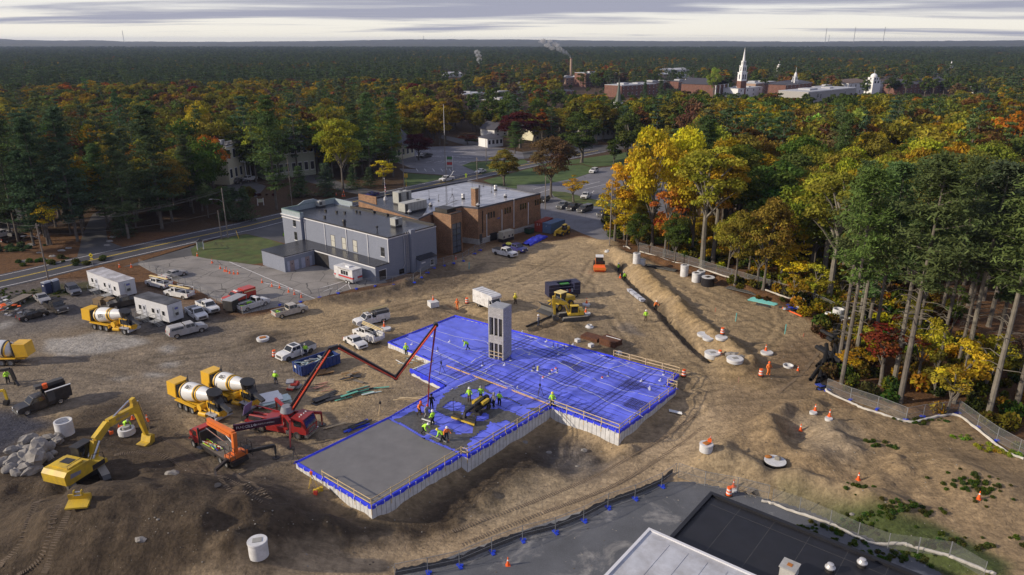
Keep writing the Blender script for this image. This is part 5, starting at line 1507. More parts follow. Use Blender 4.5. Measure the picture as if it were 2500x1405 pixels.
KEY=[('b_near',(1592,600),292,7.6,'yellow','tallest bright yellow tree at the corner of the wood above the silt sock'),('b_near',(1660,590),300,6.8,'yellow','broad yellow tree just right of the tallest one'),('b_near',(1690,618),345,6.6,'gold','golden tree in the middle of the yellow row'),('b_tall',(1714,652),332,7.0,'ygreen','tall yellow green tree with a long pale leaning trunk above the black pipes'),('b_tall',(1740,640),350,6.0,'gold','golden tall tree with pale forked limbs behind the long pale trunk'),('b_thin',(1622,628),455,4.6,'orange','small orange maple under the yellow trees'),('b_near',(1524,586),372,4.6,'yellow','yellow tree overhanging the end of the parking lot'),('b_thin',(1500,588),440,4.4,'gold','small golden tree over the red trailer'),('b_thin',(1530,600),505,3.6,'gold','low golden sapling beside the manhole at the trench head'),('p_near',(1560,560),335,4.6,'pine','green pine rising behind the yellow row left end'),('b_near',(1570,575),470,4.0,'ygreen','yellow green understorey tree behind the orange maple'),('b_tall',(2008,700),400,6.6,'ygreen','forked pale limbed tree above the teal pipes'),('b_tall',(2022,742),392,6.2,'olive','tall forked tree by the round blocks stacked at the fence'),('b_thin',(1905,690),520,5.0,'yellow','yellow understorey tree in the dark gap of the wood'),('b_thin',(1850,690),560,4.2,'ygreen','yellow green sapling left of the dark gap'),('b_thin',(1935,712),600,3.8,'yellow','low yellow sapling by the fence above the teal pipes'),('b_thin',(1985,735),640,3.4,'ygreen','low bright sapling beside the wide pit ring'),('p_bare',(2054,938),402,4.8,'palepine','pale green pine with a long bare trunk beside the black pipe pile'),('p_bare',(2196,984),372,6.0,'pine','tall pine with a dark leaning trunk and many dead branches'),('p_bare',(2181,942),395,5.0,'pine','pine trunk standing close behind the tallest bare pine'),('p_bare',(2410,1024),420,5.2,'pine','thick pine trunk rising at the right end of the fence'),('p_bare',(2478,1005),440,4.6,'pined','pine at the right edge behind the thick trunk'),('p_bare',(2345,950),400,5.0,'pined','slender pine between the two thick trunks'),('p_bare',(2290,900),380,4.6,'pine','slim pine in the middle of the pine wood'),('p_bare',(2130,860),400,4.2,'pine','thin pine behind the red maple'),('p_near',(2120,800),400,4.4,'pine','leafy green pine behind the block stack'),('b_thin',(2150,940),760,4.0,'red','red maple sapling at the wood edge right of the black pipes'),('b_thin',(2240,940),740,3.0,'gold','golden sapling glowing between the pine trunks'),('b_thin',(2330,985),820,3.6,'gold','small golden sapling over the litter floor'),('b_thin',(2110,850),800,3.0,'ygreen','low yellow green sapling behind the pipe pile'),('b_thin',(2400,960),800,3.6,'ygreen','thin yellow green sapling deep in the pines'),('b_thin',(2080,905),850,2.8,'gold','knee of golden leaves right of the pipe pile'),('b_near',(525,478),322,5.6,'orange','orange maple in front of the cream house'),('b_near',(500,400),236,5.4,'gold','tall golden tree behind the cream house'),('p_near',(676,512),235,5.6,'pine','largest dark pine left of the grey building across the road'),('p_near',(396,558),258,6.4,'pined','large dark pine standing near the curved driveway'),('b_near',(292,500),345,5.2,'ygreen','yellow green tree left of the large driveway pine'),('b_near',(290,520),420,4.6,'brown','brown leaved tree under the yellow green crown'),('b_near',(838,468),284,7.2,'ygreen','wide yellow green oak beyond the road behind the grey building'),('b_thin',(125,598),470,3.4,'yellow','small yellow tree beside the driveway stones'),('b_near',(204,575),402,4.2,'green','round dark green tree by the small yellow tree'),('p_near',(45,592),250,5.4,'pined','leftmost big pine by the west parking'),('p_near',(118,598),290,5.0,'pined','dark pine behind the small yellow tree'),('p_near',(190,590),262,5.0,'pined','dark pine left of the driveway mouth'),('spruce',(300,577),498,3.2,'pined','small dark spruce on the driveway bank'),('spruce',(735,482),405,3.4,'pined','dark spruce right of the roadside pole'),('spruce',(798,478),398,3.8,'pined','widest dark spruce behind the parapet'),('spruce',(862,462),408,2.8,'pined','narrow spruce behind the flagpole'),('spruce',(903,455),408,2.6,'pined','last spruce in the roadside row'),('b_thin',(935,452),388,4.4,'yellow','low yellow tree at the wood edge by the traffic signal'),('p_near',(905,440),226,5.2,'pine','tall pine cluster left stem behind the yellow tree'),('p_near',(960,432),240,5.4,'pine','tall pine cluster right stem behind the yellow tree'),('p_near',(868,440),255,4.8,'pine','tall pine just right of the wide oak'),('b_near',(1231,454),362,5.6,'olive','round olive tree on the grass verge behind the brick building'),('b_near',(1345,482),328,7.4,'brown','large golden brown tree between the lots'),('b_thin',(1400,494),424,4.2,'gold','thin golden tree on the grass island'),('b_near',(1270,362),270,11.0,'maroon','huge maroon beech beyond the plaza'),('b_near',(1022,392),322,6.6,'maroon','maroon tree at the plaza corner'),('b_near',(1420,398),276,9.0,'green','huge dark green tree behind the golden brown one'),('p_near',(1257,376),298,4.4,'pine','narrow pine in front of the maroon beech'),('b_thin',(1142,352),325,5,'red','low dark red tree beside the white office'),('b_near',(1500,345),262,8.5,'olive','broad olive tree right of the small chapel steeple'),('bare',(735,330),222,6,'grey','bare grey tree standing above the autumn canopy'),('bare',(2170,300),250,7,'grey','bare limbed tree in the right hand woods'),('spruce',(600,540),460,3.4,'pined','dark spruce beside the low stone wall'),('spruce',(560,535),455,3,'pined','dark spruce beside the utility pole guy wire'),('b_near',(1740,245),160,6.5,'lime','bright lime tree left of the tall steeple'),('b_near',(640,380),300,5,'red','red crowned tree behind the cream house'),('spruce',(1572,262),195,3,'pined','dark narrow conifer before the brick hall'),('spruce',(1610,262),188,4,'pined','wider dark conifer right of the narrow one'),('b_near',(1612,300),230,4.5,'lime','small lime tree on the common lawn'),]
occupied=[]
for i,(kd,b,ty,rad,tint,lab)in enumerate(KEY):
 g=G(*b)
 if g.y>6000:continue
 h=height_at(g.x,g.y,ty,g.z)
 place_tree(kd,g.x,g.y,g.z,h,rad,tint,lab,None,1000+i)
 occupied.append((g.x,g.y,rad*.6))
NOTREE=[SITE,LOT,APRON,LAWN,NLOT,PLAZA,PLAZA2,DRIVE1,DRIVE2,HOUSELOT,WLOT,LOWLOT,SIDEST,ISLE,[(-200,720),(0,700),(190,640),(310,606),(560,566),(700,530),(870,490),(1000,462),(940,456),(860,470),(740,474),(640,508),(540,532),(300,588),(262,596),(190,608),(80,612),(-200,660)],[(980,460),(1180,440),(1260,474),(1320,505),(1320,545),(900,500),(860,495)],[(1540,258),(1680,232),(1700,250),(1640,290),(1560,285)],[(1180,441),(1262,420),(1300,410),(1420,402),(1450,410),(1438,424),(1320,455),(1262,472)],[(640,440),(1320,440),(1320,600),(1000,700),(600,700)],[(985,423),(1140,434),(1000,456)],[(1100,320),(1300,350),(1300,420),(1100,420)],[(1290,404),(1560,366),(1560,400),(1420,410)],[(-400,500),(-60,500),(-60,760),(-400,760)],[(-500,730),(0,690),(700,535),(900,490),(900,720),(600,800),(0,840),(-500,900)],[(-900,700),(-60,690),(0,1500),(-900,1500)]]
NOTREE_W=[[(P(*q).x,P(*q).y)for q in pp]for pp in NOTREE]
KEEP=[(1462,300,1815,515,171),(1383,140,1403,205,745),(1383,140,1403,205,912),(1380,178,1530,228,750),(1795,112,1826,200,956),(1738,190,1830,236,706),(1512,195,1600,236,706),(1598,185,1740,215,832),(1620,165,1690,190,1062),(1905,165,1982,236,706),(1968,214,2088,246,658),(2064,168,2200,226,762),(2195,196,2330,228,750),(2280,145,2326,195,1005),(1138,230,1286,266,580),(1493,190,1522,256,616),(1083,176,1132,190,1062),(1200,322,1232,360,280),(940,318,1016,366,250),(985,350,1290,430,300),(560,345,622,452,240),(1455,268,1500,330,330),(1275,400,1450,560,200),(1840,175,1900,215,832),(2240,220,2330,236,706),(1090,178,1130,190,1080),(1600,285,1660,312,330),(640,345,775,425,215),(2300,138,2380,148,1440),(1800,210,1860,236,706),(2375,213,2425,226,762),(1340,250,1372,262,595),(470,322,572,440,206),(455,240,540,330,262),(1985,240,2090,252,560),(2196,196,2330,232,760),(640,345,780,425,245)]
npx=lambda x,y,z:Q((x,y,z))
rs=np.random.RandomState(99)
cand=[]
y=60.0
while y<3600:
 d0=y
 sp_=7.2 if d0<260 else(8.6 if d0<800 else(12 if d0<1500 else 19))
 half=y*0.76+22
 xs=np.arange(-half,half,sp_)
 for x in xs:
  cand.append((x+rs.uniform(-.42,.42)*sp_,y+rs.uniform(-.42,.42)*sp_,sp_))
 y+=sp_*(0.92 if y<900 else 1.0)
cand=np.array(cand)
ok=np.ones(len(cand),bool)
for w_ in NOTREE_W:ok&=~inside(w_,cand[:,0],cand[:,1])
dr,_a=dpoly(ROADW,cand[:,0],cand[:,1]);ok&=(dr>9.5)
for(ox_,oy_,orr)in occupied:ok&=np.hypot(cand[:,0]-ox_,cand[:,1]-oy_)>max(2.5,orr)
hz_=vnoise(cand[:,0],cand[:,1],130,201,4)
h2_=vnoise(cand[:,0],cand[:,1],55,211,3)
indiv,mass=[],[]
for k in np.nonzero(ok)[0]:
 x,y,sp_=cand[k]
 dist=math.hypot(x,y)
 px,py=Q((x,y,0))
 u=rs.rand();v=hz_[k]+rs.normal(0,.22);w2=h2_[k]+rs.normal(0,.25)
 right=px>1440
 if dist<330 and not right:
  isp=w2>(.2 if px<420 else .42)
  tint=('pined' if u<.6 else 'pine')if isp else('green' if u<.3 else 'olive' if u<.68 else 'gold' if u<.78 else 'ygreen' if u<.92 else 'rust')
  h=rs.uniform(21,29)if isp else rs.uniform(15,21)
 elif right and dist<420:
  isp=(w2>.46)or(x>38 and y<135 and u<.25)
  tint=('pine' if u<.55 else 'pined')if isp else('green' if u<.2 else 'olive' if u<.46 else 'ygreen' if u<.58 else 'gold' if u<.78 else 'rust' if u<.88 else 'lime' if u<.92 else 'brown' if u<.97 else 'orange')
  if dist<215 and tint in('orange','rust','brown'):tint='ygreen' if u<.93 else 'olive'
  if v>.25 and not isp:tint='green' if u<.6 else 'olive'
  h=rs.uniform(23,28)if isp else rs.uniform(17,24)
 elif dist<620:
  isp=w2>.38
  tint=('pined' if u<.5 else 'pine')if isp else('green' if u<.2 else 'olive' if u<.48 else 'gold' if u<.66 else 'rust' if u<.73 else 'orange' if u<.755 else 'brown' if u<.83 else 'ygreen' if u<.985 else 'red')
  h=rs.uniform(18,24)if isp else rs.uniform(13,20)
 else:
  autumn=-.22 if px>1000 else-.5
  if dist>1500:autumn-=.2
  isp=v>autumn
  tint=('pined' if u<.7 else 'pine')if isp else('green' if u<.25 else 'olive' if u<.58 else 'rust' if u<.68 else 'brown' if u<.82 else 'orange' if u<.85 else 'gold')
  h=rs.uniform(16,23)if isp else rs.uniform(13,19)
 if dist>1500:h*=1.0
 tx,ty=Q((x,y,h));rpx=5.5*CAM_F/dist
 hid=False
 if 1040<px<2340 and 330<dist<700 and ty<222 and u<.8 and not(px<1380 and ty>205):
  h=max(5.0,min(h,height_at(x,y,224+8*rs.rand(),0)));isp=isp and h>12;tx,ty=Q((x,y,h))
 for(x0,y0,x1,y1,dd)in KEEP:
  if dist<dd and(u>.12 or dist<300 or x0==1383)and tx+rpx>x0 and tx-rpx<x1 and ty<y1 and py>y0:
   ymin=y1+1
   hh=CAM_H-(CAM_H/1.0)*0
   lo=height_at(x,y,ymin,0)
   if lo>5:h=min(h,lo);isp=isp and h>14;ty=ymin
   else:hid=True
 if hid:continue
 if tx+rpx<-60 or tx-rpx>2560 or ty>1405:
  if dist>60:continue
 floor_open=x>36 and y<128
 kd=('p' if isp else 'b')
 if floor_open and isp:kd2='p_bare'
 elif floor_open and rs.rand()<.35:continue
 elif floor_open and rs.rand()<.25:kd2='p_bare';tint='pine';isp=True;kd='p';h=rs.uniform(22,27)
 elif floor_open:kd2='b_thin';h=rs.uniform(6,10);tint=['ygreen','olive','gold','green'][rs.randint(4)]
 else:kd2=kd+('_near' if dist<215 else '_mid' if dist<430 else '_far')
 if kd2=='b_far' and sp_>15:wide=9.5
 elif kd2=='p_far' and sp_>15:wide=9.0
 elif kd=='b':wide=rs.uniform(4.8,7.0)*(h/18 if kd2!='b_thin' else .4)
 else:wide=rs.uniform(3.8,5.4)*(1 if h>14 else .7)
 size=h*CAM_F/dist
 if 0<tx<2500:indiv.append((size,kd2,x,y,h,wide,tint,px,dist))
 else:mass.append((kd2,x,y,h,wide,tint))
KD=[]
for kd,b,ty,rad,tint,lab in KEY:
 g_=P(*b)
 if len(lab.split())<=9 and g_.y<900:KD.append((b[0],math.hypot(g_.x,g_.y),lab))
def where(px,dist,what,side):
 bs_=min(KD,key=lambda k:((k[0]-px)/60)**2+((k[1]-dist)/22)**2)
 if abs(bs_[0]-px)>170 or abs(bs_[1]-dist)>60:return what+' among many in the '+side
 rel='behind' if bs_[1]<dist-8 else 'before' if bs_[1]>dist+8 else('left of' if px<bs_[0]else 'right of')
 return what+' '+rel+' the '+bs_[2]
indiv.sort(reverse=True)
cnt={'p':0,'b':0}
for it in indiv:
 kd2=it[1];key=kd2[0]
 if cnt[key]<262:
  cnt[key]+=1
  _,_,x,y,h,wide,tint,px,dist=it
  side='right hand wood beside the site' if px>1440 and dist<300 else('woods beyond the main road' if dist<260 else('wood behind the site, towards the town' if px>1440 else 'woods further back beyond the road'))
  near_='pine' if key=='p' else 'broadleaf tree'
  place_tree(kd2,x,y,ground(x,y),h,wide,tint,where(px,dist,WORD[tint]+' '+near_,side),where(px,dist,WORD[tint]+' '+near_+'s',side),int(x*7+y*13))
 else:mass.append((kd2,)+it[2:7])
print('trees',cnt,'mass',len(mass))
def instancer(name,pts,kinds,label=None):
 """pts: (kindindex, x, y, z, sx, sz, rot, tint)"""
 me=bpy.data.meshes.new(name)
 me.from_pydata([(p[1],p[2],p[3])for p in pts],[],[])
 for an,ty,vals in(('pick','INT',[p[0]for p in pts]),('scl','FLOAT_VECTOR',[c for p in pts for c in(p[4],p[4],p[5])]),('rot','FLOAT_VECTOR',[c for p in pts for c in(0,0,p[6])]),('tint','FLOAT_VECTOR',[c for p in pts for c in p[7]])):
  a=me.attributes.new(an,ty,'POINT')
  a.data.foreach_set('value' if ty=='INT' else 'vector',vals)
 o=bpy.data.objects.new(name,me);COL.objects.link(o)
 col=bpy.data.collections.new(name+'_kinds')
 for i,mesh_ in enumerate(kinds):
  k=bpy.data.objects.new('kind_%03d'%i,mesh_);col.objects.link(k)
 ng=bpy.data.node_groups.new(name,'GeometryNodeTree')
 ng.interface.new_socket('Geometry',in_out='INPUT',socket_type='NodeSocketGeometry')
 ng.interface.new_socket('Geometry',in_out='OUTPUT',socket_type='NodeSocketGeometry')
 L=ng.links.new
 gi,go=ng.nodes.new('NodeGroupInput'),ng.nodes.new('NodeGroupOutput')
 ci=ng.nodes.new('GeometryNodeCollectionInfo');ci.inputs['Collection'].default_value=col
 ci.inputs['Separate Children'].default_value=True;ci.inputs['Reset Children'].default_value=True
 ip=ng.nodes.new('GeometryNodeInstanceOnPoints');ip.inputs['Pick Instance'].default_value=True
 def at(n,t):
  q=ng.nodes.new('GeometryNodeInputNamedAttribute');q.data_type=t;q.inputs[0].default_value=n;return q.outputs[0]
 L(gi.outputs[0],ip.inputs['Points']);L(ci.outputs[0],ip.inputs['Instance'])
 L(at('pick','INT'),ip.inputs['Instance Index'])
 er=ng.nodes.new('FunctionNodeEulerToRotation');L(at('rot','FLOAT_VECTOR'),er.inputs[0])
 L(er.outputs[0],ip.inputs['Rotation']);L(at('scl','FLOAT_VECTOR'),ip.inputs['Scale'])
 L(ip.outputs[0],go.inputs[0])
 md=o.modifiers.new('scatter','NODES');md.node_group=ng
 o['kind']='stuff'
 if label:o['label']=label
 return o
def joined(pair):
 """trunk and crown in one mesh for the mass"""
 tm,cm=pair
 me=bpy.data.meshes.new('kind')
 nv,nf=len(tm.vertices),len(tm.polygons)
 V=np.zeros(nv*3);tm.vertices.foreach_get('co',V)
 W=np.zeros(len(cm.vertices)*3);cm.vertices.foreach_get('co',W)
 fs=[tuple(p.vertices)for p in tm.polygons]
 q=np.zeros(len(cm.loops),int);cm.loops.foreach_get('vertex_index',q);q=(q+nv).reshape(-1,4)
 me.from_pydata([tuple(a)for a in V.reshape(-1,3)]+[tuple(a)for a in W.reshape(-1,3)],[],fs+[tuple(int(c)for c in a)for a in q])
 me.materials.append(tm.materials[0]);me.materials.append(cm.materials[0])
 me.polygons.foreach_set('material_index',[0]*nf+[1]*len(q))
 la=np.zeros(len(cm.vertices)*3);cm.attributes['lv'].data.foreach_get('vector',la)
 a=me.attributes.new('lv','FLOAT_VECTOR','POINT');a.data.foreach_set('vector',np.concatenate([np.ones(nv*3),la]))
 return me
KIDX,KM={},[]
for kd in('b_mid','b_far','p_mid','p_far','b_near','p_near','p_bare','b_thin'):
 for i,pr in enumerate(PROTO[kd]):
  KIDX[(kd,i)]=len(KM);KM.append(joined(pr))
pts=[]
for(kd,x,y,h,wide,tint)in mass:
 i=rs.randint(len(PROTO[kd]))
 k_=rs.uniform(.8,1.2)
 pts.append((KIDX[(kd,i)],x,y,ground(x,y),wide/PR[kd][i],h/PH[kd][i],rs.uniform(0,6.28),[c*k_*(.62 if tint in('gold','orange','red','ygreen')else .85)for c in TINT[tint]]))
instancer('forest',pts,KM,'autumn and pine woods running back to the horizon')
bs=[leafmesh('brush',sph(np.random.RandomState(s_),260)*[1,1,.7]*np.random.RandomState(s_+1).uniform(.4,1,(260,1))+[0,0,.6],sph(np.random.RandomState(s_+2),260)+[0,0,.6],.34,np.random.RandomState(s_).uniform(.6,1.3,260),np.random.RandomState(s_).normal(0,.02,260),LEAF)for s_ in(1,5,9)]
EDGE=[(1500,590),(1560,612),(1700,650),(1850,690),(2000,738),(2070,800),(2100,900)]
EW=[P(*q)for q in catmull([Vector((a,b,0))for a,b in EDGE],6)for q in[(q.x,q.y)]]
pts=[]
for i in range(900):
 e=EW[rs.randint(len(EW))]
 x,y=e.x+rs.uniform(-3,18),e.y+rs.uniform(2.5,26)
 if x<e.x-1:continue
 s_=rs.uniform(.5,1.6)
 tn=['green','olive','ygreen','gold','yellow'][rs.randint(5)]
 pts.append((rs.randint(3),x,y,0,s_,s_*rs.uniform(.7,1.3),rs.uniform(0,6),[c*rs.uniform(.5,.9)for c in TINT[tn]]))
for _ in range(420):
 x,y=rs.uniform(34,78),rs.uniform(72,132)
 if inside(NOTREE_W[0],np.array([x]),np.array([y]))[0]:continue
 s_=rs.uniform(.4,1.5);tn=['green','olive','olive','gold','green','brown'][rs.randint(6)]
 pts.append((rs.randint(3),x,y,0,s_,s_*rs.uniform(.8,1.5),rs.uniform(0,6),[c*rs.uniform(.5,.9)for c in TINT[tn]]))
for(cx_,cy_,n_,sp2,tn)in((60,716,60,(10,1.5),'green'),(0,728,40,(8,2),'green'),(150,640,22,(8,3),'green'),(20,610,22,(6,4),'pined'),(490,630,0,(3,1),'green'),(2390,1190,60,(2.6,2.2),'green'),(2060,1262,120,(7,.7),'green'),(2240,1335,120,(7,.8),'green'),(2150,1085,14,(1.5,.8),'green'),(2260,1030,22,(3,.6),'green'),(2200,1240,26,(3,1),'green'),(2400,1095,20,(2,1),'ygreen'),(2350,1070,10,(1.5,.6),'lime'),(2470,1110,16,(1.6,.6),'lime'),(620,478,12,(4,1.2),'maroon'),(2090,1210,14,(1,1),'green'),(2100,1265,26,(5,1),'green'),(600,350,14,(8,3),'red'),(1165,345,12,(6,1),'green'),(700,575,3,(.5,.5),'lime')):
 c_=G(cx_,cy_)
 for _ in range(n_):
  x,y=c_.x+rs.normal(0,sp2[0])*.6,c_.y+rs.normal(0,sp2[1])*.6
  s_=rs.uniform(.12,.36)*(1.0 if c_.y<136 else 2.6)
  pts.append((rs.randint(3),x,y,ground(x,y)-.05,s_,s_*.9,rs.uniform(0,6),[c*rs.uniform(.7,1.2)for c in TINT[tn]]))
instancer('undergrowth',pts,bs,'low brush and weeds along the wood edge and banks')
ths=np.linspace(-44,44,300);rds=np.array([3350,3500,3700,4000,4300,4700,5200,5700,6200,6700,7200,7700,8300])
TT,RR_=np.meshgrid(np.radians(ths),rds)
hx,hy=RR_*np.sin(TT),RR_*np.cos(TT)
dg=np.degrees(TT)
prof=22+16*np.exp(-((dg+36)/7)**2)+8*np.exp(-((dg+29)/1.2)**2)+24*np.exp(-((dg+3)/9)**2)+5*np.exp(-((dg-14)/8)**2)+16*np.exp(-((dg-38)/7)**2)+6*vnoise(dg,dg*0,5,7,3)
k=np.clip((RR_-4200)/2800,0,1)
hzz=15+prof*k+vnoise(hx,hy,60,9,3)*4+vnoise(hx,hy,22,19,2)*2.5
hzz[0]=0
mb=MB();nn_=len(ths)
mb.v=list(zip(hx.ravel(),hy.ravel(),hzz.ravel()))
mb.f=[(j*nn_+i,j*nn_+i+1,(j+1)*nn_+i+1,(j+1)*nn_+i)for j in range(len(rds)-1)for i in range(nn_-1)]
mb.m=[0]*len(mb.f)
tag(mb.build('hills',M('distant_woods',(.045,.055,.035),.95,var=.5,vs=.012)),kind='structure')
HAZE=7.0e-5
mb=MB();mb.bz(-9000,9000,-250,9000,-6,75)
hz=mb.build('haze',[])
hm=bpy.data.materials.new('haze');hm.use_nodes=True
for n in list(hm.node_tree.nodes):hm.node_tree.nodes.remove(n)
vo=nd(hm.node_tree,'ShaderNodeVolumePrincipled',i_Density=HAZE,i_Anisotropy=0.2);vo.inputs['Color'].default_value=(0.55,0.66,1.0,1)
ou=nd(hm.node_tree,'ShaderNodeOutputMaterial');hm.node_tree.links.new(vo.outputs[0],ou.inputs['Volume'])
hz.data.materials.append(hm);hz['kind']='stuff';hz['label']='thin blue evening haze over the woods'
# vehicles
def at2(rear,front,side,hw=0.85):
 """pose from the contact points of the two visible wheels"""
 a,b=G(*rear),G(*front)
 d=Vector((b.x-a.x,b.y-a.y,0)).normalized()
 lft=Vector((-d.y,d.x,0))
 c=(a+b)/2+lft*(-hw if side=='L' else hw)
 return(c.x,c.y,(a.z+b.z)/2),math.atan2(d.y,d.x)
def arch(xc,r,n=7):
 return[(xc+r*math.cos(PI*k/n),0.36+r*math.sin(PI*k/n)*.92)for k in range(n,-1,-1)]
def car(kind,col,pose,label,cat,group=None,name=None,bed=None,rim=CHROME,extra=None,plow=False):
 loc,rz=pose
 t=thing(name or{'p':'pickup_truck','s':'parked_car','u':'parked_car'}[kind[0]],label,cat,loc,rz,group)
 body=paint(col[0],col[1])if isinstance(col,tuple)else col
 pk,su=kind[0]=='p',kind[0]=='u'
 if pk:
  wb=1.95 if 'crew' in kind else 1.85;hw=0.98;wr=0.42;fx,rx=wb,-wb
  L0,L1=-3.0,2.95;sill,belt,hood=0.5,1.22,1.22
  c0,c1=(-.55 if 'crew' in kind else 0.05),1.55
  roof=1.92
 elif su:wb=1.45;hw=.93;wr=.36;fx,rx=wb,-wb;L0,L1=-2.35,2.35;sill,belt,hood=.35,1.05,1.08;c0,c1=-2.2,1.2;roof=1.72
 else:wb=1.38;hw=.9;wr=.33;fx,rx=wb,-wb;L0,L1=-2.3,2.3;sill,belt,hood=.28,.92,.9;c0,c1=-1.55,1.05;roof=1.44
 ar=wr+.08
 low=[(L0,sill)]+arch(rx,ar)+arch(fx,ar)+[(L1-.05,sill),(L1,sill+.25),(L1-.05,hood-.18),(L1-.35,hood-.03),(c1+.05,belt+.03)]
 if pk:top=[(c0,belt+.02),(c0,belt),(L0+.02,belt),(L0,sill+.3)]
 elif su:top=[(c0,belt),(L0,belt-.1),(L0,sill+.3)]
 else:top=[(c0,belt+.02),(L0+.25,belt+.03),(L0+.02,belt-.1),(L0,sill+.3)]
 sh=lambda p:1.0-.10*max(0,p[1]-.8)-.05*(abs(p[0])>abs(L0)-.2)
 m=MB();m.side(low+top,hw,0,sh)
 if pk:
  m=MB();m.side(low+[(c1,belt+.02),(c0+.02,belt+.02),(c0,belt-.001),(c0-.02,sill+.30),(L0,sill+.3)],hw,0,sh)
  bh0=sill+.30
  m.bz(L0,c0-.03,-hw,-hw+.12,bh0,belt+.05);m.bz(L0,c0-.03,hw-.12,hw,bh0,belt+.05)
 m.build('body',body,t)
 if pk:
  m=MB();m.bz(L0-.01,L0+.09,-hw+.125,hw-.125,bh0,belt+.03);m.build('tailgate',body,t)
  m=MB();m.bz(L0+.1,c0-.04,-hw+.13,hw-.13,bh0,bh0+.03);m.build('bed_liner',BLACK,t)
  if bed=='cover':m=MB();m.bz(L0+.02,c0-.03,-hw+.05,hw-.05,belt+.06,belt+.12);m.build('bed_cover',BLACK,t)
  if bed=='cap':
   m=MB();m.side([(L0+.02,belt+.06),(c0-.02,belt+.06),(c0-.02,roof-.04),(L0+.25,roof-.02)],hw-.02,0,lambda p:1-.12*(p[1]>1.4));cp=m.build('cap',body,t)
   m=MB();m.side([(L0+.35,belt+.18),(c0-.2,belt+.18),(c0-.2,roof-.2),(L0+.45,roof-.2)],hw+.012,0,lambda p:1-.10*(p[1]>1.4));m.build('window',GLASS,cp)
  if bed=='load':
   m=MB();r_=random.Random(int(loc[0]*10))
   for q in range(9):m.box((r_.uniform(L0+.4,c0-.4),r_.uniform(-.6,.6),bh0+.2),(r_.uniform(.3,.9),r_.uniform(.15,.4),.3),rz=r_.uniform(0,3),m=q%3)
   m.build('bed_load',[DKGREY,OLDWOOD,LIME],t)['kind']='stuff'
  if bed=='rack':
   m=MB()
   for x_ in(L0+.2,c0-.1):
    for y_ in(-hw+.06,hw-.06):m.bz(x_-.03,x_+.03,y_-.03,y_+.03,belt,roof+.1)
    m.bz(x_-.03,x_+.03,-hw+.06,hw-.06,roof+.05,roof+.12)
   m.bz(L0+.2,c1-.3,-hw+.03,-hw+.09,roof+.12,roof+.17);m.bz(L0+.2,c1-.3,hw-.09,hw-.03,roof+.12,roof+.17)
   m.build('ladder_rack',WHITE,t)
   m=MB()
   for q in range(3):m.cyl((L0-.3,.25+q*.16,roof+.27),(c1+.2,.25+q*.16,roof+.27),.08,n=6)
   m.build('carried_pipe',[M('pipe_buff',(.6,.48,.25),.6)],t)['kind']='stuff'
 if pk:g=[(c0,belt),(c1,belt+.03),(c1-.62,roof),(c0+.16,roof+.01)]
 elif su:g=[(c0-.08,belt),(c1,belt+.03),(c1-.7,roof),(c0+.28,roof-.03)]
 else:g=[(c0,belt+.02),(c1,belt+.02),(c1-.75,roof),(c0+.72,roof-.02)]
 tz_=lambda p:.93 if p[1]<belt+.2 else .78
 m=MB();m.side(g,hw,0,tz_);m.build('cab',body,t)
 def face(x0,x1,f0,f1,nm='side_window'):
  for sg in(-1,1):
   q=[]
   for(xx,ff)in((x0,f0),(x1,f0),(x1,f1),(x0,f1)):
    z_=belt+.03+(roof-belt-.03)*ff
    y_=hw*(.93+(.78-.93)*ff)+.012
    q.append((xx,sg*y_,z_))
   mm_=MB();mm_.add(q+[(a,b-sg*.03,c)for a,b,c in q],[(0,1,2,3)if sg<0 else(3,2,1,0)]+[(i,(i+1)%4,4+(i+1)%4,4+i)for i in range(4)]);mm_.build(nm,GLASS,t)
 def xe(side_,f):
  (xa,za),(xb,zb)=(g[1],g[2])if side_ else(g[0],g[3])
  return xa+(xb-xa)*f
 x0,x1=xe(0,.5)+.14,xe(1,.5)-.02
 cuts={'p':2 if 'crew' in kind else 1,'s':2,'u':3}[kind[0]]
 for q in range(cuts):
  a_,b_=x0+(x1-x0)*q/cuts+.04,x0+(x1-x0)*(q+1)/cuts-.04
  face(a_,b_-(.16 if q==cuts-1 else 0),.12,.84)
 for(i0,i1,nm,sg)in((1,2,'windscreen',1),(0,3,'rear_window',-1)):
  (xa,za),(xb,zb)=g[i0],g[i1]
  q=[]
  for f_,k_ in((.1,.9),(.9,.78)):
   x_,z_=xa+(xb-xa)*f_+sg*.014,za+(zb-za)*f_+.01
   q+=[(x_,-hw*k_*.92,z_),(x_,hw*k_*.92,z_)]
  mm_=MB();vs=[q[0],q[1],q[3],q[2]];vs2=[(a-sg*.04,b,c-.02)for a,b,c in vs]
  mm_.add(vs+vs2,[(0,1,2,3)if sg>0 else(3,2,1,0)]+[(i,(i+1)%4,4+(i+1)%4,4+i)for i in range(4)]);mm_.build(nm,GLASS,t)
 for x_ in(rx,fx):
  for y_ in(-hw+.13,hw-.13):
   m=MB();m.wheel(x_,y_,wr,.25);m.build('wheel',[TYRE,rim],t)
 m=MB();m.bz(rx-ar,fx+ar,-hw+.3,hw-.3,.3,sill+.05);m.bz(L0+.1,L1-.1,-hw+.15,hw-.15,sill-.06,sill+.02);m.build('underbody',BLACK,t)
 m=MB();m.bz(L1-.02,L1+.03,-hw*.62,hw*.62,sill+.16,hood-.24);m.build('grille',DKGREY if pk else BLACK,t)
 m=MB();m.bz(L1-.08,L1+.09,-hw*.93,hw*.93,sill-.04,sill+.14);m.build('front_bumper',CHROME if(pk and rim is CHROME)else body,t)
 m=MB();m.bz(L0-.1,L0+.04,-hw*.93,hw*.93,sill-.02,sill+.16);m.build('rear_bumper',CHROME if pk else body,t)
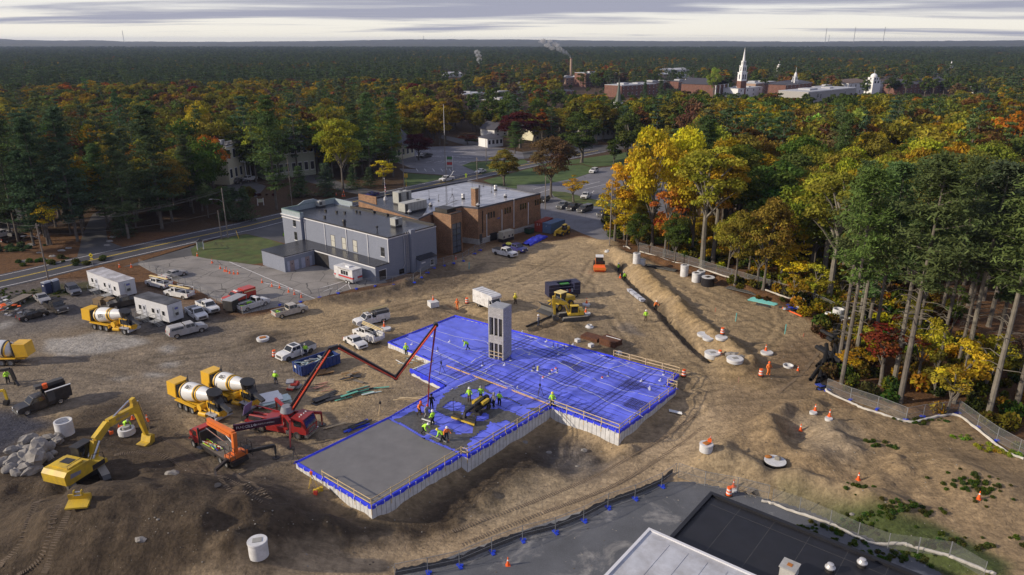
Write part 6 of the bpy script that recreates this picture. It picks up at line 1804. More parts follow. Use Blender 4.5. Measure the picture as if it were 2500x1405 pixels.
 for sg in(-1,1):
  m=MB();m.bz(L1-.16,L1+.02,sg*hw*.66,sg*hw*.93,hood-.42,hood-.2);m.build('headlight',HLIGHT,t)
  m=MB();m.bz(L0-.025,L0+.05,sg*hw*.82,sg*hw*.985,belt-.42,belt-.04);m.build('tail_light',TLIGHT,t)
  m=MB();m.box((c1-.3,sg*(hw+.1),belt+.12),(.12,.2,.2));m.build('mirror',body if not pk else BLACK,t)
 if extra:extra(t)
 return t
WH=('white',(.72,.73,.76));SIL=('silver',(.42,.42,.44));BLK=('black',(.014,.014,.017));PEARL=('pearl',(.50,.47,.43));NAVY=('navy',(.012,.018,.16));GRYB=('slate_blue',(.10,.11,.15));DGR=('graphite',(.05,.052,.058));REDP=('fire_red',(.50,.035,.02))
g1='pickups parked about the yard'
car('p_crew',PEARL,at2((687,778),(741,765),'R'),'pearl beige pickup with lime hoses in its open bed below the orange cones','pickup',g1,bed='load')
car('p_reg',WH,at2((605,761),(647,747),'R'),'white pickup with cones and a ladder in its bed, beside the black box trailer','pickup',g1,bed='load')
car('p_reg',WH,at2((457,769),(481,787),'R'),'white pickup nose forward at the right end of the nearer office trailer','pickup',g1)
car('p_crew',WH,at2((483,753),(511,770),'R'),'white crew cab pickup beside the one at the office trailer, facing the yard','pickup',g1)
car('p_crew',SIL,at2((436,826),(489.5,812),'R'),'silver pickup with a matching bed cap below the office trailer','pickup',g1,bed='cap')
car('p_crew',WH,at2((397,708),(363,700),'L'),'white pickup with buff pipes on its roof behind the farther office trailer','pickup',g1,bed='rack')
car('p_reg',WH,at2((444,731),(416,726),'L'),'white pickup carrying buff pipes next to the car park kerb','pickup',g1,bed='rack')
car('sedan',SIL,at2((418,682),(450,673.5),'R'),'silver sedan alone in the car park corner','car')
car('p_crew',BLK,at2((114,756),(138,768),'R'),'black pickup parked between a grey sedan and a black sedan on the left','pickup',g1)
car('sedan',('light_grey',(.33,.33,.35)),at2((84,733),(99,745),'R'),'light grey sedan nose out behind the black pickup on the left','car')
car('sedan',BLK,at2((65,784.5),(108,774),'R'),'black sedan parked sideways at the far left','car')
car('uv',GRYB,at2((160,712),(176,726),'R'),'slate blue family car between the portable toilets and the long office trailer','car')
car('p_crew',BLK,at2((330,746),(295,754),'L'),'black pickup half hidden between the two office trailers','pickup',g1,bed='cover')
def opendoor(t):
 m=MB();m.box((-.05,1.35,.95),(.95,.07,.85),rz=R(-12)+PI/2.4);m.build('open_door',paint(*WH),t)
 m=MB();m.bz(-.1,.75,-.55,.55,1.925,1.945);m.build('sunroof',GLASS,t)
car('p_crew',WH,at2((757,863),(706,882),'L'),'white pickup with black bed cover and its door standing open near the blue dumpster','pickup',g1,bed='cover',rim=DKGREY,extra=opendoor)
car('sedan',WH,at2((845,839),(868,854),'R'),'white sedan under the bend of the pump boom','car',rim=DKGREY)
car('p_crew',WH,at2((1210,622.5),(1243.5,630.5),'R'),'white pickup parked beside the brick building in front of the navy pickup','pickup',g1,bed='cover',rim=BLACK)
def yel(t):
 m=MB();m.ball((-2.0,.1,1.35),.75,sq=(1.1,.9,.45),n=10);m.build('yellow_tarp',M('yellow_bag',(.8,.75,.1),.5),t)
car('p_crew',NAVY,at2((1235,612),(1269,619.5),'R'),'navy blue pickup with a yellow bundle in the bed beside the blue tarpaulin','pickup',g1,rim=BLACK,extra=yel)
def arm(t):
 m=MB();m.beam((-1.6,0,1.1),(-3.2,.3,3.0),.14,.2);m.beam((-3.2,.3,3.0),(-4.2,.3,2.7),.12,.16);m.build('folded_arm',WHITE,t)
car('p_crew',WH,at2((1107,441),(1084,446),'L'),'white pickup with a raised arm at the back, driving on the main road','pickup',None,extra=arm)
car('sedan',WH,at2((1188,421),(1168,425.5),'L'),'white car on the road behind the round olive tree','car')
g2='vehicles in the lot beyond the brick building'
car('p_crew',WH,at2((1444,480),(1430,490),'L'),'white pickup alone on the upper aisle of the rear lot','pickup',g2)
car('uv',BLK,at2((1345,489),(1326,498),'L'),'black suv tucked against the corner of the brick building','car',g2)
car('p_crew',('steel_grey',(.13,.14,.15)),at2((1394,505),(1372,513),'L'),'grey pickup, first in the row behind the grass island','pickup',g2)
car('p_crew',BLK,at2((1420,509),(1396,517),'L'),'black pickup, second in the row behind the grass island','pickup',g2,bed='cover')
car('p_crew',DGR,at2((1446,514),(1422,522),'L'),'graphite pickup with bright grille, third in the row behind the grass island','pickup',g2,bed='cap')
car('p_crew',BLK,at2((1497,524),(1470,533),'L'),'black pickup nearest the yellow trees, partly under their leaves','pickup',g2)
car('uv',WH,at2((1462,420),(1448,425),'L'),'white car at the round kerb under the yellow branches','car')
car('sedan',('tan',(.4,.36,.3)),at2((1040,384),(1024,386),'L'),'tan car in the plaza lot under the maroon tree','car')
car('p_crew',BLK,at2((1052,384),(1037,387),'L'),'black pickup beside the tan car in the plaza lot','pickup')
car('sedan',DGR,at2((1185,341),(1172,343),'L'),'dark car beside the small white office','car')
car('uv',('grey_suv',(.2,.2,.21)),at2((590,446),(570,449),'L'),'grey suv at the porch of the cream house','car')
car('p_crew',WH,at2((622,441),(602,445),'L'),'white pickup nearest the porch lamp of the cream house','pickup')
car('sedan',BLK,at2((606,447),(588,450),'L'),'black car between the grey suv and the white pickup at the cream house','car')
car('p_crew',WH,at2((-8,585),(22,578),'R'),'white pickup cut by the left edge beside the garden sheds','pickup')
car('p_crew',BLK,at2((25,592),(50,586),'R'),'black pickup next to the sheds at the left edge','pickup')
car('sedan',NAVY,at2((925,478),(900,484),'L'),'blue car passing behind the dark roof parapet','car')
def cap_red(t):
 m=MB();m.bz(-3.0,-.6,-1.0,1.0,1.25,2.05);m.build('box_body',paint(*REDP),t)
 m=MB();m.bz(-3.0,-.6,-1.012,-1.001,1.5,1.68);m.bz(-3.0,-.6,1.001,1.012,1.5,1.68);m.build('reflective_band',M('pale_yellow_band',(.7,.68,.4),.4),t)
 m=MB();m.bz(.3,.6,-.6,.6,1.93,2.06);m.build('light_bar',HLIGHT,t)
car('p_crew',REDP,at2((618,728),(562,745),'L'),'red fire department pickup with red box body behind the black trailer','fire truck',extra=cap_red)
def service(col,load,open_=False):
 def f(t):
  b=paint(*col)
  for sg in(-1,1):
   m=MB();m.bz(-3.05,-.6,sg*.72,sg*1.06,.75,1.62);bx=m.build('side_locker',b,t)
   m=MB()
   for q in range(3):m.bz(-2.95+q*.8,-2.3+q*.8,sg*1.061,sg*1.075,.95,1.5)
   m.build('locker_door',b,bx)
  m=MB()
  for x_ in(-2.9,-.7,.9):
   for y_ in(-.95,.95):m.bz(x_-.03,x_+.03,y_-.03,y_+.03,1.3,2.25)
   m.bz(x_-.03,x_+.03,-.95,.95,2.22,2.28)
  for y_ in(-.95,.95):m.bz(-2.9,1.2,y_-.03,y_+.03,2.2,2.3)
  m.build('ladder_rack',GREY if load!='bare' else b,t)
  if load=='tray':m=MB();m.bz(-3.0,-.4,-.9,.9,1.62,2.1);m.build('load',DKGREY,t)
  m=MB()
  for q in range(3):m.cyl((-3.6+q*.3,-.5+q*.35,2.4),(1.9-q*.4,-.5+q*.35,2.4),.07,n=6)
  m.build('long_pipe',M('pipe_buff',(.6,.48,.25),.6),t)['kind']='stuff'
  if open_:m=MB();m.bz(-2.5,-2.44,1.07,1.6,.7,1.5);m.bz(-1.7,-1.64,1.07,1.6,.7,1.5);m.build('open_locker_door',b,t)
 return f
car('p_reg',WH,at2((931,789),(892.5,798),'L'),'white utility truck with a tall ladder rack above the one with open lockers','utility truck',name='utility_truck',extra=service(WH,'tray'))
car('p_crew',WH,at2((908,841),(868,822),'L'),'white utility truck with open side lockers and long pipes beside the white sedan','utility truck',name='utility_truck',extra=service(WH,'pipes',True))
def blackbox(t):
 for sg in(-1,1):
  m=MB();m.bz(-3.4,-.5,sg*.6,sg*1.12,.8,2.35);m.build('locker_wall',paint(*BLK),t)
  m=MB();m.bz(-3.45,-.4,sg*.95,sg*1.15,2.36,2.44);m.build('top_rail',HLIGHT if sg>0 else GREY,t)
  for q in range(3):
   m=MB();m.bz(-3.3+q*.95,-2.45+q*.95,sg*1.121,sg*1.14,.95,2.2);m.build('locker_door',DKGREY if q==2 else BLACK,t)
 m=MB();m.bz(-3.4,-.5,-.6,.6,1.5,1.6);m.build('deck',BLACK,t)
 m=MB();m.bz(-3.2,.2,-1.0,-.2,2.5,2.9);m.build('roof_box',DKGREY,t)
 m=MB();m.cyl((-.9,-.2,2.4),(-.9,-.2,3.0),.3);m.build('orange_drum',ORANGE,t)
car('p_crew',BLK,at2((147,987),(70.5,1013.5),'L'),'large black utility truck with tall open topped side lockers at the left','utility truck',name='utility_truck',extra=blackbox)
def boxcar(pnear,pfar,topy,wid,side=1):
 pass
def trailer_office(nl,nr,wpx,topy,label,lettered):
 """nl/nr: near long side bottom ends (far end, near end); wpx: other bottom corner of the near end"""
 a,b,c=P(*nl,.55),P(*nr,.55),P(*wpx,.55)
 h=height_at(b.x,b.y,topy,.55)
 ang_=math.atan2(a.y-b.y,a.x-b.x);Ln=(a-b).length
 W_=(c-b).dot(Vector((-math.sin(ang_),math.cos(ang_),0)));sg=1 if W_>0 else-1
 t=thing('office_trailer',label,'office trailer',(b.x,b.y,0),ang_)
 Wd=abs(W_)
 m=MB();m.bz(0,Ln,0,sg*Wd,.55,.55+h);m.build('wall',M('trailer_white',(.62,.64,.70),.5,var=.06,dirt=.12),t)
 m=MB();m.bz(-.06,Ln+.06,-sg*.06,sg*(Wd+.06),.55+h,.62+h);m.build('roof',M('trailer_roof_'+('dark' if lettered else 'pale'),(.05,.05,.055)if lettered else(.5,.5,.54),.45,var=.5,vs=.5,dirt=.65,dcol=(.25,.25,.28)if lettered else(.22,.18,.16)),t)
 m=MB()
 for q in range(int(Ln/1.2)):m.bz(.5+q*1.2,.7+q*1.2,sg*.1,sg*.4,0,.55);m.bz(.5+q*1.2,.7+q*1.2,sg*(Wd-.4),sg*(Wd-.1),0,.55)
 m.bz(.1,Ln-.1,sg*.15,sg*(Wd-.15),.42,.54);m.build('chassis',BLACK,t)
 for fx_ in(.14,.45,.85):
  x_=Ln*fx_
  f=MB();f.bz(x_-.4,x_+.4,-sg*.03,-sg*.001,1.5,2.4);fw=f.build('window',WHITE,t)
  f=MB();f.bz(x_-.34,x_+.34,-sg*.04,-sg*.031,1.56,2.34);f.build('pane',GLASS,fw)
 for fx_ in(.3,.72):
  x_=Ln*fx_
  f=MB();f.bz(x_-.45,x_+.45,-sg*.05,-sg*.001,.6,2.6);dr=f.build('door',M('trailer_door',(.5,.53,.62),.5),t)
  f=MB();f.bz(x_-.2,x_+.2,-sg*.06,-sg*.051,1.7,2.3);f.build('pane',GLASS,dr)
  f=MB();f.bz(x_-.8,x_+.8,-sg*1.5,-sg*.06,.5,.56);st=f.build('landing',GREY,t)
  f=MB()
  for xx_ in(-.8,.8):
   for yy_ in(-1.45,-.1):f.bz(x_+xx_-.025,x_+xx_+.025,sg*yy_-.025,sg*yy_+.025,0,1.5)
   f.bz(x_+xx_-.02,x_+xx_+.02,-sg*1.45,-sg*.1,1.45,1.5)
  for q in range(3):f.bz(x_-1.1-q*.28,x_-.82-q*.28,-sg*1.4,-sg*.2,.36-q*.14,.4-q*.14)
  f.build('railing',GREY,st)
 f=MB();f.bz(-.35,-.001,sg*Wd*.35,sg*Wd*.65,1.4,3.0);ac=f.build('air_conditioner',M('trailer_ac',(.48,.5,.5),.5),t)
 f=MB();f.bz(-.36,-.351,sg*Wd*.39,sg*Wd*.61,1.5,2.0);f.build('grille',DKGREY,ac)
 f=MB();f.bz(-.36,-.351,sg*Wd*.39,sg*Wd*.61,2.55,2.9);f.build('plate',M('trailer_plate',(.2,.28,.3)if lettered else(.12,.14,.4),.5),ac)
trailer_office((218,697),(295,727),(334,716),691,'long white office trailer with stained pale roof near the main road',False)
trailer_office((334,765),(414,788),(455,777),746,'white office trailer with dark peeling roof in front of the long one',True)
for i,(a,b,c_,lab)in enumerate(((117,716,(.02,.03,.09),'navy portable toilet, left of the pair by the utility pole'),(137,711,(.10,.12,.17),'slate portable toilet, right of the pair by the utility pole'))):
 p=G(a,b);t=thing('portable_toilet',lab,'portable toilet',tuple(p),R(-25),'portable toilets')
 m=MB();m.bz(-.6,.6,-.6,.6,.1,2.1);m.build('cabin',M('toilet_%d'%i,c_,.5),t)
 m=MB();m.side([(-.62,2.1),(.62,2.1),(.45,2.3),(0,2.4),(-.45,2.3)],.62);m.build('roof',M('toilet_roof',(.4,.43,.5),.5),t)
 m=MB();m.bz(-.45,.45,-.63,-.601,.2,2.0);dd=m.build('door',M('toilet_%d'%i,c_,.5),t);m=MB();m.bz(-.2,.2,-.64,-.631,1.5,1.75);m.build('notice',WHITE,dd)
 m=MB();m.bz(-.65,.65,-.65,.65,0,.099);m.build('skid',BLACK,t)
def container(pc,pd_,Ln,topy,col,label,nm,sgn_=1):
 a,b=P(*pc),P(*pd_)
 ang_=math.atan2(b.y-a.y,b.x-a.x);W_=(b-a).length
 h=2.59
 t=thing('shipping_container',label,'shipping container',(a.x,a.y,0),ang_)
 cm=M('container_'+nm,col,.55,var=.15,dirt=.3)
 m=MB();m.bz(0.03,W_-.03,.03,Ln-.03,.05,h-.03);m.build('shell',cm,t)
 m=MB()
 for q in range(int(Ln/.3)):
  for x_ in(0,W_):m.bz(x_-.0,x_+(.03 if x_==0 else-.03),.1+q*.3,.25+q*.3,.15,h-.15)
  m.bz(.1,W_-.1,.1+q*.3,.25+q*.3,h-.03,h)
 for q in range(6):m.bz(.15+q*W_/6.4,.3+q*W_/6.4,0,.03,.15,h-.15)
 m.build('rib',cm,t)['kind']='stuff'
 m=MB()
 for x_ in(.06,W_-.06):
  for y_ in(.06,Ln-.06):m.bz(x_-.08,x_+.08,y_-.08,y_+.08,0,h+.01)
 m.build('corner_post',cm,t)
 return t,W_,h
t,W_,h_=container((1305,566),(1323,568.5),6.0,540,(.28,.035,.02),'rust red shipping container beside the brick building','red')
o=text_obj('2 1',.7,WHITE,t,(W_/2,-.01,1.9),(PI/2,0,0))
t,W_,h_=container((1324.5,568.5),(1345,572.5),6.0,545,(.10,.17,.30),'slate blue shipping container right of the red one','blue')
o=text_obj('II',.5,WHITE,t,(W_/2-.2,-.01,1.8),(PI/2,0,0))
pa,pb,pc_=P(715,905),P(737,923),P(832,890)
b_,d_=pb,(pc_-pb)
ang_=math.atan2(d_.y,d_.x);Ln=d_.length;Wd=2.4
t=thing('dumpster','open blue roll off dumpster filled with scrap timber and foil','dumpster',(pb.x,pb.y,0),ang_)
BL=M('dumpster_blue',(.015,.045,.20),.5,dirt=.25)
m=MB();m.bz(0,Ln,0,Wd,.2,.3);m.bz(0,Ln,0,.08,.3,1.6);m.bz(0,Ln,Wd-.08,Wd,.3,1.6);m.bz(0,.08,.08,Wd-.08,.3,1.6);m.bz(Ln-.08,Ln,.08,Wd-.08,.3,1.6)
m.bz(-.05,Ln+.05,-.06,.1,1.6,1.7);m.bz(-.05,Ln+.05,Wd-.1,Wd+.06,1.6,1.7);m.bz(-.05,.1,.1,Wd-.1,1.6,1.7);m.build('tub',BL,t)
for q in range(10):m=MB();m.bz(.2+q*Ln/10.4,.32+q*Ln/10.4,-.09,-.001,.25,1.6);m.build('rib',BL,t)
for q in range(3):m=MB();m.bz(-.08,-.001,.3+q*.8,.42+q*.8,.25,1.6);m.build('rib',BL,t)
m=MB();m.bz(-.02,-.005,1.4,1.9,1.0,1.4);m.build('decal',WHITE,t)
m=MB()
for y_ in(.4,Wd-.4):m.cyl((.6,y_-.1,.14),(.6,y_+.1,.14),.14);m.cyl((Ln-.6,y_-.1,.14),(Ln-.6,y_+.1,.14),.14)
m.build('roller',BLACK,t)
m=MB();r_=random.Random(8)
for q in range(38):x_,y_=r_.uniform(.6,Ln-.9),r_.uniform(.4,Wd-.4);m.box((x_,y_,1.2+r_.uniform(-.2,.35)),(r_.uniform(.7,2.2),r_.uniform(.1,.35),.05),rz=r_.uniform(-.5,.5)+(1.3 if q%5==0 else 0),ry=r_.uniform(-.25,.25),m=r_.choice([0,0,1,1,2]))
m.bz(.1,Ln-.1,.1,Wd-.1,.3,1.0,3)
tag(m.build('dumpster_scrap',[M('foil_scrap',(.45,.6,.62),.4),M('pale_scrap',(.5,.52,.5),.6),OLDWOOD,BLACK],t),kind='stuff')
p=G(576,757);t=thing('box_trailer','small black open sided box trailer with grey lid between the red and white pickups','trailer',tuple(p),heading(G(560,770),G(597,752)))
m=MB();m.bz(-1.9,1.9,-1,1,.5,.62);m.bz(-1.9,-1.82,-1,1,.62,2.3);m.bz(-1.82,1.9,.92,1,.62,2.3);m.bz(-1.82,-.4,-1,-.92,.62,2.3);m.build('body',BLACK,t)
m=MB();m.bz(-1.95,1.95,-1.05,1.05,2.3,2.38);m.build('lid',M('lid_grey',(.33,.34,.37),.5),t)
for x_ in(1.85,):m=MB();m.bz(1.8,1.9,-1,-.9,.62,2.3);m.build('post',GREY,t)
for y_ in(-1.05,1.05):m=MB();m.wheel(-.3,y_,.34,.2);m.build('wheel',[TYRE,GREY],t)
pf=G(40,742);t=thing('flatbed_trailer','empty wooden decked flatbed trailer at the left behind the black sedan','trailer',tuple(pf),heading(G(20,750),G(80,722)))
m=MB();m.bz(-3.6,3.2,-1.1,1.1,.68,.72);m.bz(3.2,4.8,-.06,.06,.55,.65);m.bz(-3.6,3.2,-1.15,-1.1,.6,.8);m.bz(-3.6,3.2,1.1,1.15,.6,.8);m.build('frame',BLACK,t)
for q in range(9):m=MB();m.bz(-3.6,3.2,-1.08+q*.24,-.86+q*.24,.72,.76);m.build('plank',OLDWOOD,t)
for x_ in(-.6,.4):
 for y_ in(-1.25,1.25):m=MB();m.wheel(x_,y_,.36,.2);m.build('wheel',[TYRE,GREY],t)
r0_,r1_=P(1153,738),P(1188,753)
loc,rz=at2((1170.7,749.5),(1196,761),'R',.9)
t=thing('box_truck','white high sided box van with small side lockers behind the block shaft','van',loc,rz)
m=MB();m.bz(-3.2,1.3,-1.1,1.1,.6,3.0);m.side([(1.3,2.2),(2.3,2.35),(2.3,2.8),(1.9,3.0),(1.3,3.0)],1.08);m.build('box_body',paint(*WH),t)
m=MB()
for q in range(6):m.bz(-3.2+q*.9,-3.14+q*.9,-1.05,1.05,3.0,3.03)
m.build('roof_rib',GREY,t)
m=MB()
for q in range(4):
 for z_ in(1.0,1.9):m.bz(-2.9+q*1.0,-2.8+q*1.0,-1.115,-1.101,z_,z_+.1)
m.build('latch',DKGREY,t)
m=MB();m.side([(1.31,.55),(3.3,.55),(3.35,1.1),(2.4,1.35),(1.9,2.15),(1.31,2.15)],.98);m.build('cab',paint(*WH),t)
m=MB();m.side([(1.45,1.4),(2.3,1.4),(1.86,2.05),(1.45,2.05)],.995);m.build('side_window',GLASS,t)
m=MB();m.add([(2.42,-.85,1.37),(2.42,.85,1.37),(1.94,.8,2.13),(1.94,-.8,2.13)],[(0,1,2,3)]);m.build('windscreen',GLASS,t)
for x_ in(-1.6,2.5):
 for y_ in(-.95,.95):m=MB();m.wheel(x_,y_,.4,.26);m.build('wheel',[TYRE,CHROME],t)
m=MB();m.bz(-3.1,3.1,-.7,.7,.35,.6);m.build('chassis',BLACK,t)
a,b,c=P(817,677,.55),P(861.5,690.6,.55),P(886.4,683.5,.55)
ang_=math.atan2(b.y-a.y,b.x-a.x);Ln=(b-a).length
t=thing('command_trailer','white mobile command post trailer with red and blue stripe beside the grey annex','trailer',(b.x,b.y,0),ang_)
hC=height_at(b.x,b.y,661,.55);Wd=(c-b).length
m=MB();m.bz(-Ln,0,0,Wd,.55+hC*.28,.55+hC);m.build('upper_body',paint(*WH),t)
m=MB();m.bz(-Ln,0,0,Wd,.5,.55+hC*.28);m.build('lower_body',M('silver_skirt',(.4,.41,.44),.4),t)
m=MB();m.bz(-Ln,.01,-.012,-.001,.55+hC*.24,.55+hC*.36);m.bz(.001,.012,0,Wd,.55+hC*.24,.55+hC*.36);m.build('red_stripe',M('stripe_red',(.55,.05,.03),.4),t)
m=MB();m.bz(-Ln,.01,-.012,-.001,.55+hC*.365,.55+hC*.39);m.bz(.001,.012,0,Wd,.55+hC*.365,.55+hC*.39);m.build('blue_stripe',M('stripe_blue',(.05,.07,.35),.4),t)
for q in range(3):m=MB();m.bz(-Ln*.62+q*.75,-Ln*.62+.6+q*.75,-.03,-.001,.55+hC*.46,.55+hC*.8);m.build('window',GLASS,t)
m=MB();m.bz(-Ln+.5,-Ln+1.3,-.025,-.001,.7,2.6);m.build('door',paint(*WH),t)
m=MB();m.bz(.001,.025,.4,1.2,.7,2.5);m.build('door',paint(*WH),t)
text_obj('MOBILE COMMAND POST',.30,BLACK,t,(-Ln*.45,-.015,.55+hC*.9),(PI/2,0,0))
text_obj('Mobile Command Post',.20,BLACK,t,(.014,Wd/2,.55+hC*.9),(PI/2,0,PI/2))
m=MB();m.bz(-Ln*.55,-Ln*.35,Wd*.35,Wd*.7,.55+hC,.8+hC);m.build('roof_unit',WHITE,t)
for x_ in(-Ln*.35,-Ln*.35+.8):m=MB();m.wheel(x_,-.02,.36,.22);m.build('wheel',[TYRE,HLIGHT],t)
m=MB();m.beam((-Ln,.3,.6),(-Ln-1.8,Wd/2,.6),.1,.1);m.beam((-Ln,Wd-.3,.6),(-Ln-1.8,Wd/2,.6),.1,.1);m.beam((-Ln-1.2,Wd/2-.3,.6),(-Ln-1.2,Wd/2-.3,1.5),.05,.05);m.build('drawbar',WHITE,t)
# heavy machines
YEL_=M('mixer_yellow',(.80,.47,.03),.4,var=.05,coat=.3,dirt=.15)
DRUM=M('drum_white',(.72,.73,.75),.35,var=.04,dirt=.1)
RED_=M('truck_red',(.30,.018,.02),.35,var=.08,coat=.3,dirt=.15)
ORG=M('crane_orange',(.70,.17,.03),.45,var=.08,dirt=.15)
def part(t,name,mat,fn,**k):
 m=MB();fn(m);return m.build(name,mat,t,**k)
def wheels(t,xs,hw,r=.52,w=.36,rim=GREY):
 for x in xs:
  for y in(-hw,hw):part(t,'wheel',[TYRE,rim],lambda m:m.wheel(x,y,r,w))
def mixer(pose,label,txt):
 loc,rz=pose
 t=thing('mixer_truck',label,'concrete mixer',loc,rz,'front discharge concrete mixers')
 wheels(t,(-3.9,-2.6,-1.3,2.6),1.0)
 part(t,'chassis',YEL_,lambda m:(m.bz(-5.6,2.4,-.45,.45,.75,1.05),m.bz(-4.7,-.5,.78,1.25,1.12,1.2),m.bz(-4.7,-.5,-1.25,-.78,1.12,1.2),m.bz(-.62,-.5,.78,1.25,.7,1.2),m.bz(-.62,-.5,-1.25,-.78,.7,1.2)))
 part(t,'engine_box',YEL_,lambda m:m.side([(-6.5,1.4),(-4.7,1.3),(-4.5,3.35),(-6.3,3.3)],1.0))
 part(t,'radiator',BLACK,lambda m:m.bz(-4.62,-4.35,-.85,.85,1.35,3.1))
 part(t,'exhaust',DKGREY,lambda m:(m.cyl((-4.3,.7,1.5),(-4.3,.7,3.5),.16),m.cyl((-4.3,.7,3.4),(-4.1,.7,4.0),.07),m.cyl((-4.3,.2,1.6),(-4.3,.2,3.1),.22)))
 ax0,ax1=Vector((-4.1,0,2.15)),Vector((2.2,0,3.15))
 d=(ax1-ax0).normalized();rot=d.to_track_quat('Z','Y').to_matrix().to_4x4();Ln=(ax1-ax0).length
 def lat(prof,mat,nm):
  m=MB();m.T=Matrix.Translation(ax0)@rot;m.lathe(prof,n=22);return m.build(nm,mat,t)
 dr=lat([(.7,0),(1.05,.35),(1.22,.9),(1.24,1.6),(1.16,2.6),(.98,3.9),(.78,5.0),(.62,5.9),(.55,Ln)],DRUM,'drum')
 for z_,r_,mt in((.75,1.215,YEL_),(.98,1.245,BLACK),(3.35,1.085,YEL_),(3.6,1.065,BLACK),(3.85,1.03,YEL_)):
  m=MB();m.T=Matrix.Translation(ax0)@rot;m.lathe([(r_-.08,z_-.1),(r_+.012,z_-.1),(r_+.012,z_+.1),(r_-.08,z_+.1)],n=22);m.build('band',mt,dr)
 c_=ax0+d*2.3
 up=Vector((-d.z,0,d.x))
 for sg,fl_ in((-1,1),):
  for q,(w_,off_)in enumerate((('Cape',.26),('Cod',-.28))):
   a_=R({'top':38,'side':82}[txt])+off_*(-.42 if txt=='side' else .42)
   nr=up*math.cos(a_)+Vector((0,-1,0))*math.sin(a_)
   o=text_obj(w_,.62,BLACK,dr,c_+nr*1.235-d*(.0),(0,0,0),depth=.01)
   xx_=-d if txt=='side' else-d
   mt_=Matrix((xx_,nr.cross(xx_),nr)).transposed()
   o.rotation_euler=mt_.to_euler()
 part(t,'hopper',BLACK,lambda m:(m.cyl((2.1,0,2.75),(2.35,0,3.75),.65,.95,n=12),m.side([(2.2,2.2),(3.3,1.9),(3.5,2.5),(2.6,3.2)],.5)))
 part(t,'chute',DKGREY,lambda m:(m.beam((2.9,0,2.55),(5.2,0,1.75),.55,.3),m.beam((2.5,.95,1.2),(2.5,.95,3.6),.08,.08),m.beam((2.5,-.95,1.2),(2.5,-.95,3.6),.08,.08)))
 part(t,'cab',YEL_,lambda m:(m.bz(1.4,3.7,-.62,.62,.85,1.5),m.bz(1.35,1.5,-.62,.62,1.5,2.4),m.bz(1.35,3.0,-.64,.64,2.4,2.48),m.bz(2.0,3.9,-.3,.3,.8,1.25)))
 part(t,'cab_glass',GLASS,lambda m:m.side([(1.5,1.5),(3.6,1.5),(3.0,2.39),(1.5,2.39)],.58))
 part(t,'bumper',M('bumper_grey',(.42,.44,.5),.5),lambda m:(m.bz(1.9,3.4,.62,1.3,1.12,1.22),m.bz(1.9,3.4,-1.3,-.62,1.12,1.22),m.bz(3.5,3.75,-1.2,1.2,.55,.9)))
 for y_ in(-1.05,1.05):part(t,'headlight',HLIGHT,lambda m:m.bz(3.4,3.52,y_-.15,y_+.15,1.0,1.2))
 part(t,'water_tank',YEL_,lambda m:(m.cyl((.5,-1.2,1.5),(.5,.2,1.5),.45,n=14),m.cyl((.5,-1.25,.75),(1.6,-1.0,.75),.3,n=10)))
 return t
mixer(at2((465,1008),(510,1028.6),'R',1.0),'yellow and white mixer truck backed to the pump, nearer of the pair','top')
mixer(at2((546,981),(592,1001),'R',1.0),'yellow and white mixer truck of the pair standing farther back','top')
mixer(at2((253,808),(299.4,816.5),'R',1.0),'yellow and white mixer truck alone beside the office trailers','side')
p=G(-28,888);mixer(((p.x,p.y,p.z),R(183)),'mixer truck cut off by the left edge with only its yellow rear showing','top')
loc,rz=at2((628,1052),(727.6,1074),'R',1.05)
t=thing('pump_truck','dark red concrete pump truck with folded out boom reaching over the slab','concrete pump',loc,rz)
wb=(G(628,1052)-G(727.6,1074)).length/2
wheels(t,(-wb-.65,-wb+.65,wb),1.05,.52,.36,CHROME)
part(t,'chassis',RED_,lambda m:(m.bz(-wb-1.8,wb+.4,-.5,.5,.7,1.05),m.bz(-wb-1.6,wb-1.2,-1.2,1.2,1.15,1.3),m.bz(-wb+1.5,wb-1.4,-1.22,-.8,.6,1.15)))
part(t,'deck_gear',RED_,lambda m:(m.cyl((-wb-1.4,.45,1.6),(0,.45,1.6),.18),m.cyl((-wb-1.4,-.35,1.6),(0,-.35,1.6),.18),m.bz(-1.8,-.3,-.9,.9,1.3,2.0),m.beam((-wb-1.5,.9,2.3),(0,.9,2.0),.12,.12)))
part(t,'hydraulic_gear',BLACK,lambda m:(m.bz(-wb-1.2,-wb+.6,-.9,-.6,1.3,1.7),m.bz(wb-1.35,wb-.75,-1.1,1.1,1.0,2.5),m.bz(-wb-2.4,-wb-1.6,-.8,.8,.8,1.6)))
part(t,'hopper_flap',M('faded_violet',(.25,.2,.4),.6),lambda m:m.box((-wb-1.9,0,2.3),(.06,1.5,1.4),ry=.3))
part(t,'cab',RED_,lambda m:(m.side([(wb-.7,.8),(wb+1.3,.8),(wb+1.35,1.6),(wb+1.0,2.75),(wb-.6,2.85),(wb-.7,2.6)],1.18),))
part(t,'windscreen',GLASS,lambda m:m.add([(wb+1.37,-1.05,1.62),(wb+1.37,1.05,1.62),(wb+1.06,1.0,2.66),(wb+1.06,-1.0,2.66)],[(0,1,2,3)]))
for y_ in(-1,1):part(t,'side_window',GLASS,lambda m:m.bz(wb-.3,wb+.75,y_*1.181,y_*1.195,1.75,2.5))
part(t,'grille',CHROME,lambda m:[m.bz(wb+1.35,wb+1.42,-.7,.7,.95+q*.13,1.03+q*.13)for q in range(4)])
part(t,'bumper',CHROME,lambda m:(m.bz(wb+1.1,wb+1.5,-1.2,1.2,.45,.8),m.bz(wb-1.5,wb-.9,-1.24,-.95,.5,1.0)))
part(t,'cab_marker',HLIGHT,lambda m:[m.bz(wb+.2-(q%2)*.1,wb+.3,-.7+q*.45,-.6+q*.45,2.8,2.92)for q in range(4)])
tl_=(wb-1.9,0)
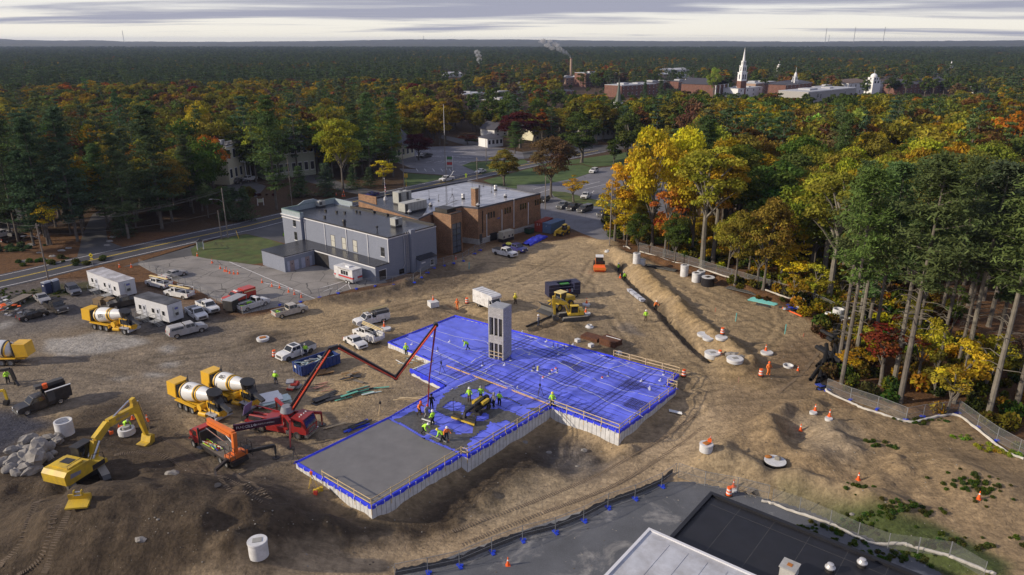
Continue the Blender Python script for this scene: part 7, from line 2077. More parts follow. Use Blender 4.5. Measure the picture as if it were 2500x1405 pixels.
part(t,'turret',[M('turret_grey',(.22,.23,.27),.5),RED_],lambda m:(m.cyl((tl_[0],0,1.0),(tl_[0],0,2.9),.75,.7,n=16,m=1),m.cyl((tl_[0],0,2.9),(tl_[0],0,3.6),.85,.6,n=16,m=0)))
TW_=Matrix.Translation(loc)@Matrix.Rotation(rz,4,'Z')
inv=TW_.inverted()
tb_=TW_@Vector((tl_[0],0,0));te=P(1045,1000,SLABZ)
dd=Vector((te.x-tb_.x,te.y-tb_.y,0)).normalized()
def bp(px,py):
 a,z_=wallpt(Vector((tb_.x,tb_.y,0)),dd,px,py)
 w_=Vector((tb_.x+dd.x*a,tb_.y+dd.y*a,z_));return inv@w_
J=[bp(710,1000),bp(806,852),bp(826,846),bp(966,922),bp(1064,793),bp(1048,925),bp(1044,1003)]
BOOM=M('boom_black',(.03,.028,.035),.35,dirt=.1)
part(t,'boom_section',BOOM,lambda m:m.beam(J[0],J[1],.5,.75,w1=.4,h1=.5))
part(t,'boom_section',BOOM,lambda m:(m.beam(J[1],J[2],.42,.5),m.beam(J[2],J[3],.4,.55,w1=.3,h1=.35)))
part(t,'boom_section',BOOM,lambda m:m.beam(J[3],J[4],.3,.38,w1=.22,h1=.25))
part(t,'boom_section',RED_,lambda m:m.beam(J[4],J[5],.2,.2,w1=.12,h1=.12))
sd=Vector(inv.to_3x3()@Vector((dd.y,-dd.x,0))).normalized()*.36
PIPE=M('pipe_bright_red',(.60,.07,.03),.4)
for a,b in((J[0],J[1]),(J[2],J[3]),(J[3],J[4])):part(t,'delivery_pipe',PIPE,lambda m:m.cyl(a+sd+Vector((0,0,-.1)),b+sd+Vector((0,0,-.05)),.10,n=7))
part(t,'elbow',BOOM,lambda m:[m.cyl(j-sd*.8,j+sd*.8,.3,n=10)for j in(J[1],J[3],J[4])])
part(t,'ram',CHROME,lambda m:(m.cyl(J[0].lerp(J[1],.05)-sd,J[0].lerp(J[1],.45)-sd*.7,.09),m.cyl(J[2].lerp(J[3],.5)+Vector((0,0,-.5)),J[3]+Vector((0,0,-.3)),.07)))
part(t,'hose',RED_,lambda m:m.tube([J[5],J[5].lerp(J[6],.5)+sd*.3,J[6]],.085,8))
mid=(J[0]+J[1])/2;dv=(J[1]-J[0]).normalized()
for txt_,f_,sz,mt_ in(('ALLEGRO',.33,.5,MATS['pipe_bright_red']),('FUCCILLO',.78,.42,WHITE)):
 o=text_obj(txt_,sz,mt_,t,J[0].lerp(J[1],f_)+sd*.75,(0,0,0));n_=sd.normalized();o.rotation_euler=Matrix((dv,n_.cross(dv),n_)).transposed().to_euler()
def outr(t,inv_,a,b,foot,w_,mat,nm='outrigger',pad=BLACK):
 """beam from a to b, then a leg down to the foot (world points)"""
 A,B,F=inv_@a,inv_@b,inv_@foot
 o=part(t,nm,mat,lambda m:m.beam(A,B,.3,w_))
 part(o,'leg',mat,lambda m:(m.beam(B,F.lerp(B,.35),.22,.22),m.cyl(F,F.lerp(B,.5),.07)))
 part(o,'foot_pad',pad,lambda m:m.cyl(F,F+Vector((0,0,.08)),.42,n=10))
 return o
tt_=TW_@Vector((tl_[0],-.4,2.2))
b1=P(570,1046,1.9)
o1=outr(t,inv,TW_@Vector((tl_[0]-.4,-.9,2.1)),b1,G(572,1088),.85,M('beam_navy_red',(.06,.015,.04),.4))
A,B=inv@(TW_@Vector((tl_[0]-.4,-.9,2.1))),inv@b1
d1=(A-B).normalized();n1=d1.cross(Vector((0,0,1))).normalized()
if(TW_.to_3x3()@n1).y>0:n1=-n1;
for txt_,f_,sz in(('FUCCILLO',.27,.5),('CONCRETE PUMPING',.62,.27)):
 o=text_obj(txt_,sz,WHITE,t,B.lerp(A,f_)+n1*.17,(0,0,0));xx_=d1 if(TW_.to_3x3()@d1).x>0 else-d1;o.rotation_euler=Matrix((xx_,n1.cross(xx_),n1)).transposed().to_euler()
outr(t,inv,TW_@Vector((tl_[0],.7,2.3)),P(673,974,2.6),G(677,1006),.35,RED_)
outr(t,inv,TW_@Vector((tl_[0],-.5,2.6)),P(708,1030,2.7),G(709,1094),.35,RED_)
outr(t,inv,TW_@Vector((tl_[0]+.4,.6,2.6)),P(784,1008,2.3),G(787,1038),.32,RED_)
loc,rz=at2((547,1137),(475,1092.5),'L',1.05)
t=thing('crane_truck','red flatbed truck with an orange loader crane and black outriggers beside the pump','crane truck',loc,rz)
TW_=Matrix.Translation(loc)@Matrix.Rotation(rz,4,'Z');inv=TW_.inverted()
wb=(G(547,1137)-G(475,1092.5)).length/2
wheels(t,(-wb-.6,-wb+.6,wb),1.02,.5,.34)
REDC=M('cab_red',(.38,.03,.025),.4,dirt=.2)
part(t,'cab',REDC,lambda m:(m.side([(wb-1.2,.9),(wb+.2,.9),(wb+.1,1.7),(wb-.2,2.6),(wb-1.2,2.65)],1.05),m.side([(wb+.2,.75),(wb+1.6,.75),(wb+1.7,1.2),(wb+1.5,1.6),(wb+.2,1.75)],.6)))
part(t,'fender',REDC,lambda m:[m.side([(wb-.65,.9),(wb-.4,1.2),(wb+.4,1.25),(wb+.7,.9),(wb+.75,1.0),(wb+.45,1.4),(wb-.45,1.4),(wb-.75,.9)],0,y0=y_)for y_ in((.65,1.2),(-1.2,-.65))])
part(t,'window',GLASS,lambda m:(m.bz(wb-.95,wb-.15,-1.07,1.07,1.75,2.4),m.bz(wb-1.23,wb-1.201,-.8,.8,1.7,2.4)))
part(t,'exhaust_stack',BLACK,lambda m:(m.cyl((wb-1.4,1.0,.8),(wb-1.4,1.0,3.0),.12),m.bz(wb-1.7,wb-1.3,-1,1,.9,2.5)))
part(t,'grille',CHROME,lambda m:m.bz(wb+1.68,wb+1.75,-.45,.45,.8,1.5))
DECK=M('deck_planks',(.14,.12,.10),.8,var=.3,vs=2)
part(t,'deck',DECK,lambda m:m.bz(-wb-1.2,wb-1.75,-1.2,1.2,1.05,1.17))
part(t,'frame',BLACK,lambda m:(m.bz(-wb-1.3,wb+1.2,-.45,.45,.6,1.04),m.bz(-wb-1.2,wb-1.75,1.201,1.24,.95,1.17),m.bz(-1.5,1.2,.6,1.15,.5,1.0)))
part(t,'step',GREY,lambda m:m.bz(wb-1.9,wb-1.1,1.0,1.35,.5,.6))
r_=random.Random(5)
part(t,'deck_load',[M('hose_red',(.35,.03,.02),.6),M('deck_blue',(.03,.06,.35),.6),LIME,HLIGHT,BLACK],lambda m:[m.tube([(r_.uniform(-2,1.6),r_.uniform(.1,1.0),1.3),(r_.uniform(-2,1.6),r_.uniform(.1,1.0),1.35),(r_.uniform(-2,1.6),r_.uniform(.1,1.0),1.3)],.05,5,r_.choice([0,0,1,2,3,4]))for q in range(26)])['kind']='stuff'
mx=-wb-.9
part(t,'crane_column',ORG,lambda m:(m.bz(mx-.35,mx+.35,-.5,.3,1.17,1.6),m.beam((mx,0,1.5),(mx,-.1,4.0),.45,.45),m.bz(mx-.5,mx+.6,-1.2,1.0,1.0,1.5)))
part(t,'crane_boom',ORG,lambda m:(m.beam((mx+.1,-.15,3.9),(wb-1.2,-.45,3.4),.42,.45,w1=.35,h1=.4),m.beam((mx+.8,-.15,3.3),(wb-1.0,-.45,2.9),.3,.35)))
part(t,'crane_ram',CHROME,lambda m:(m.cyl((mx+.3,-.1,2.4),(mx+2.4,-.2,3.2),.08),m.beam((mx+1,.25,2.3),(wb-1.8,.25,2.8),.08,.08)))
part(t,'work_platform',BLACK,lambda m:([m.bz(mx-1.0+a,mx-.95+a,b,b+.05,.8,2.6)for a in(0,.9)for b in(-1.5,-.7,.6,1.2)],[m.bz(mx-1.0,mx-.1,b,b+.05,h_,h_+.05)for b in(-1.5,-.7,.6,1.2)for h_ in(.9,1.5,2.1,2.6)],m.bz(mx-1,mx-.1,-1.5,-.7,1.9,1.95),m.bz(mx-.9,mx-.4,-1,1,.5,1.0)))
outr(t,inv,TW_@Vector((mx+.1,.8,1.1)),P(525,1149,1.5),G(530,1187),.35,BLACK)
outr(t,inv,TW_@Vector((mx+.1,-.8,1.1)),P(671,1088,1.4),G(674,1119),.35,BLACK)
def excavator(c,bucket,J_,label,s=1.0,und=None,glasscab=False,col=CATYEL,side=1):
 c=G(*c);b=G(*bucket)
 hd=math.atan2(b.y-c.y,b.x-c.x)
 c.z=max(c.z,sorted(ground(c.x+a*s,c.y+b_*s)for a in(-2.2,0,2.2)for b_ in(-2.2,0,2.2))[-2])+.05
 t=thing('excavator',label,'excavator',tuple(c),hd)
 inv=(Matrix.Translation(c)@Matrix.Rotation(hd,4,'Z')).inverted()
 ua=(und if und is not None else hd)-hd
 Ru=Matrix.Rotation(ua,4,'Z')
 for y_ in(-1.4*s,1.4*s):
  m=MB();m.T=Ru
  m.side([(-2.8*s,.35*s),(-2.5*s,.06),(2.5*s,.06),(2.8*s,.35*s),(2.85*s,.6*s),(2.5*s,.92*s),(-2.5*s,.92*s),(-2.85*s,.6*s)],0,y0=(y_-.34*s,y_+.34*s))
  tk=m.build('track',DKGREY,t)
  m=MB();m.T=Ru
  for q in range(24):m.bz(-2.6*s+q*.215*s,-2.6*s+(q*.215+.13)*s,y_-.36*s,y_+.36*s,.92*s,.97*s)
  m.build('track_shoe',M('worn_steel',(.36,.34,.31),.5,.2),tk)
 m=MB();m.T=Ru;m.bz(-1*s,1*s,-1*s,1*s,.45*s,1.0*s);m.build('carriage',BLACK,t)
 z0=1.15*s
 if glasscab:part(t,'body',col,lambda m:m.side([(-1.9*s,z0),(1.3*s,z0),(1.3*s,z0+.3*s),(-.9*s,z0+.45*s),(-1.1*s,z0+.95*s),(-1.9*s,z0+.9*s)],1.15*s))
 else:part(t,'body',col,lambda m:(m.side([(-3.0*s,z0+.1),(-2.6*s,z0-.05),(1.6*s,z0-.05),(1.6*s,z0+.35*s),(.4*s,z0+.55*s),(-.2*s,z0+1.25*s),(-2.7*s,z0+1.35*s),(-3.05*s,z0+1.0*s)],1.4*s),m.bz(-2.3*s,-.7*s,-1.15*s,1.15*s,z0+1.3*s,z0+1.48*s)))
 if not glasscab:part(t,'side_panel',BLACK,lambda m:(m.bz(-.1*s,1.3*s,-1.42*s,-1.405*s,z0,z0+.5*s),m.bz(-1.7*s,-.9*s,-.5*s,.6*s,z0+1.49*s,z0+1.52*s)))
 if s>.9:
  part(t,'emblem',M('emblem_grey',(.25,.25,.32),.5),lambda m:(m.side([(-2.5*s,z0+.6),(-1.4*s,z0+.55),(-1.3*s,z0+.9),(-2.4*s,z0+1.1)],0,y0=(-1.43*s,-1.41*s)),))
  part(t,'hand_rail',BLACK,lambda m:(m.tube([(-.2*s,-1.3*s,z0+.9*s),(.2*s,-1.3*s,z0+1.5*s),(1.3*s,-1.3*s,z0+1.2*s),(1.4*s,-1.3*s,z0+.4*s)],.04,4),m.tube([(-2.4*s,-1.2*s,z0+1.4*s),(-2.4*s,-1.2*s,z0+1.8*s),(-.6*s,-1.2*s,z0+1.8*s)],.03,4)))
 cy=.75*s*side
 cx=-.85*s if glasscab else 0
 part(t,'cab',col if glasscab else BLACK,lambda m:(m.bz(cx+.1*s,cx+1.75*s,cy-.5*s,cy+.5*s,z0,z0+.55*s),m.bz(cx+.1*s,cx+.2*s,cy-.5*s,cy+.5*s,z0+.55*s,z0+1.9*s),m.bz(cx,cx+1.7*s,cy-.53*s,cy+.53*s,z0+1.9*s,z0+2.0*s),m.bz(cx+1.62*s,cx+1.7*s,cy-.5*s,cy-.4*s,z0+.5*s,z0+1.9*s),m.bz(cx+1.62*s,cx+1.7*s,cy+.4*s,cy+.5*s,z0+.5*s,z0+1.9*s)))
 part(t,'cab_glass',GLASS,lambda m:m.bz(cx+.21*s,cx+1.6*s,cy-.46*s,cy+.46*s,z0+.56*s,z0+1.89*s))
 dd_=Vector((math.cos(hd),math.sin(hd),0))
 K=[]
 for(px,py)in J_:
  a,z_=wallpt(c,dd_,px,py);K.append(Vector((a,0,z_-c.z)))
 bm=part(t,'boom',col,lambda m:[m.beam(K[i],K[i+1],.5*s,(.8 if i else .6)*s,w1=.5*s,h1=.75*s)for i in range(len(K)-4)]and None)
 k0,k1,k2=K[-4],K[-3],K[-2]
 part(t,'stick',col,lambda m:(m.beam(K[-3],K[-2],.4*s,.7*s,w1=.32*s,h1=.4*s),m.beam(K[-3],K[-3]+(K[-3]-K[-2]).normalized()*.6*s,.4*s,.5*s)))
 m=MB();kk=K[-2]
 m.side([(kk.x,kk.z),(kk.x+.5*s,kk.z-.2*s),(kk.x+.35*s,kk.z-1.1*s),(kk.x-.6*s,kk.z-1.25*s),(kk.x-1.0*s,kk.z-.8*s),(kk.x-.3*s,kk.z-.75*s)],.6*s);m.build('bucket',col if s>.9 else DKGREY,t)
 part(t,'ram',CHROME,lambda m:(m.cyl(K[1]+Vector((.2,0,.45*s)),K[-3]+Vector((-.5*s,0,.55*s)),.1*s),m.cyl(Vector((.9*s,.35*s,z0+.3*s)),K[1]+Vector((.2,.35*s,-.1)),.13*s),m.cyl(Vector((.9*s,-.35*s,z0+.3*s)),K[1]+Vector((.2,-.35*s,-.1)),.13*s),m.cyl(K[-3]+Vector((.55*s,0,0)),K[-2]+Vector((.5*s,0,.3*s)),.08*s)))
 return t,K
t,K=excavator((208,1168),(358,1086),[(228,1130),(232,1075),(262,1034),(325,1000),(326,985),(357,1060),(358,1084)],'large yellow tracked excavator digging beside the boulder pile',1.12,heading(G(250,1120),G(284,1176)))
d1=(K[3]-K[2]).normalized();n1=Vector((0,-1,0));o=text_obj('BRADLEY',.42,M('decal_blue',(.2,.2,.35),.5),t,K[2].lerp(K[3],.5)+n1*.3,(0,0,0));o.rotation_euler=Matrix((d1,n1.cross(d1),n1)).transposed().to_euler()
excavator((1400,779),(1355,781),[(1388,764),(1383,742),(1354,733),(1352,732),(1352,730),(1354,768),(1355,780)],'small yellow excavator with its arm folded straight down beside the wheel loader',.85,heading(G(1390,786),G(1415,777)),True,side=1)
loc,rz=at2((1393,750),(1361.5,762),'L',.9)
t=thing('wheel_loader','yellow wheel loader with a wide dark bucket behind the small excavator','loader',loc,rz)
wheels(t,(-1.5,1.5),1.0,.72,.5,CATYEL)
part(t,'body',CATYEL,lambda m:(m.side([(-3.1,1.0),(-.4,1.0),(-.4,2.0),(-2.9,1.9)],.85),m.bz(-.4,1.9,-.5,.5,.8,1.3),m.bz(1.0,2.0,-1.35,-.75,1.5,1.6),m.bz(1.0,2.0,.75,1.35,1.5,1.6),m.bz(-2.2,-.9,-1.35,-.86,1.5,1.6)))
part(t,'cab',GLASS,lambda m:m.bz(-.7,.7,-.65,.65,1.6,3.0));part(t,'cab_roof',M('pale_yellow_roof',(.75,.6,.25),.5),lambda m:(m.bz(-.85,.9,-.8,.8,3.0,3.12),));part(t,'cab_post',CATYEL,lambda m:[m.bz(a,a+.1,b,b+.1,1.5,3.0)for a in(-.75,.66)for b in(-.72,.62)])
part(t,'lift_arm',CATYEL,lambda m:[m.beam((.9,y_,1.7),(3.2,y_,.7),.18,.3)for y_ in(-.5,.5)])
part(t,'bucket',DKGREY,lambda m:m.side([(3.0,.1),(4.6,.1),(4.65,.16),(3.5,.5),(3.3,1.1),(3.9,1.7),(3.75,1.75),(2.9,1.2)],1.6))
p=G(1372,726);t=thing('rig_truck','dark navy service rig crowded with lockers and hoses behind the wheel loader','service rig',tuple(p),heading(G(1340,730),G(1400,722)))
NV=M('rig_navy',(.02,.022,.06),.5)
part(t,'body',NV,lambda m:(m.bz(-3,-1.0,-1.1,1.1,.6,2.9),m.bz(-1.0,2.0,.6,1.1,.6,2.9),m.bz(-1.0,2.0,-1.1,.6,.6,1.2),m.bz(2.0,3.2,-1.1,1.1,.6,3.0)))
part(t,'rail',M('rig_rail',(.15,.15,.25),.5),lambda m:[m.bz(-3,3,y_-.03,y_+.03,z_,z_+.06)for y_ in(-1.1,1.1)for z_ in(1.6,2.3,2.95)])
part(t,'hose_rack',[M('rig_green',(.05,.3,.03),.5),REDC,HLIGHT],lambda m:(m.box((.4,0,2.6),(1.8,.8,.1),m=0),[m.box((-.8+q*.5,-.7,1.4),(.3,.3,.5),m=1+q%2)for q in range(6)]))
wheels(t,(-2.2,2.2),1.0,.5,.3)
p=G(1463,660);t=thing('soil_roller','orange and white soil roller with a cab facing the camera at the trench head','roller',tuple(p),heading(G(1461,640),G(1464,668)))
part(t,'drum',ORANGE,lambda m:m.lathe([(.1,-1.05),(.7,-1.05),(.7,1.05),(.1,1.05)],(1.1,0,.7),20,axis='y'))
part(t,'drum_frame',M('roller_orange',(.75,.2,.03),.5),lambda m:(m.bz(.3,2.0,-1.25,-1.08,.5,1.1),m.bz(.3,2.0,1.08,1.25,.5,1.1),m.bz(1.85,2.0,-1.08,1.08,.6,1.1),m.bz(.2,.4,-1.08,1.08,.6,1.3)))
part(t,'rear_body',M('roller_orange',(.75,.2,.03),.5),lambda m:m.side([(-3.2,.9),(-1.2,.9),(-1.2,1.5),(-3.1,1.7)],.8));part(t,'cab',GLASS,lambda m:m.bz(-1.5,-.1,-.7,.7,1.1,2.75));part(t,'cab_roof',WHITE,lambda m:(m.bz(-1.65,.05,-.8,.8,2.75,2.9),));part(t,'cab_post',BLACK,lambda m:[m.bz(a,a+.08,b,b+.08,1.0,2.75)for a in(-1.55,-.14)for b in(-.75,.67)])
wheels(t,(-2.2,),.95,.7,.5)
loc,rz=at2((1389,571),(1371,578),'L',.8)
t=thing('telehandler','yellow telehandler with its boom low beside the blue container','telehandler',loc,rz)
wheels(t,(-1.3,1.3),.9,.55,.4,CATYEL)
part(t,'body',CATYEL,lambda m:(m.bz(-2.0,1.8,-.7,.7,.6,1.3),m.bz(-2.1,-.9,.1,.8,1.3,1.9)))
part(t,'boom',CATYEL,lambda m:(m.beam((-1.9,-.2,2.1),(3.0,-.2,1.3),.35,.5),m.beam((3.0,-.2,1.3),(3.2,-.2,.3),.5,.25)))
part(t,'cab',GLASS,lambda m:m.bz(-.7,.5,.15,.85,1.3,2.5));part(t,'cab_roof',CATYEL,lambda m:m.bz(-.8,.6,.1,.9,2.5,2.62))
p=P(1163,1008,SLABZ+.1);hd=heading(P(1181,986,.9),P(1125,1026,.9))
t=thing('laser_screed','black and yellow four wheeled laser screed levelling the wet concrete','laser screed',tuple(p),hd)
wheels(t,(-1.6,.3),.8,.36,.26,BLACK)
part(t,'chassis',BLACK,lambda m:(m.bz(-2.3,.8,-.5,.5,.45,.8),m.bz(-2.4,-1.8,-.7,.7,.5,1.1),m.ball((-2.3,0,1.1),.42)))
part(t,'boom',BLACK,lambda m:(m.beam((-1.6,0,1.25),(2.4,0,1.15),.32,.36),m.beam((2.4,0,1.2),(2.6,0,.5),.3,.3)))
part(t,'cowl',CATYEL,lambda m:(m.bz(-1.9,-.1,-.75,-.35,.95,1.35),m.bz(-1.9,-.5,.35,.7,.95,1.35)))
part(t,'screed_head',BLACK,lambda m:(m.bz(2.5,2.8,-1.75,1.75,.15,.55),m.bz(2.35,2.5,-1.6,1.6,.5,.7)))
part(t,'strike_board',CATYEL,lambda m:m.bz(2.82,2.95,-1.75,1.75,.1,.3))
part(t,'laser_mast',BLACK,lambda m:[(m.cyl((2.6,y_,.5),(2.6,y_,2.6),.035,n=6),m.ball((2.6,y_,2.65),.09,n=6))for y_ in(-1.6,1.6)])
p=G(-22,945);t=thing('grapple_arm','black grapple boom reaching in at the left edge','grapple',tuple(p),0)
part(t,'boom',BLACK,lambda m:(m.beam((-3,0,1.6),(3.0,.3,2.6),.3,.35),m.beam((3.0,.3,2.6),(3.3,.3,.9),.3,.4)))
part(t,'claw',BLACK,lambda m:(m.beam((3.3,.3,.9),(3.9,0,.15),.3,.15),m.beam((3.3,.3,.9),(3.0,.5,.1),.3,.15)))
p=G(-10,990);t=thing('backhoe_arm','yellow backhoe arm entering at the left edge under the grapple','backhoe',tuple(p),0)
part(t,'boom',CATYEL,lambda m:(m.beam((-2.5,0,1.2),(1.4,.2,2.1),.22,.3),m.beam((1.4,.2,2.1),(1.5,.2,.7),.22,.3)))
part(t,'bucket',BLACK,lambda m:m.side([(1.3,.8),(1.8,.7),(1.7,.1),(1.1,.15)],.3))
p=G(192,1232);t=thing('loose_bucket','spare yellow excavator bucket standing on the soil below the excavator','bucket',tuple(p),heading(G(175,1245),G(215,1228))+PI/2)
part(t,'shell',CATYEL,lambda m:m.side([(-.6,.05),(.5,0),(.75,.35),(.6,.9),(.3,1.0),(.4,.45),(-.6,.2)],.95))
for y_ in(-.35,.3):part(t,'ear',CATYEL,lambda m:m.side([(.1,.9),(.6,.85),(.5,1.4),(.2,1.4)],0,y0=(y_,y_+.08)))
part(t,'pin',CHROME,lambda m:(m.cyl((.35,-.4,1.2),(.35,.42,1.2),.07),m.cyl((.2,-.4,.95),(.2,.42,.95),.07)))
# street furniture, fences, small site things
def T(name,label,cat,p,rz=0.0,group=None):return thing(name,label,cat,tuple(p),rz,group)
def wiremat():
 m=bpy.data.materials.new('wire_mesh');m.use_nodes=True;nt=m.node_tree
 for n in list(nt.nodes):nt.nodes.remove(n)
 o=nd(nt,'ShaderNodeOutputMaterial');a=nd(nt,'ShaderNodeBsdfTransparent');b=nd(nt,'ShaderNodeBsdfDiffuse');b.inputs[0].default_value=(.3,.31,.33,1)
 x=nd(nt,'ShaderNodeMixShader',i_0=.2);nt.links.new(a.outputs[0],x.inputs[1]);nt.links.new(b.outputs[0],x.inputs[2]);nt.links.new(x.outputs[0],o.inputs[0]);return m
WIRE=wiremat()
def fence(label,px,step=3.2,h=1.85,z=None,feet=True,cloth=None,rails=True):
 pts=[(G(*q)if z is None else P(q[0],q[1],z))for q in px]
 t=T('fence',label,'fence',pts[0]);o=pts[0];col_=M('fence_grey',(.22,.23,.25),.5)
 for a,b in zip(pts[:-1],pts[1:]):
  n_=max(1,round((b-a).length/step));d=(b-a).normalized();nn=Vector((-d.y,d.x,0))
  for i in range(n_):
   p,q=a.lerp(b,i/n_)-o,a.lerp(b,(i+1)/n_-.01)-o
   up=Vector((0,0,h));m=MB()
   m.cyl(p,p+up,.028,n=5);m.cyl(q,q+up,.028,n=5)
   if rails:m.cyl(p+up,q+up,.024,n=4);m.cyl(p+up*.5,q+up*.5,.018,n=4);m.cyl(p+up*.06,q+up*.06,.02,n=4)
   f=m.build('fence_panel',col_,t)
   m=MB();m.add([p+up*.06,q+up*.06,q+up,p+up],[(0,1,2,3)]);m.build('wire',WIRE,f)
   if feet:m=MB();m.box(tuple(p+Vector((0,0,.07))),(.85,.3,.13),rz=math.atan2(nn.y,nn.x));m.box(tuple(p+Vector((.15,.1,.16))),(.4,.25,.08),rz=i);m.build('blue_foot',BLUEFT,f)
 if cloth:
  m=MB();r_=random.Random(2)
  S_=[]
  for a,b in zip(pts[:-1],pts[1:]):S_+=[a.lerp(b,k/8)for k in range(8)]
  vs=[]
  for p in S_:q=p+Vector((-.1,.55,0));vs+=[q-o+Vector((0,0,.0)),q-o+Vector((r_.uniform(-.1,.1),.12,r_.uniform(.55,.85)))]
  m.add(vs,[(2*i,2*i+2,2*i+3,2*i+1)for i in range(len(S_)-1)]);m.build('silt_cloth',BLACK,t)
fence('wire panel fence with black silt cloth between the haul road and the lower yard',[(965,1418),(1045,1402),(1122,1385),(1201,1351),(1276,1322),(1356,1302),(1425,1274),(1484,1242),(1550,1220),(1615,1190),(1650,1166)],cloth=True,z=LOW)
fence('leaning gate panels of wire fence behind the barrel at the corner of the lower yard',[(1655,1166),(1722,1172),(1800,1192),(1877,1213)],feet=False)
fence('thin wire fence running along the grass strip at the bottom right',[(1889,1200),(1955,1225),(2032,1245),(2102,1270),(2176,1297),(2319,1355),(2404,1402)],feet=False,rails=False)
fence('wire panel fence bending in front of the pine trunks on the right',[(2017,955),(2075,978),(2141,1000),(2211,1028),(2253,1020),(2338,1010),(2385,1045),(2432,1078),(2486,1108),(2530,1130)])
fence('old wire fence at the foot of the wood above the teal pipes',[(1560,612),(1650,637),(1748,668),(1824,691),(1905,714),(1994,744),(2065,778)],feet=False)
fence('wire panel fence with blue feet from the white pickup round to the brick building',[(682,746),(733,738),(780,728),(825,717),(869.5,706.5),(915,700),(960,697),(1010,686),(1060,664),(1130,634),(1185,604)])
fence('thin bare fence posts and wire along the left edge of the car park',[(340,648),(366,660),(420,684),(472,706),(530,740),(594,768),(682,747)],feet=False,rails=False,h=1.5)
SOCK=M('silt_sock',(.55,.53,.5),.8,dirt=.3)
for lab,px in(('long pale silt sock at the foot of the wood',[(1563,616),(1602,628),(1640,641),(1672,648),(1710,657),(1765,675),(1819,692),(1873,711),(1919,728),(1945,732),(1966,741),(1994,754),(2014,768)]),('white silt sock snaking along the fence by the pine trunks',[(2012,945),(2025,962),(2083,988),(2107,999),(2149,1012),(2203,1030),(2234,1032),(2257,1026),(2296,1018),(2335,1016),(2374,1041),(2420,1078),(2459,1107),(2498,1122)]),('white silt sock along the grass strip at the bottom right',[(1866,1188),(1893,1198),(1928,1213),(1982,1228),(2044,1250),(2094,1267),(2149,1285),(2203,1304),(2230,1323),(2296,1344),(2335,1362),(2397,1390),(2430,1404)]),('short curl of silt sock by the manhole at the trench head',[(1522,604),(1530,604),(1538,609)])):
 pts=catmull([G(*q)for q in px],5);o=pts[0];r_=random.Random(1)
 m=MB();m.tube([p-o+Vector((r_.uniform(-.08,.08),r_.uniform(-.08,.08),.13))for p in pts],[r_.uniform(.13,.19)for _ in pts],7)
 mono('silt_sock',m,SOCK,lab,'silt sock',tuple(o),group='silt socks')
def upole(b,ty,label,arms=1,lamp=0,r=.15,ang=0.3,mat=POLEW):
 g=P(*b);h=height_at(g.x,g.y,ty)
 t=T('utility_pole',label,'utility pole',g,ang)
 part(t,'pole',mat,lambda m:m.cyl((0,0,0),(0,0,h),r,r*.7,n=8))
 for k in range(arms):part(t,'crossarm',mat,lambda m:(m.bz(-.06,.06,-1.25,1.25,h-.7-k*1.6,h-.58-k*1.6),[m.cyl((0,y_,h-.58-k*1.6),(0,y_,h-.4-k*1.6),.05,n=6)for y_ in(-1.15,-.5,.5,1.15)]))
 if lamp:part(t,'street_lamp',GREY,lambda m:(m.tube([(0,0,h*.72),(lamp*.9,0,h*.78),(lamp*2.4,0,h*.8)],.04,5),m.box((lamp*2.7,0,h*.795),(.7,.28,.12))))
 return Vector((g.x,g.y,h)),ang
pA,aA=upole((118,682),546,'tall leaning looking pole with street lamp beside the portable toilets',2,-1,.17)
pB,aB=upole((557,582),460,'utility pole with crossarm and yellow guy guard at the lawn corner',1,-1)
pC_,aC=upole((541,583),514,'shorter bare pole beside the crossarm pole',0)
pD,aD=upole((713,502),383,'tall slim pole at the edge of the litter ground behind the parapet',0)
pE,aE=upole((987,462),355,'pole with double arms beside the yellow traffic signal',2)
pF,aF=upole((1165,440),384,'small crossarm pole beyond the pale roof',1)
pG,aG=upole((1303,360),316,'far crossarm pole in front of the maroon beech',1)
pH,aH=upole((1187,402),338,'slim pole at the plaza exit',0)
pI,aI=upole((1331,512),430,'brown pole with grey box at the corner of the brick building',0)
upole((1488,602),440,'wooden pole half hidden by the yellow leaves',1)
upole((402,700),690,'thin marker post',0,0,.03)if False else None
part(None,'x',GREY,lambda m:None)if False else None
wi_=0
for(a,b,off_)in((pA,pB,1.15),(pA,pB,-1.15),(pA,pB,.4),(pB,pE,1.0),(pB,pE,-1.0),(pE,pF,.5),(pF,pG,.5),(pA,Vector((-190,60,14)),1.1),(pA,Vector((-190,60,14)),-1.1),(pA,pC_,3),(pA,Vector((-125,160,9)),.2)):
 lo=2.2 if off_==3 else .45
 A,B=a+Vector((0,0,-lo)),b+Vector((0,0,-.45 if off_!=3 else-.5));nn=(B-A).cross(Vector((0,0,1))).normalized()*(off_ if off_!=3 else 0)
 m=MB();m.tube([A.lerp(B,k/14)+nn-A+Vector((0,0,-4*1.1*(k/14)*(1-k/14)))for k in range(15)],.03,4)
 labs=['roadside wire, camera side','roadside wire, wood side','roadside wire, middle','upper road wire behind the grey building','lower road wire behind the grey building','short wire beyond the pale roof','wire reaching the maroon beech','outer wire leaving the frame on the left','inner wire leaving the frame on the left','low service wire to the short bare pole','service wire to the garden sheds']
 mono('overhead_wire',m,DKGREY,'thin sagging '+labs[wi_],'wire',tuple(A),group='overhead wires');wi_+=1
g=P(583,583);m=MB();m.cyl((0,0,0),tuple(pB-g+Vector((0,0,-1.5))),.02,n=4);m.cyl((0,0,0),tuple((pB-g)*.16),.07,n=6,m=1)
mono('guy_wire',m,[DKGREY,CATYEL],'guy wire with yellow guard leaning to the crossarm pole','guy wire',tuple(g))
def sign(b,h,label,fn,cat='sign',name='road_sign',rz=0.0):
 t=T(name,label,cat,G(*b),rz);fn(t,h);return t
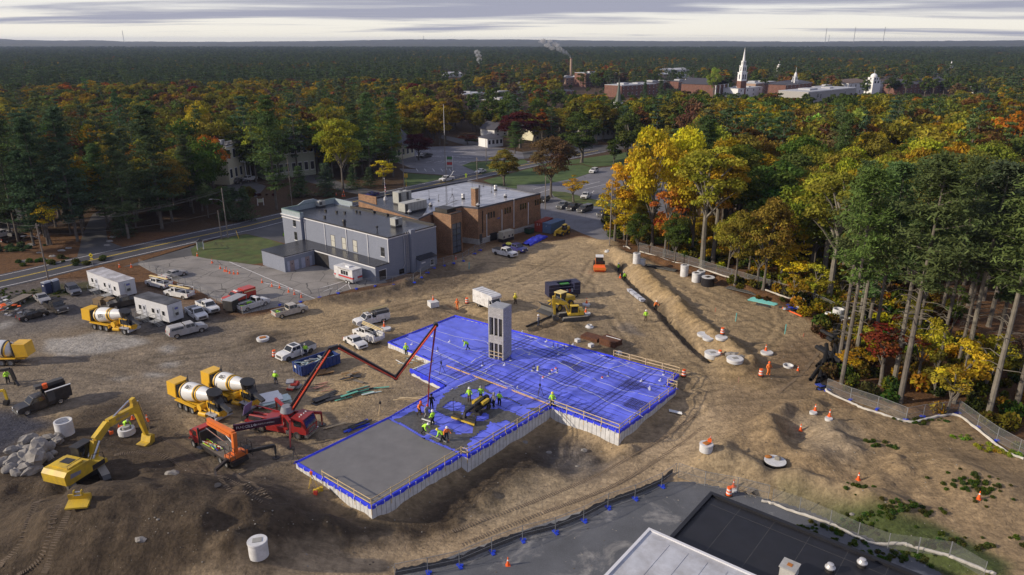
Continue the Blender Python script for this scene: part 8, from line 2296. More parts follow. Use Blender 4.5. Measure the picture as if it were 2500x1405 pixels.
def diamond(c_):
 def f(t,h):
  part(t,'post',GREY,lambda m:m.cyl((0,0,0),(0,0,h),.04,n=6))
  part(t,'plate',M('sign_'+c_,(.75,.6,.03)if c_=='y' else(.6,.85,.05),.5),lambda m:(m.side([(0,h-1.0),(.5,h-.5),(0,h),(-.5,h-.5)],0,y0=(-.09,-.05)),m.bz(-.3,.3,-.09,-.05,h-1.4,h-1.12)))
  part(t,'symbol',BLACK,lambda m:(m.bz(-.06,.06,-.1,-.091,h-.7,h-.35),m.bz(-.18,.18,-.1,-.091,h-.6,h-.52)))
 return f
sign((227,650),2.9,'yellow diamond warning sign beside the road above the office trailer',diamond('y'))
sign((1138,445),3.0,'lime diamond crossing sign beyond the pale roof',diamond('g'))
def board(w,h0,col_,top=False):
 def f(t,h):
  for x_ in(-w/2,w/2):part(t,'post',WHITE,lambda m:m.bz(x_-.09,x_+.09,-.09,.09,0,h))
  part(t,'board',col_,lambda m:m.bz(-w/2+.1,w/2-.1,-.05,.05,h0,h-.2))
  if top:part(t,'gable',DKGREY,lambda m:m.side([(-w/2-.2,h),(w/2+.2,h),(0,h+.7)],.15))
 return f
sign((490,610),1.9,'small gabled notice board on the lawn corner by the road',board(1.3,.5,M('board_mixed',(.25,.3,.2),.6,var=.6,vs=4),True),rz=.6)
sign((637,502),2.1,'white posted sign on the litter ground across the road',board(1.6,.9,M('board_cream',(.5,.52,.4),.6)),rz=.3)
t=sign((1098,416),5.2,'tall plaza sign with green and red panels by the side street',board(2.2,.8,DKGREY),rz=0)
for k,c_ in enumerate(((.5,.5,.5),(.5,.05,.05),(.5,.5,.5),(.05,.2,.06))):part(t,'panel',M('plaza_%d'%k,c_,.5),lambda m:m.bz(-.95,.95,-.08,-.055,1.0+k,1.9+k))
sign((992,456),4.2,'yellow traffic signal on a post at the driveway mouth',lambda t,h:(part(t,'post',CATYEL,lambda m:m.cyl((0,0,0),(0,0,h),.07,n=6)),[part(t,'signal_head',CATYEL,lambda m:m.bz(x_-.2,x_+.2,-.2,.2,h-1.2,h))for x_ in(-.35,.35)]),'traffic light','traffic_signal')
cone0=None
CP=[(518,643),(538,657),(549,663),(554,664),(561,668),(571,670),(581,670),(640,691),(664,700),(683,704),(705,714),(719,720),(736,727),(821,477),(836,480),(841,480),(839,470),(292,653),(321,653),(482,626),(1113,634),(1514,679),(1432,744),(1430,766),(938,801),(1869,860),(1948,905),(1989,1008),(2024,1022),(1953,1060),(1794,1158),(2095,1172),(2389,1219),(1240,1381),(324,1024),(360,1029),(273,1060),(290,1046),(1730,1099),(1058,734)]
CL={13:'standing apart left of the road works behind the parapet',14:'left of the touching pair at the road works',15:'right of the touching pair at the road works',16:'farthest back at the road works across the road',20:'alone beside the stair tower fence',21:'by the open trench near the roller',22:'on the manhole right of the wheel loader',23:'on the manhole right of the small excavator',24:'on the lid beside the ladder rack truck',25:'on the round lid in the middle of the right hand yard',26:'small, beside the open pit ring',27:'with white bands on the first small lid at the right',28:'with white bands on the second small lid at the right',29:'standing in the round hollow',30:'on a small lid above the lower yard barrel',31:'in weeds on the lower right slope',32:'before the dark bush at the far right',33:'on the lower yard pavement at the bottom',34:'under the excavator boom',35:'beside the excavator stick',36:'knocked over left of the excavation',37:'behind the excavation edge',38:'lying on the rusty topped ring',39:'on the square concrete block by the dig'}
lies={36,37,38}
for i,q in enumerate(CP):
 if i in(16,):pass
 g=G(*q)
 if i==38:g.z+=.9
 if i==39:g=G(1058,746);g.z+=.95
 if i in(22,23,24,25,27,28,30):g.z+=.3
 lab=CL.get(i)or('in the cluster of five near the lawn corner' if 2<=i<=6 else 'in the row across the cracked car park' if i<13 else 'in the trio beside the road works behind the parapet' if i in(13,15,16)else 'near the road above the long office trailer' if i<19 else 'beside the notice board on the lawn corner')
 if i in(0,1):lab='first two of the car park cones by the lawn kerb'
 lab='orange traffic cone '+lab
 gr='traffic cones '+(CL.get(i)and 'about the site' or lab[20:])
 if cone0 is None:
  cone0=T('traffic_cone',lab,'traffic cone',g,0,gr);t=cone0
  part(t,'base',ORANGE,lambda m:m.bz(-.22,.22,-.22,.22,0,.05));part(t,'cone',ORANGE,lambda m:m.cyl((0,0,.05),(0,0,.95),.17,.035,n=10))
  part(t,'collar',WHITE,lambda m:(m.cyl((0,0,.55),(0,0,.7),.096,.074,n=10),))
 else:t=dup(cone0,tuple(g),rnd.uniform(0,6),lab,gr)
 if i in lies:t.rotation_euler=(R(85),0,rnd.uniform(0,6));t.location.z+=.2
 s_=1.0 if i not in(26,)else .8
 t.scale=(s_,s_,s_)
brl0=None
for i,(q,lab)in enumerate((((670,871),'beside the white pickup with the open door'),((1140,741),'left of the white box van'),((1669,919),'at the far right corner of the foundation'),((1760,847),'standing on a round lid by the trench end'),((1757,871),'in front of the barrel on the lid'),((1857,918),'beside the man in orange at the sand heap'),((1779,1210),'on the pavement in front of the leaning gate panels'))):
 g=G(*q)+Vector((0,0,.35 if i==3 else 0))
 if i==6:g=P(1779,1210,LOW+.03)
 lab='orange and white striped barrel '+lab
 if brl0 is None:
  brl0=T('traffic_barrel',lab,'traffic barrel',g,0,'striped barrels');t=brl0
  part(t,'base',BLACK,lambda m:m.cyl((0,0,0),(0,0,.1),.42,n=12))
  for k in range(5):part(t,'band',WHITE if k%2 else ORANGE,lambda m:m.lathe([(.31-.015*k,.1+k*.19),(.31-.015*k,.1+k*.19+.185),(.25,.1+k*.19+.19)],n=14))
 else:dup(brl0,tuple(g),0,lab)
PC=[((1553.6,643),.75,2.2,'c','tall round precast shaft at the left end of the silt sock'),((1566.6,647),.75,1.2,'o','short open precast ring beside the tall one at the left end'),((1670,674),.8,2.3,'c','tall round precast shaft standing alone against the silt sock'),((1699,689),.85,1.9,'c','round precast shaft in front, left of the black tank'),((1710,684),.8,1.9,'c','round precast shaft behind, touching the black tank'),((1727,698),1.25,1.8,'b','wide black coated tank with pale lid'),((1950,750),.85,1.6,'o','open pit ring with a round side hole next to the blue sheeting heap'),((2021,780),.9,1.25,'k','tapered precast cone, left of the three at the fence'),((2043,786),.9,2.4,'o','stacked pair of precast rings, tallest of the three at the fence'),((2059,797),.9,1.6,'o','precast ring, right of the three at the fence'),((160,1059),1.0,1.8,'o','large open concrete ring behind the boulder pile'),((635,1372),.85,1.6,'h','round concrete chamber with a hatch in its lid at the bottom of the picture'),((1716,820),.9,.3,'l','flat round lid at the foot of the spoil bank, farthest back'),((1728,840),.85,.3,'l','flat round lid just below the farthest one'),((1759,849),.9,.35,'l','flat round lid carrying a barrel'),((1739,869),1.15,.7,'h','thick round chamber lid with a hatch beside the barrels'),((1794,882),1.15,.5,'h','wide round lid with rocks behind it above the sand heap'),((1872,864),.9,.3,'l','round lid under the cone in the right hand yard'),((1924,896),.75,.35,'o','low open pit ring on the right hand yard'),((1985,1012),.45,.35,'l','small lid under the first banded cone'),((2023,1026),.45,.3,'l','small dark lid under the second banded cone'),((1722,1114),.75,.9,'r','egg shaped concrete ring with rusty top by the haul road'),((1891,1136),1.2,.6,'b','black tank with a white lid and two stones in the lower right'),((1431,746),.7,.3,'l','pale lid right of the wheel loader'),((1431,768),.75,.3,'l','pale lid right of the small excavator'),((942,805),.85,.3,'l','round pale lid right of the ladder rack truck'),((642,830),.95,.35,'r','round chamber lid with rusty plate on the dark mound'),((1482,619),.6,.5,'k','small cone section at the trench head'),((1794,1160),.45,.25,'l','small lid under a cone above the lower yard'),((1439,801),.7,.6,'k','grey tapered washout tub below the small excavator')]
for q,r,h,kd,lab in PC:
 m=MB();ri=r*.82
 if kd in 'ok':rt=r*(.6 if kd=='k' else 1);m.lathe([(r,0),(r,h*.5),(r*1.02 if kd=='o' and h>2 else(r+rt)/2,h*.52),(rt,h),(rt*.82,h),(ri*(.6 if kd=='k' else 1),h-.5 if h>.6 else .05),(.01,h-.5 if h>.6 else .05)],n=20,caps=False)
 else:m.lathe([(r,0),(r,h-.12),(r*1.05,h-.12),(r*1.05,h),(.01,h)],n=20,m=1 if kd=='b' else 0,caps=False);m.lathe([(r*1.0,h+.001),(r*1.0,h+.05),(.01,h+.05)],n=20,caps=False)
 t=T('concrete_ring' if kd in 'ok' else 'chamber_lid' if kd in 'lhr' and h<1 else 'concrete_chamber',lab,'precast concrete',G(*q)-Vector((0,0,.05)),rnd.uniform(-.5,.5),'precast drainage pieces');m.build('ring',[CONCL,M('bitumen',(.015,.015,.02),.4)],t)
 if kd=='h' or kd=='c':part(t,'hatch',M('hatch_grey',(.3,.3,.29),.7)if kd=='h' else BLACK,lambda m:m.bz(-.4,.4,-.3,.3,h+.055,h+.1))
 if kd=='r':part(t,'rusty_plate',MATS['rust_orange'],lambda m:m.box((0,0,h+.12),(r,r*.8,.08),rz=.5))
 if kd=='b' and h<1:part(t,'stone',M('stone',(.25,.23,.2),.9),lambda m:m.ball((.4,.2,h+.2),.4,rough=.15,seed=3,sq=(1,.8,.6)));part(t,'cap',MATS['rust_orange'],lambda m:m.ball((-.5,.7,h+.15),.35,sq=(1.3,.9,.4)))
 if kd=='b' and h>1:part(t,'hatch',BLACK,lambda m:m.bz(-.5,.5,-.4,.4,h+.055,h+.09))
g=G(1058,748);m=MB();m.bz(-.8,.8,-.8,.8,0,.95);mono('concrete_block',m,CONCL,'square concrete chamber block topped with a cone by the yellow taped dig','precast concrete',tuple(g),.5)
for i,q in enumerate(((1410,835),(1443,847),(1511,866))):m=MB();m.bz(-.35,.35,-.35,.35,0,.5);mono('small_block',m,CONCL,['pale cube block left of the rusty stacks','pale cube block in front of the rusty stacks','pale cube block behind the back guardrail'][i],'concrete block',tuple(G(*q)),.6)
def bundle(name,a,b,n,r,mat,lab,cat='pipes',lay=3,band=None,straps=0):
 a,b=G(*a),G(*b);d=b-a;d.z=0;nn=Vector((-d.y,d.x,0)).normalized();t=T(name,lab,cat,a)
 for k in range(n):
  row,c=k//lay,k%lay
  o_=nn*((c-(lay-1)/2)*2.06*r+(row%2)*r*.2)+Vector((0,0,r+row*1.85*r))+d.normalized()*rnd.uniform(-.15,.15)
  part(t,'pipe',mat,lambda m:m.cyl(o_,o_+d,r,n=8))
 for s_ in range(straps):part(t,'strap',BLACK,lambda m:m.box(tuple(d*(s_+.5)/straps+Vector((0,0,n//lay*r))),(.1,lay*2.1*r,n//lay*2.0*r),rz=math.atan2(d.y,d.x)))
BP=M('black_pipe',(.012,.012,.014),.45,bump=.3,bs=12);TEAL=M('teal_pipe',(.12,.42,.42),.5);GP=M('grey_pipe',(.40,.42,.50),.5)
bundle('pipe_bundle',(1578,649),(1650,663),6,.13,BP,'black pipes laid flat between the precast shafts',lay=6)
bundle('pipe_bundle',(1777,703),(1851,721),6,.14,BP,'long black pipes laid above the teal ones',lay=6)
bundle('pipe_bundle',(1832,731),(1897,744),8,.13,TEAL,'teal pipes laid side by side near the wood',lay=8)
bundle('pipe_bundle',(1846,744),(1880,750),4,.12,BP,'short black pipes in front of the teal ones',lay=4)
bundle('pipe_bundle',(1536,711),(1570,740),15,.09,GP,'strapped bundle of pale grey pipes beside the trench',lay=5,straps=3)
bundle('pipe_bundle',(1284,800),(1352,772),1,.16,BP,'single long black pipe beside the man at the small dig',lay=1)
bundle('pipe_bundle',(1908,752),(1957,775),3,.06,ORANGE,'thin orange poles beside the blue sheeting heap',lay=3)
bundle('pipe_bundle',(2025,795),(2055,792),3,.2,TEAL,'short teal pipes in front of the three precast rings',lay=3)
bundle('pipe_bundle',(1633,1003),(1664,1014),4,.07,HLIGHT,'bright conduits sticking out below the right wall',lay=4)
r_=random.Random(12)
for k in range(34):
 u=r_.random();bx_,by_=1985+62*u+r_.uniform(-8,38),925-100*u+r_.uniform(-14,14)
 g=G(bx_,by_);a_=R(r_.choice([62,66,70,55,58,105])+r_.uniform(-6,6));l=r_.uniform(2.6,3.2)
 e=Vector((math.cos(a_),math.sin(a_),r_.uniform(-.03,.04)))*l;z_=.3+(k%3)*.5
 m=MB();m.lathe([(.24,-.0),(.3,0),(.3,2*l),(.24,2*l),(.24,0)],n=10,caps=False);o=m.build('drain_pipe',BP);tag(o,'wide black ribbed drain pipe in the heap beside the pine trunk','pipe','heap of black drain pipes')
 o.location=g+Vector((0,0,z_))-e;o.rotation_euler=e.to_track_quat('Z','Y').to_euler()
for(a,b,W_,D_,H_,lab,mat)in(((1417,826),(1457,838),0,1.9,.55,'low stack of rusty reinforcing steel behind the slab',RUST),((1462,840),(1500,852),0,1.9,1.15,'taller dark rusty steel stack with bright bars on top',RUST)):
 A,B=G(*a),G(*b);d=B-A;t=T('steel_stack',lab,'steel stack',A,math.atan2(d.y,d.x));L_=d.length
 for q in range(8):part(t,'sheet',mat,lambda m:m.bz(rnd.uniform(0,.1),L_,0,D_+rnd.uniform(-.1,.1),q*H_/8,(q+.85)*H_/8))
 if H_>1:part(t,'bright_bar',HLIGHT,lambda m:m.beam((.5,D_*.6,H_+.05),(L_-.1,D_*.8,H_+.05),.12,.06))
def pile(c,n,spread,dims,mats,lab,name='scrap_pile',seed=1,cat='scrap',ang=0,z0=0,rz=.25):
 r_=random.Random(seed);g=G(*c);m=MB()
 for k in range(n):m.box((r_.gauss(0,spread[0]),r_.gauss(0,spread[1]),z0+.04+k*dims[2]*.7),(dims[0]*r_.uniform(.6,1.2),dims[1]*r_.uniform(.6,1.3),dims[2]),rz=r_.uniform(-rz,rz),m=r_.randrange(len(mats)))
 o=m.build(name,mats);o.location=g;o.rotation_euler=(0,0,ang);o['kind']='stuff';o['label']=lab
FOIL=M('foil_sheet',(.5,.62,.62),.3,bump=.6,bs=2);DOOR_=M('green_foil',(.12,.4,.3),.35)
pile((665,985),14,(.5,.4),(3.2,1.8,.09),[FOIL,FOIL,WHITE],'stack of pale foil faced boards under torn wrap behind the pump truck',seed=2,ang=.5,rz=.12)
pile((722,948),9,(.3,.3),(1.0,1.0,.2),[M('grey_wrap',(.3,.3,.33),.4),MATS['hose_red']],'crumpled heap of grey plastic wrap near the dumpster',seed=3)
pile((782,915),8,(.6,.3),(2.2,.5,.06),[M('plywood',(.24,.14,.06),.8)],'brown plywood sheets near the dumpster',seed=4,ang=.4)
pile((800,970),7,(.7,.5),(3.0,.8,.05),[BLACK],'black formwork mats in the scrap area',seed=5,ang=.7);pile((868,1045),9,(.4,.2),(3.4,.25,.06),[BLACK,BLUEFT],'dark rebar chairs and blue bars beside the slab edge',seed=6,ang=.75)
pile((868,962),9,(1.0,.5),(3.2,.35,.07),[DOOR_,BLACK,BLACK],'green and black strips lying in the scrap area',seed=7,ang=.6);pile((905,958),6,(1.2,.4),(2.0,.25,.05),[DOOR_,FOIL],'scattered pale green strips right of the black ones',seed=8,ang=.4)
pile((775,955),12,(.8,.8),(1.4,.12,.05),[M('red_ply',(.5,.25,.2),.7),OLDWOOD],'reddish battens in the scrap area',seed=9,ang=.5);pile((860,920),9,(1.6,.8),(1.4,.5,.05),[OLDWOOD,BLACK,M('plywood',(.24,.14,.06),.8)],'scattered dark boards above the scrap area',seed=10,ang=.4,rz=1)
pile((1000,977),3,(.3,.3),(3.2,.2,.08),[WOOD],'two light planks beside the slab notch',seed=11,ang=.1);pile((822,1040),2,(.1,.1),(3.0,.2,.08),[WOOD],'single plank in front of the pump truck',seed=12,ang=.7)
pile((1003,880),9,(1.2,.7),(2.0,.12,.08),[WHITE,FOIL,WOOD],'white pipe offcuts beside the sheet corner',seed=13,rz=.6,ang=-.3);pile((975,852),4,(.8,.3),(1.8,.1,.06),[WHITE],'white strips along the left foundation wall',seed=14,ang=-.6)
pile((12,768),40,(1.3,.9),(.8,.6,.12),[WHITE,('x' and M('trash_grey',(.3,.3,.33),.6)),ORANGE,DKGREY],'mixed heap of pale rubbish at the left edge',seed=15,rz=2);pile((1935,757),26,(1.0,.5),(1.0,.5,.05),[MATS['deck_blue'],BLUEFT,WHITE,DKGREY],'heap of blue sheeting and fittings by the open ring',seed=16,rz=2)
pile((2010,950),10,(.4,.3),(.9,.7,.09),[MATS['deck_blue'],BLACK],'dark blue sheet bundle at the fence end',seed=17,rz=2);pile((1690,1100),0,(1,1),(1,1,.1),[WOOD],'x')if False else None
pile((1845,1162),6,(.4,.3),(1.5,.25,.06),[OLDWOOD],'grey broken boards above the gate panels',seed=18,rz=.5,ang=.6);pile((215,742),0,(1,1),(1,1,1),[WOOD],'x')if False else None
for i,q in enumerate(((245,742),(266,742))):m=MB();m.bz(-.9,.9,-.7,.7,0,1.0);m.bz(-.95,.95,-.75,.75,1.0,1.06);mono('brown_crate',m,M('crate_brown',(.2,.14,.08),.8),['brown crate at the foot of the long office trailer, left one','brown crate beside the black pickup, right one'][i],'crate',tuple(G(*q)),-.35,'brown crates by the office trailer')
for(q,h,c_,lab)in(((1796,785),1.5,TEAL,'teal stub pipe in the middle of the right hand yard'),((1916,816),1.7,TEAL,'teal stub pipe farther right, below the blue heap'),((1145,655),1.5,TEAL,'teal stub pipe in the bank near the stair tower'),((1746,762),.8,MATS['stripe_red'],'short red stake near the trench'),((1961,823),.6,MATS['stripe_red'],'tiny red stake by the leaf litter'),((1802,935),.9,MATS['red_ply'],'thin pink stake on the sand heap')):
 m=MB();m.cyl((0,0,0),(.05,0,h),.09 if c_ is TEAL else .03,n=7);mono('stub_pipe' if c_ is TEAL else 'stake',m,c_,lab,'stake',tuple(G(*q)))
A,B=G(1283,600),G(1326,578);d=B-A;t=T('blue_tarpaulin','long heap covered with bright blue tarpaulin beside the navy pickup','tarpaulin',A,math.atan2(d.y,d.x));r_=random.Random(4)
m=MB();n_=22;prof=[]
for i in range(n_):
 x_=d.length*i/(n_-1);e=math.sin(PI*min(1,max(.08,i/(n_-1)))*.98+.02)**.3
 for j,(y_,z_)in enumerate(((-1.35,0),(-1.2,.5),(-.8,.75),(-.2,.55),(.3,.8),(.8,.7),(1.15,.4),(1.3,0))):m.v.append((x_+r_.uniform(-.1,.1),y_*(.9+.15*r_.random()),z_*e*(.8+.4*r_.random())))
m.f=[(i*8+j,(i+1)*8+j,(i+1)*8+j+1,i*8+j+1)for i in range(n_-1)for j in range(7)];m.m=[0]*len(m.f);m.build('sheet',TARP2,t)
g=G(1236,588);t=T('generator','beige enclosed generator on a black base at the brick wall','generator',g,bang)
part(t,'tank_base',BLACK,lambda m:m.bz(-2.0,2.0,-.7,.7,0,.8));part(t,'enclosure',M('beige_metal',(.48,.46,.38),.5),lambda m:m.bz(-2.0,2.0,-.72,.72,.8,2.5));part(t,'louvre',DKGREY,lambda m:[m.bz(x_,x_+.5,-.74,-.721,1.0,1.5)for x_ in(-1.8,.0,1.2)])
g=G(1292,571);t=T('waste_bin','dark green waste skip between the generator and the red container','waste bin',g,bang);part(t,'tub',M('bin_green',(.02,.06,.04),.5),lambda m:m.side([(-.9,.2),(.9,.2),(1.0,1.3),(-1.0,1.3)],.8));part(t,'lid',BLACK,lambda m:m.box((0,0,1.4),(2.05,1.7,.08),ry=.06))
r_=random.Random(21);STN=M('boulder_stone',(.25,.24,.235),.9,var=.25,vs=1.5,bump=.8,bs=4,dirt=.2);BR=[MB().ball((0,0,0),1,n=9,seed=s_,rough=.22).build('boulder',STN,mesh_only=True,smooth=(s_%2==0))for s_ in range(5)]
BPX=[(118,1075),(140,1082),(92,1090),(70,1082),(120,1100),(100,1112),(70,1105),(85,1122),(50,1108),(30,1115),(62,1128),(40,1130),(18,1128),(95,1135),(60,1150),(40,1158),(75,1158),(25,1150),(90,1150),(5,1135),(12,1150),(118,1120),(128,1112),(145,1070),(55,1140),(28,1138),(80,1140),(105,1092)]
for i,q in enumerate(BPX):
 s_=r_.uniform(.55,1.15)*(1.0 if i<20 else .6);o=bpy.data.objects.new('boulder',BR[i%5]);COL.objects.link(o);g=G(*q);o.location=g+Vector((0,0,s_*.4+(.5 if i in(5,7,9,13)else 0)));o.scale=(s_*1.25,s_,s_*.8);o.rotation_euler=(r_.uniform(-.3,.3),r_.uniform(-.3,.3),r_.uniform(0,6));tag(o,['big','small'][s_<.8]+' pale grey boulder in the heap left of the large excavator','boulder',['big','small'][s_<.8]+' boulders of the heap')
for i,(a,b,s_)in enumerate(((128,627,.5),(150,613,.6),(110,635,.5),(75,600,.7),(168,607,.5),(60,640,.6),(95,618,.4),(268,590,.6),(275,580,.5),(262,600,.5),(420,1160,.5),(355,1375,.35),(395,1315,.12),(1282,1080,.25),(1340,1105,.25),(1425,1100,.3),(1410,1139,.2),(2083,1240,.2),(1785,868,.6),(1797,866,.5),(1808,872,.4))):
 o=bpy.data.objects.new('boulder',BR[i%5]);COL.objects.link(o);o.location=G(a,b);o.scale=(s_*1.5,s_,s_*.7);tag(o,'grey stone '+('edging the curved driveway across the road' if i<10 else 'lying loose on the worked soil' if i<18 else 'behind the wide round lid'),'stone','loose stones '+'abc'[0 if i<10 else 1 if i<18 else 2])
m=MB();r_=random.Random(31)
for _ in range(900):
 a,b=r_.uniform(350,2350),r_.uniform(650,1400);g=G(a,b)
 if inside([(q.x,q.y)for q in SLABW],np.array([g.x]),np.array([g.y]))[0]:continue
 s_=r_.uniform(.03,.085);m.ball((g.x,g.y,g.z+s_*.3),s_,n=5,sq=(1.3,1,.6),m=r_.randrange(2))
tag(m.build('rubble',[M('pebble',(.3,.28,.25),.9),M('pebble_dark',(.12,.1,.08),.9)]),'scattered stones and clods on the bare ground',kind='stuff')
m=MB()
for t_,wd in(([(430,1058),(520,1110),(600,1180),(660,1222)],.55),([(395,1070),(480,1125),(560,1200),(640,1230)],.55),([(0,1385),(60,1300),(110,1225)],.6),([(45,1405),(110,1310),(150,1240)],.6),([(110,1405),(140,1320),(170,1255)],.6),([(280,1112),(350,1105),(430,1130),(520,1170),(640,1215)],.55),([(1130,1330),(1300,1262),(1500,1185),(1640,1100),(1720,1040)],.5),([(1080,1310),(1250,1245),(1450,1165),(1600,1080),(1700,1010)],.5),([(1900,960),(1960,910),(2000,860)],.4)):
 pts=catmull([G(*q)for q in t_],14);acc=0
 for a,b in zip(pts[:-1],pts[1:]):
  d=b-a;L_=d.length;n_=max(1,int(L_/.24));dn=Vector((d.x,d.y,0)).normalized()
  for k in range(n_):
   p=a.lerp(b,k/n_)
   m.box((p.x,p.y,ground(p.x,p.y)+.015),(.10,wd,.07),rz=math.atan2(dn.y,dn.x))
tag(m.build('track_print',M('pressed_soil',(.15,.115,.085),.95,var=.3)),'cleated tread prints pressed in the soil',kind='stuff')
for(q,z,c_,lab)in(((763,1188),None,CATYEL,'yellow survey tripod at the lower left edge of the slab'),((1078,912),SLABZ,BLACK,'dark tripod with a lamp on the blue sheet left of the shaft foot'),((1318,968),SLABZ,BLACK,'dark tripod with a tall rod on the blue sheet near the inner corner'),((720,1128),None,DKGREY,'small dark tripod at the left tip of the slab'),((930,1012),None,WOOD,'timber tripod prop at the slab edge by the planks')):
 g=G(*q)if z is None else P(*q,z);t=T('tripod',lab,'tripod',g)
 for a_ in(0,2.1,4.2):part(t,'leg',c_,lambda m:m.cyl((.55*math.cos(a_),.55*math.sin(a_),0),(0,0,1.5),.035,n=5))
 part(t,'head',ORANGE if c_ is CATYEL else BLACK,lambda m:(m.bz(-.12,.12,-.12,.12,1.5,1.8),m.cyl((0,0,1.8),(0,0,2.1 if c_ is not BLACK else 2.9),.03,n=5)))
for i,(a,b,c_)in enumerate(((770,1204,CATYEL),(777,1201,CATYEL),(785,1198,CATYEL),(771,1208,MATS['hose_red']))):m=MB();m.bz(-.2,.2,-.14,.14,0,.42);m.cyl((.1,0,.42),(.1,0,.5),.04);mono('fuel_can',m,c_,['yellow fuel can, left of three','yellow fuel can, middle of three','larger yellow fuel can, right of three','small red fuel can in front of the yellow ones'][i]+' below the slab tip','fuel can',tuple(G(a,b)),i)
for i,(a,b,lab)in enumerate((((1030,1023),(1062,1033),'white straightedge held by the man beside the hose'),((1038,1056),(1090,1080),'long grey screed board pulled by two stooping men'))):A,B=P(*a,SLABZ+.2),P(*b,SLABZ+.2);m=MB();m.beam((0,0,0),B-A,.12,.12);mono('screed_board',m,GREY if i else HLIGHT,lab,'screed board',tuple(A))
SKIN=M('skin',(.42,.25,.17),.6)
def person(q,ang_,top,legs,hat,lab,pose='stand',z=None):
 g=G(*q)if z is None else P(q[0],q[1],z)
 b_={'stand':0,'bend':1.15,'crouch':.5,'work':.45}[pose]
 hp=.93 if pose!='crouch' else .5
 ch=Vector((math.sin(b_)*.5,0,hp+math.cos(b_)*.5));hd_=ch+Vector((math.sin(b_*.8)*.3,0,math.cos(b_*.8)*.3))
 V_=[Vector((0,0,hp)),ch,ch+Vector((math.sin(b_)*.1,0,.08)),hd_]
 E_=[(0,1),(1,2),(2,3)];rad=[.15,.175,.07,.10]
 kn=.48 if pose!='crouch' else .42
 fw=.06 if pose=='stand' else .22
 for sg in(-1,1):
  i=len(V_);V_+=[Vector((0,sg*.1,hp-.08)),Vector((.12 if pose!='crouch' else .35,sg*.13,kn)),Vector((sg*fw,sg*.15,.08)),Vector((sg*fw+.16,sg*.16,.04))];E_+=[(0,i),(i,i+1),(i+1,i+2),(i+2,i+3)];rad+=[.10,.075,.055,.05]
  i=len(V_);sh_=ch+Vector((0,sg*.2,.02));f_=Vector((.28,sg*.22,-.45))if pose!='stand' else Vector((.16,sg*.2,-.42))
  if pose=='bend':f_=Vector((.2,sg*.12,-.55))
  V_+=[sh_,sh_+Vector((.0,sg*.12,-.28)),sh_+f_];E_+=[(1,i),(i,i+1),(i+1,i+2)];rad+=[.075,.06,.045]
 me=bpy.data.meshes.new('person');me.from_pydata(V_,E_,[]);o=bpy.data.objects.new('person',me);COL.objects.link(o)
 md=o.modifiers.new('s','SKIN')
 for i,sv_ in enumerate(me.skin_vertices[0].data):sv_.radius=(rad[i],rad[i]);sv_.use_root=(i==0)
 ev=o.evaluated_get(bpy.context.evaluated_depsgraph_get());m2=bpy.data.meshes.new_from_object(ev);o.modifiers.clear();o.data=m2
 for mt in(top,legs,SKIN):m2.materials.append(mt)
 for f in m2.polygons:
  c=f.center;leg=(c.z<hp+.02)and c.x<ch.x*.7+.12 and abs(c.y)<.27 if pose!='stand' else(c.z<hp+.04 and abs(c.y)<.235)
  f.material_index=2 if(c-hd_).length<.15 else(1 if leg else 0);f.use_smooth=True
 o.location=g;o.rotation_euler=(0,0,ang_);o.scale=(1.06,1.06,1.06);tag(o,lab,'person','workers on the site')
 m=MB();m.lathe([(.19,.0),(.17,.02),(.145,.03),(.13,.12),(.07,.18),(.01,.2)],tuple(hd_+Vector((0,0,.02))),10,caps=False);m.build('hard_hat',hat,o)
 return o
GRN,OR_,NVY,BRN,KH=LIME,M('orange_vest',(.85,.22,.05),.8),M('jeans',(.035,.045,.09),.9),M('brown_trousers',(.09,.06,.04),.9),M('grey_shirt',(.25,.24,.26),.9)
YH=M('yellow_hat',(.8,.7,.05),.4);BH_=M('blue_hat',(.03,.07,.4),.4);RH=M('red_hat',(.5,.04,.04),.4);BKC=M('black_clothes',(.012,.012,.014),.9)
S8=SLABZ+.08
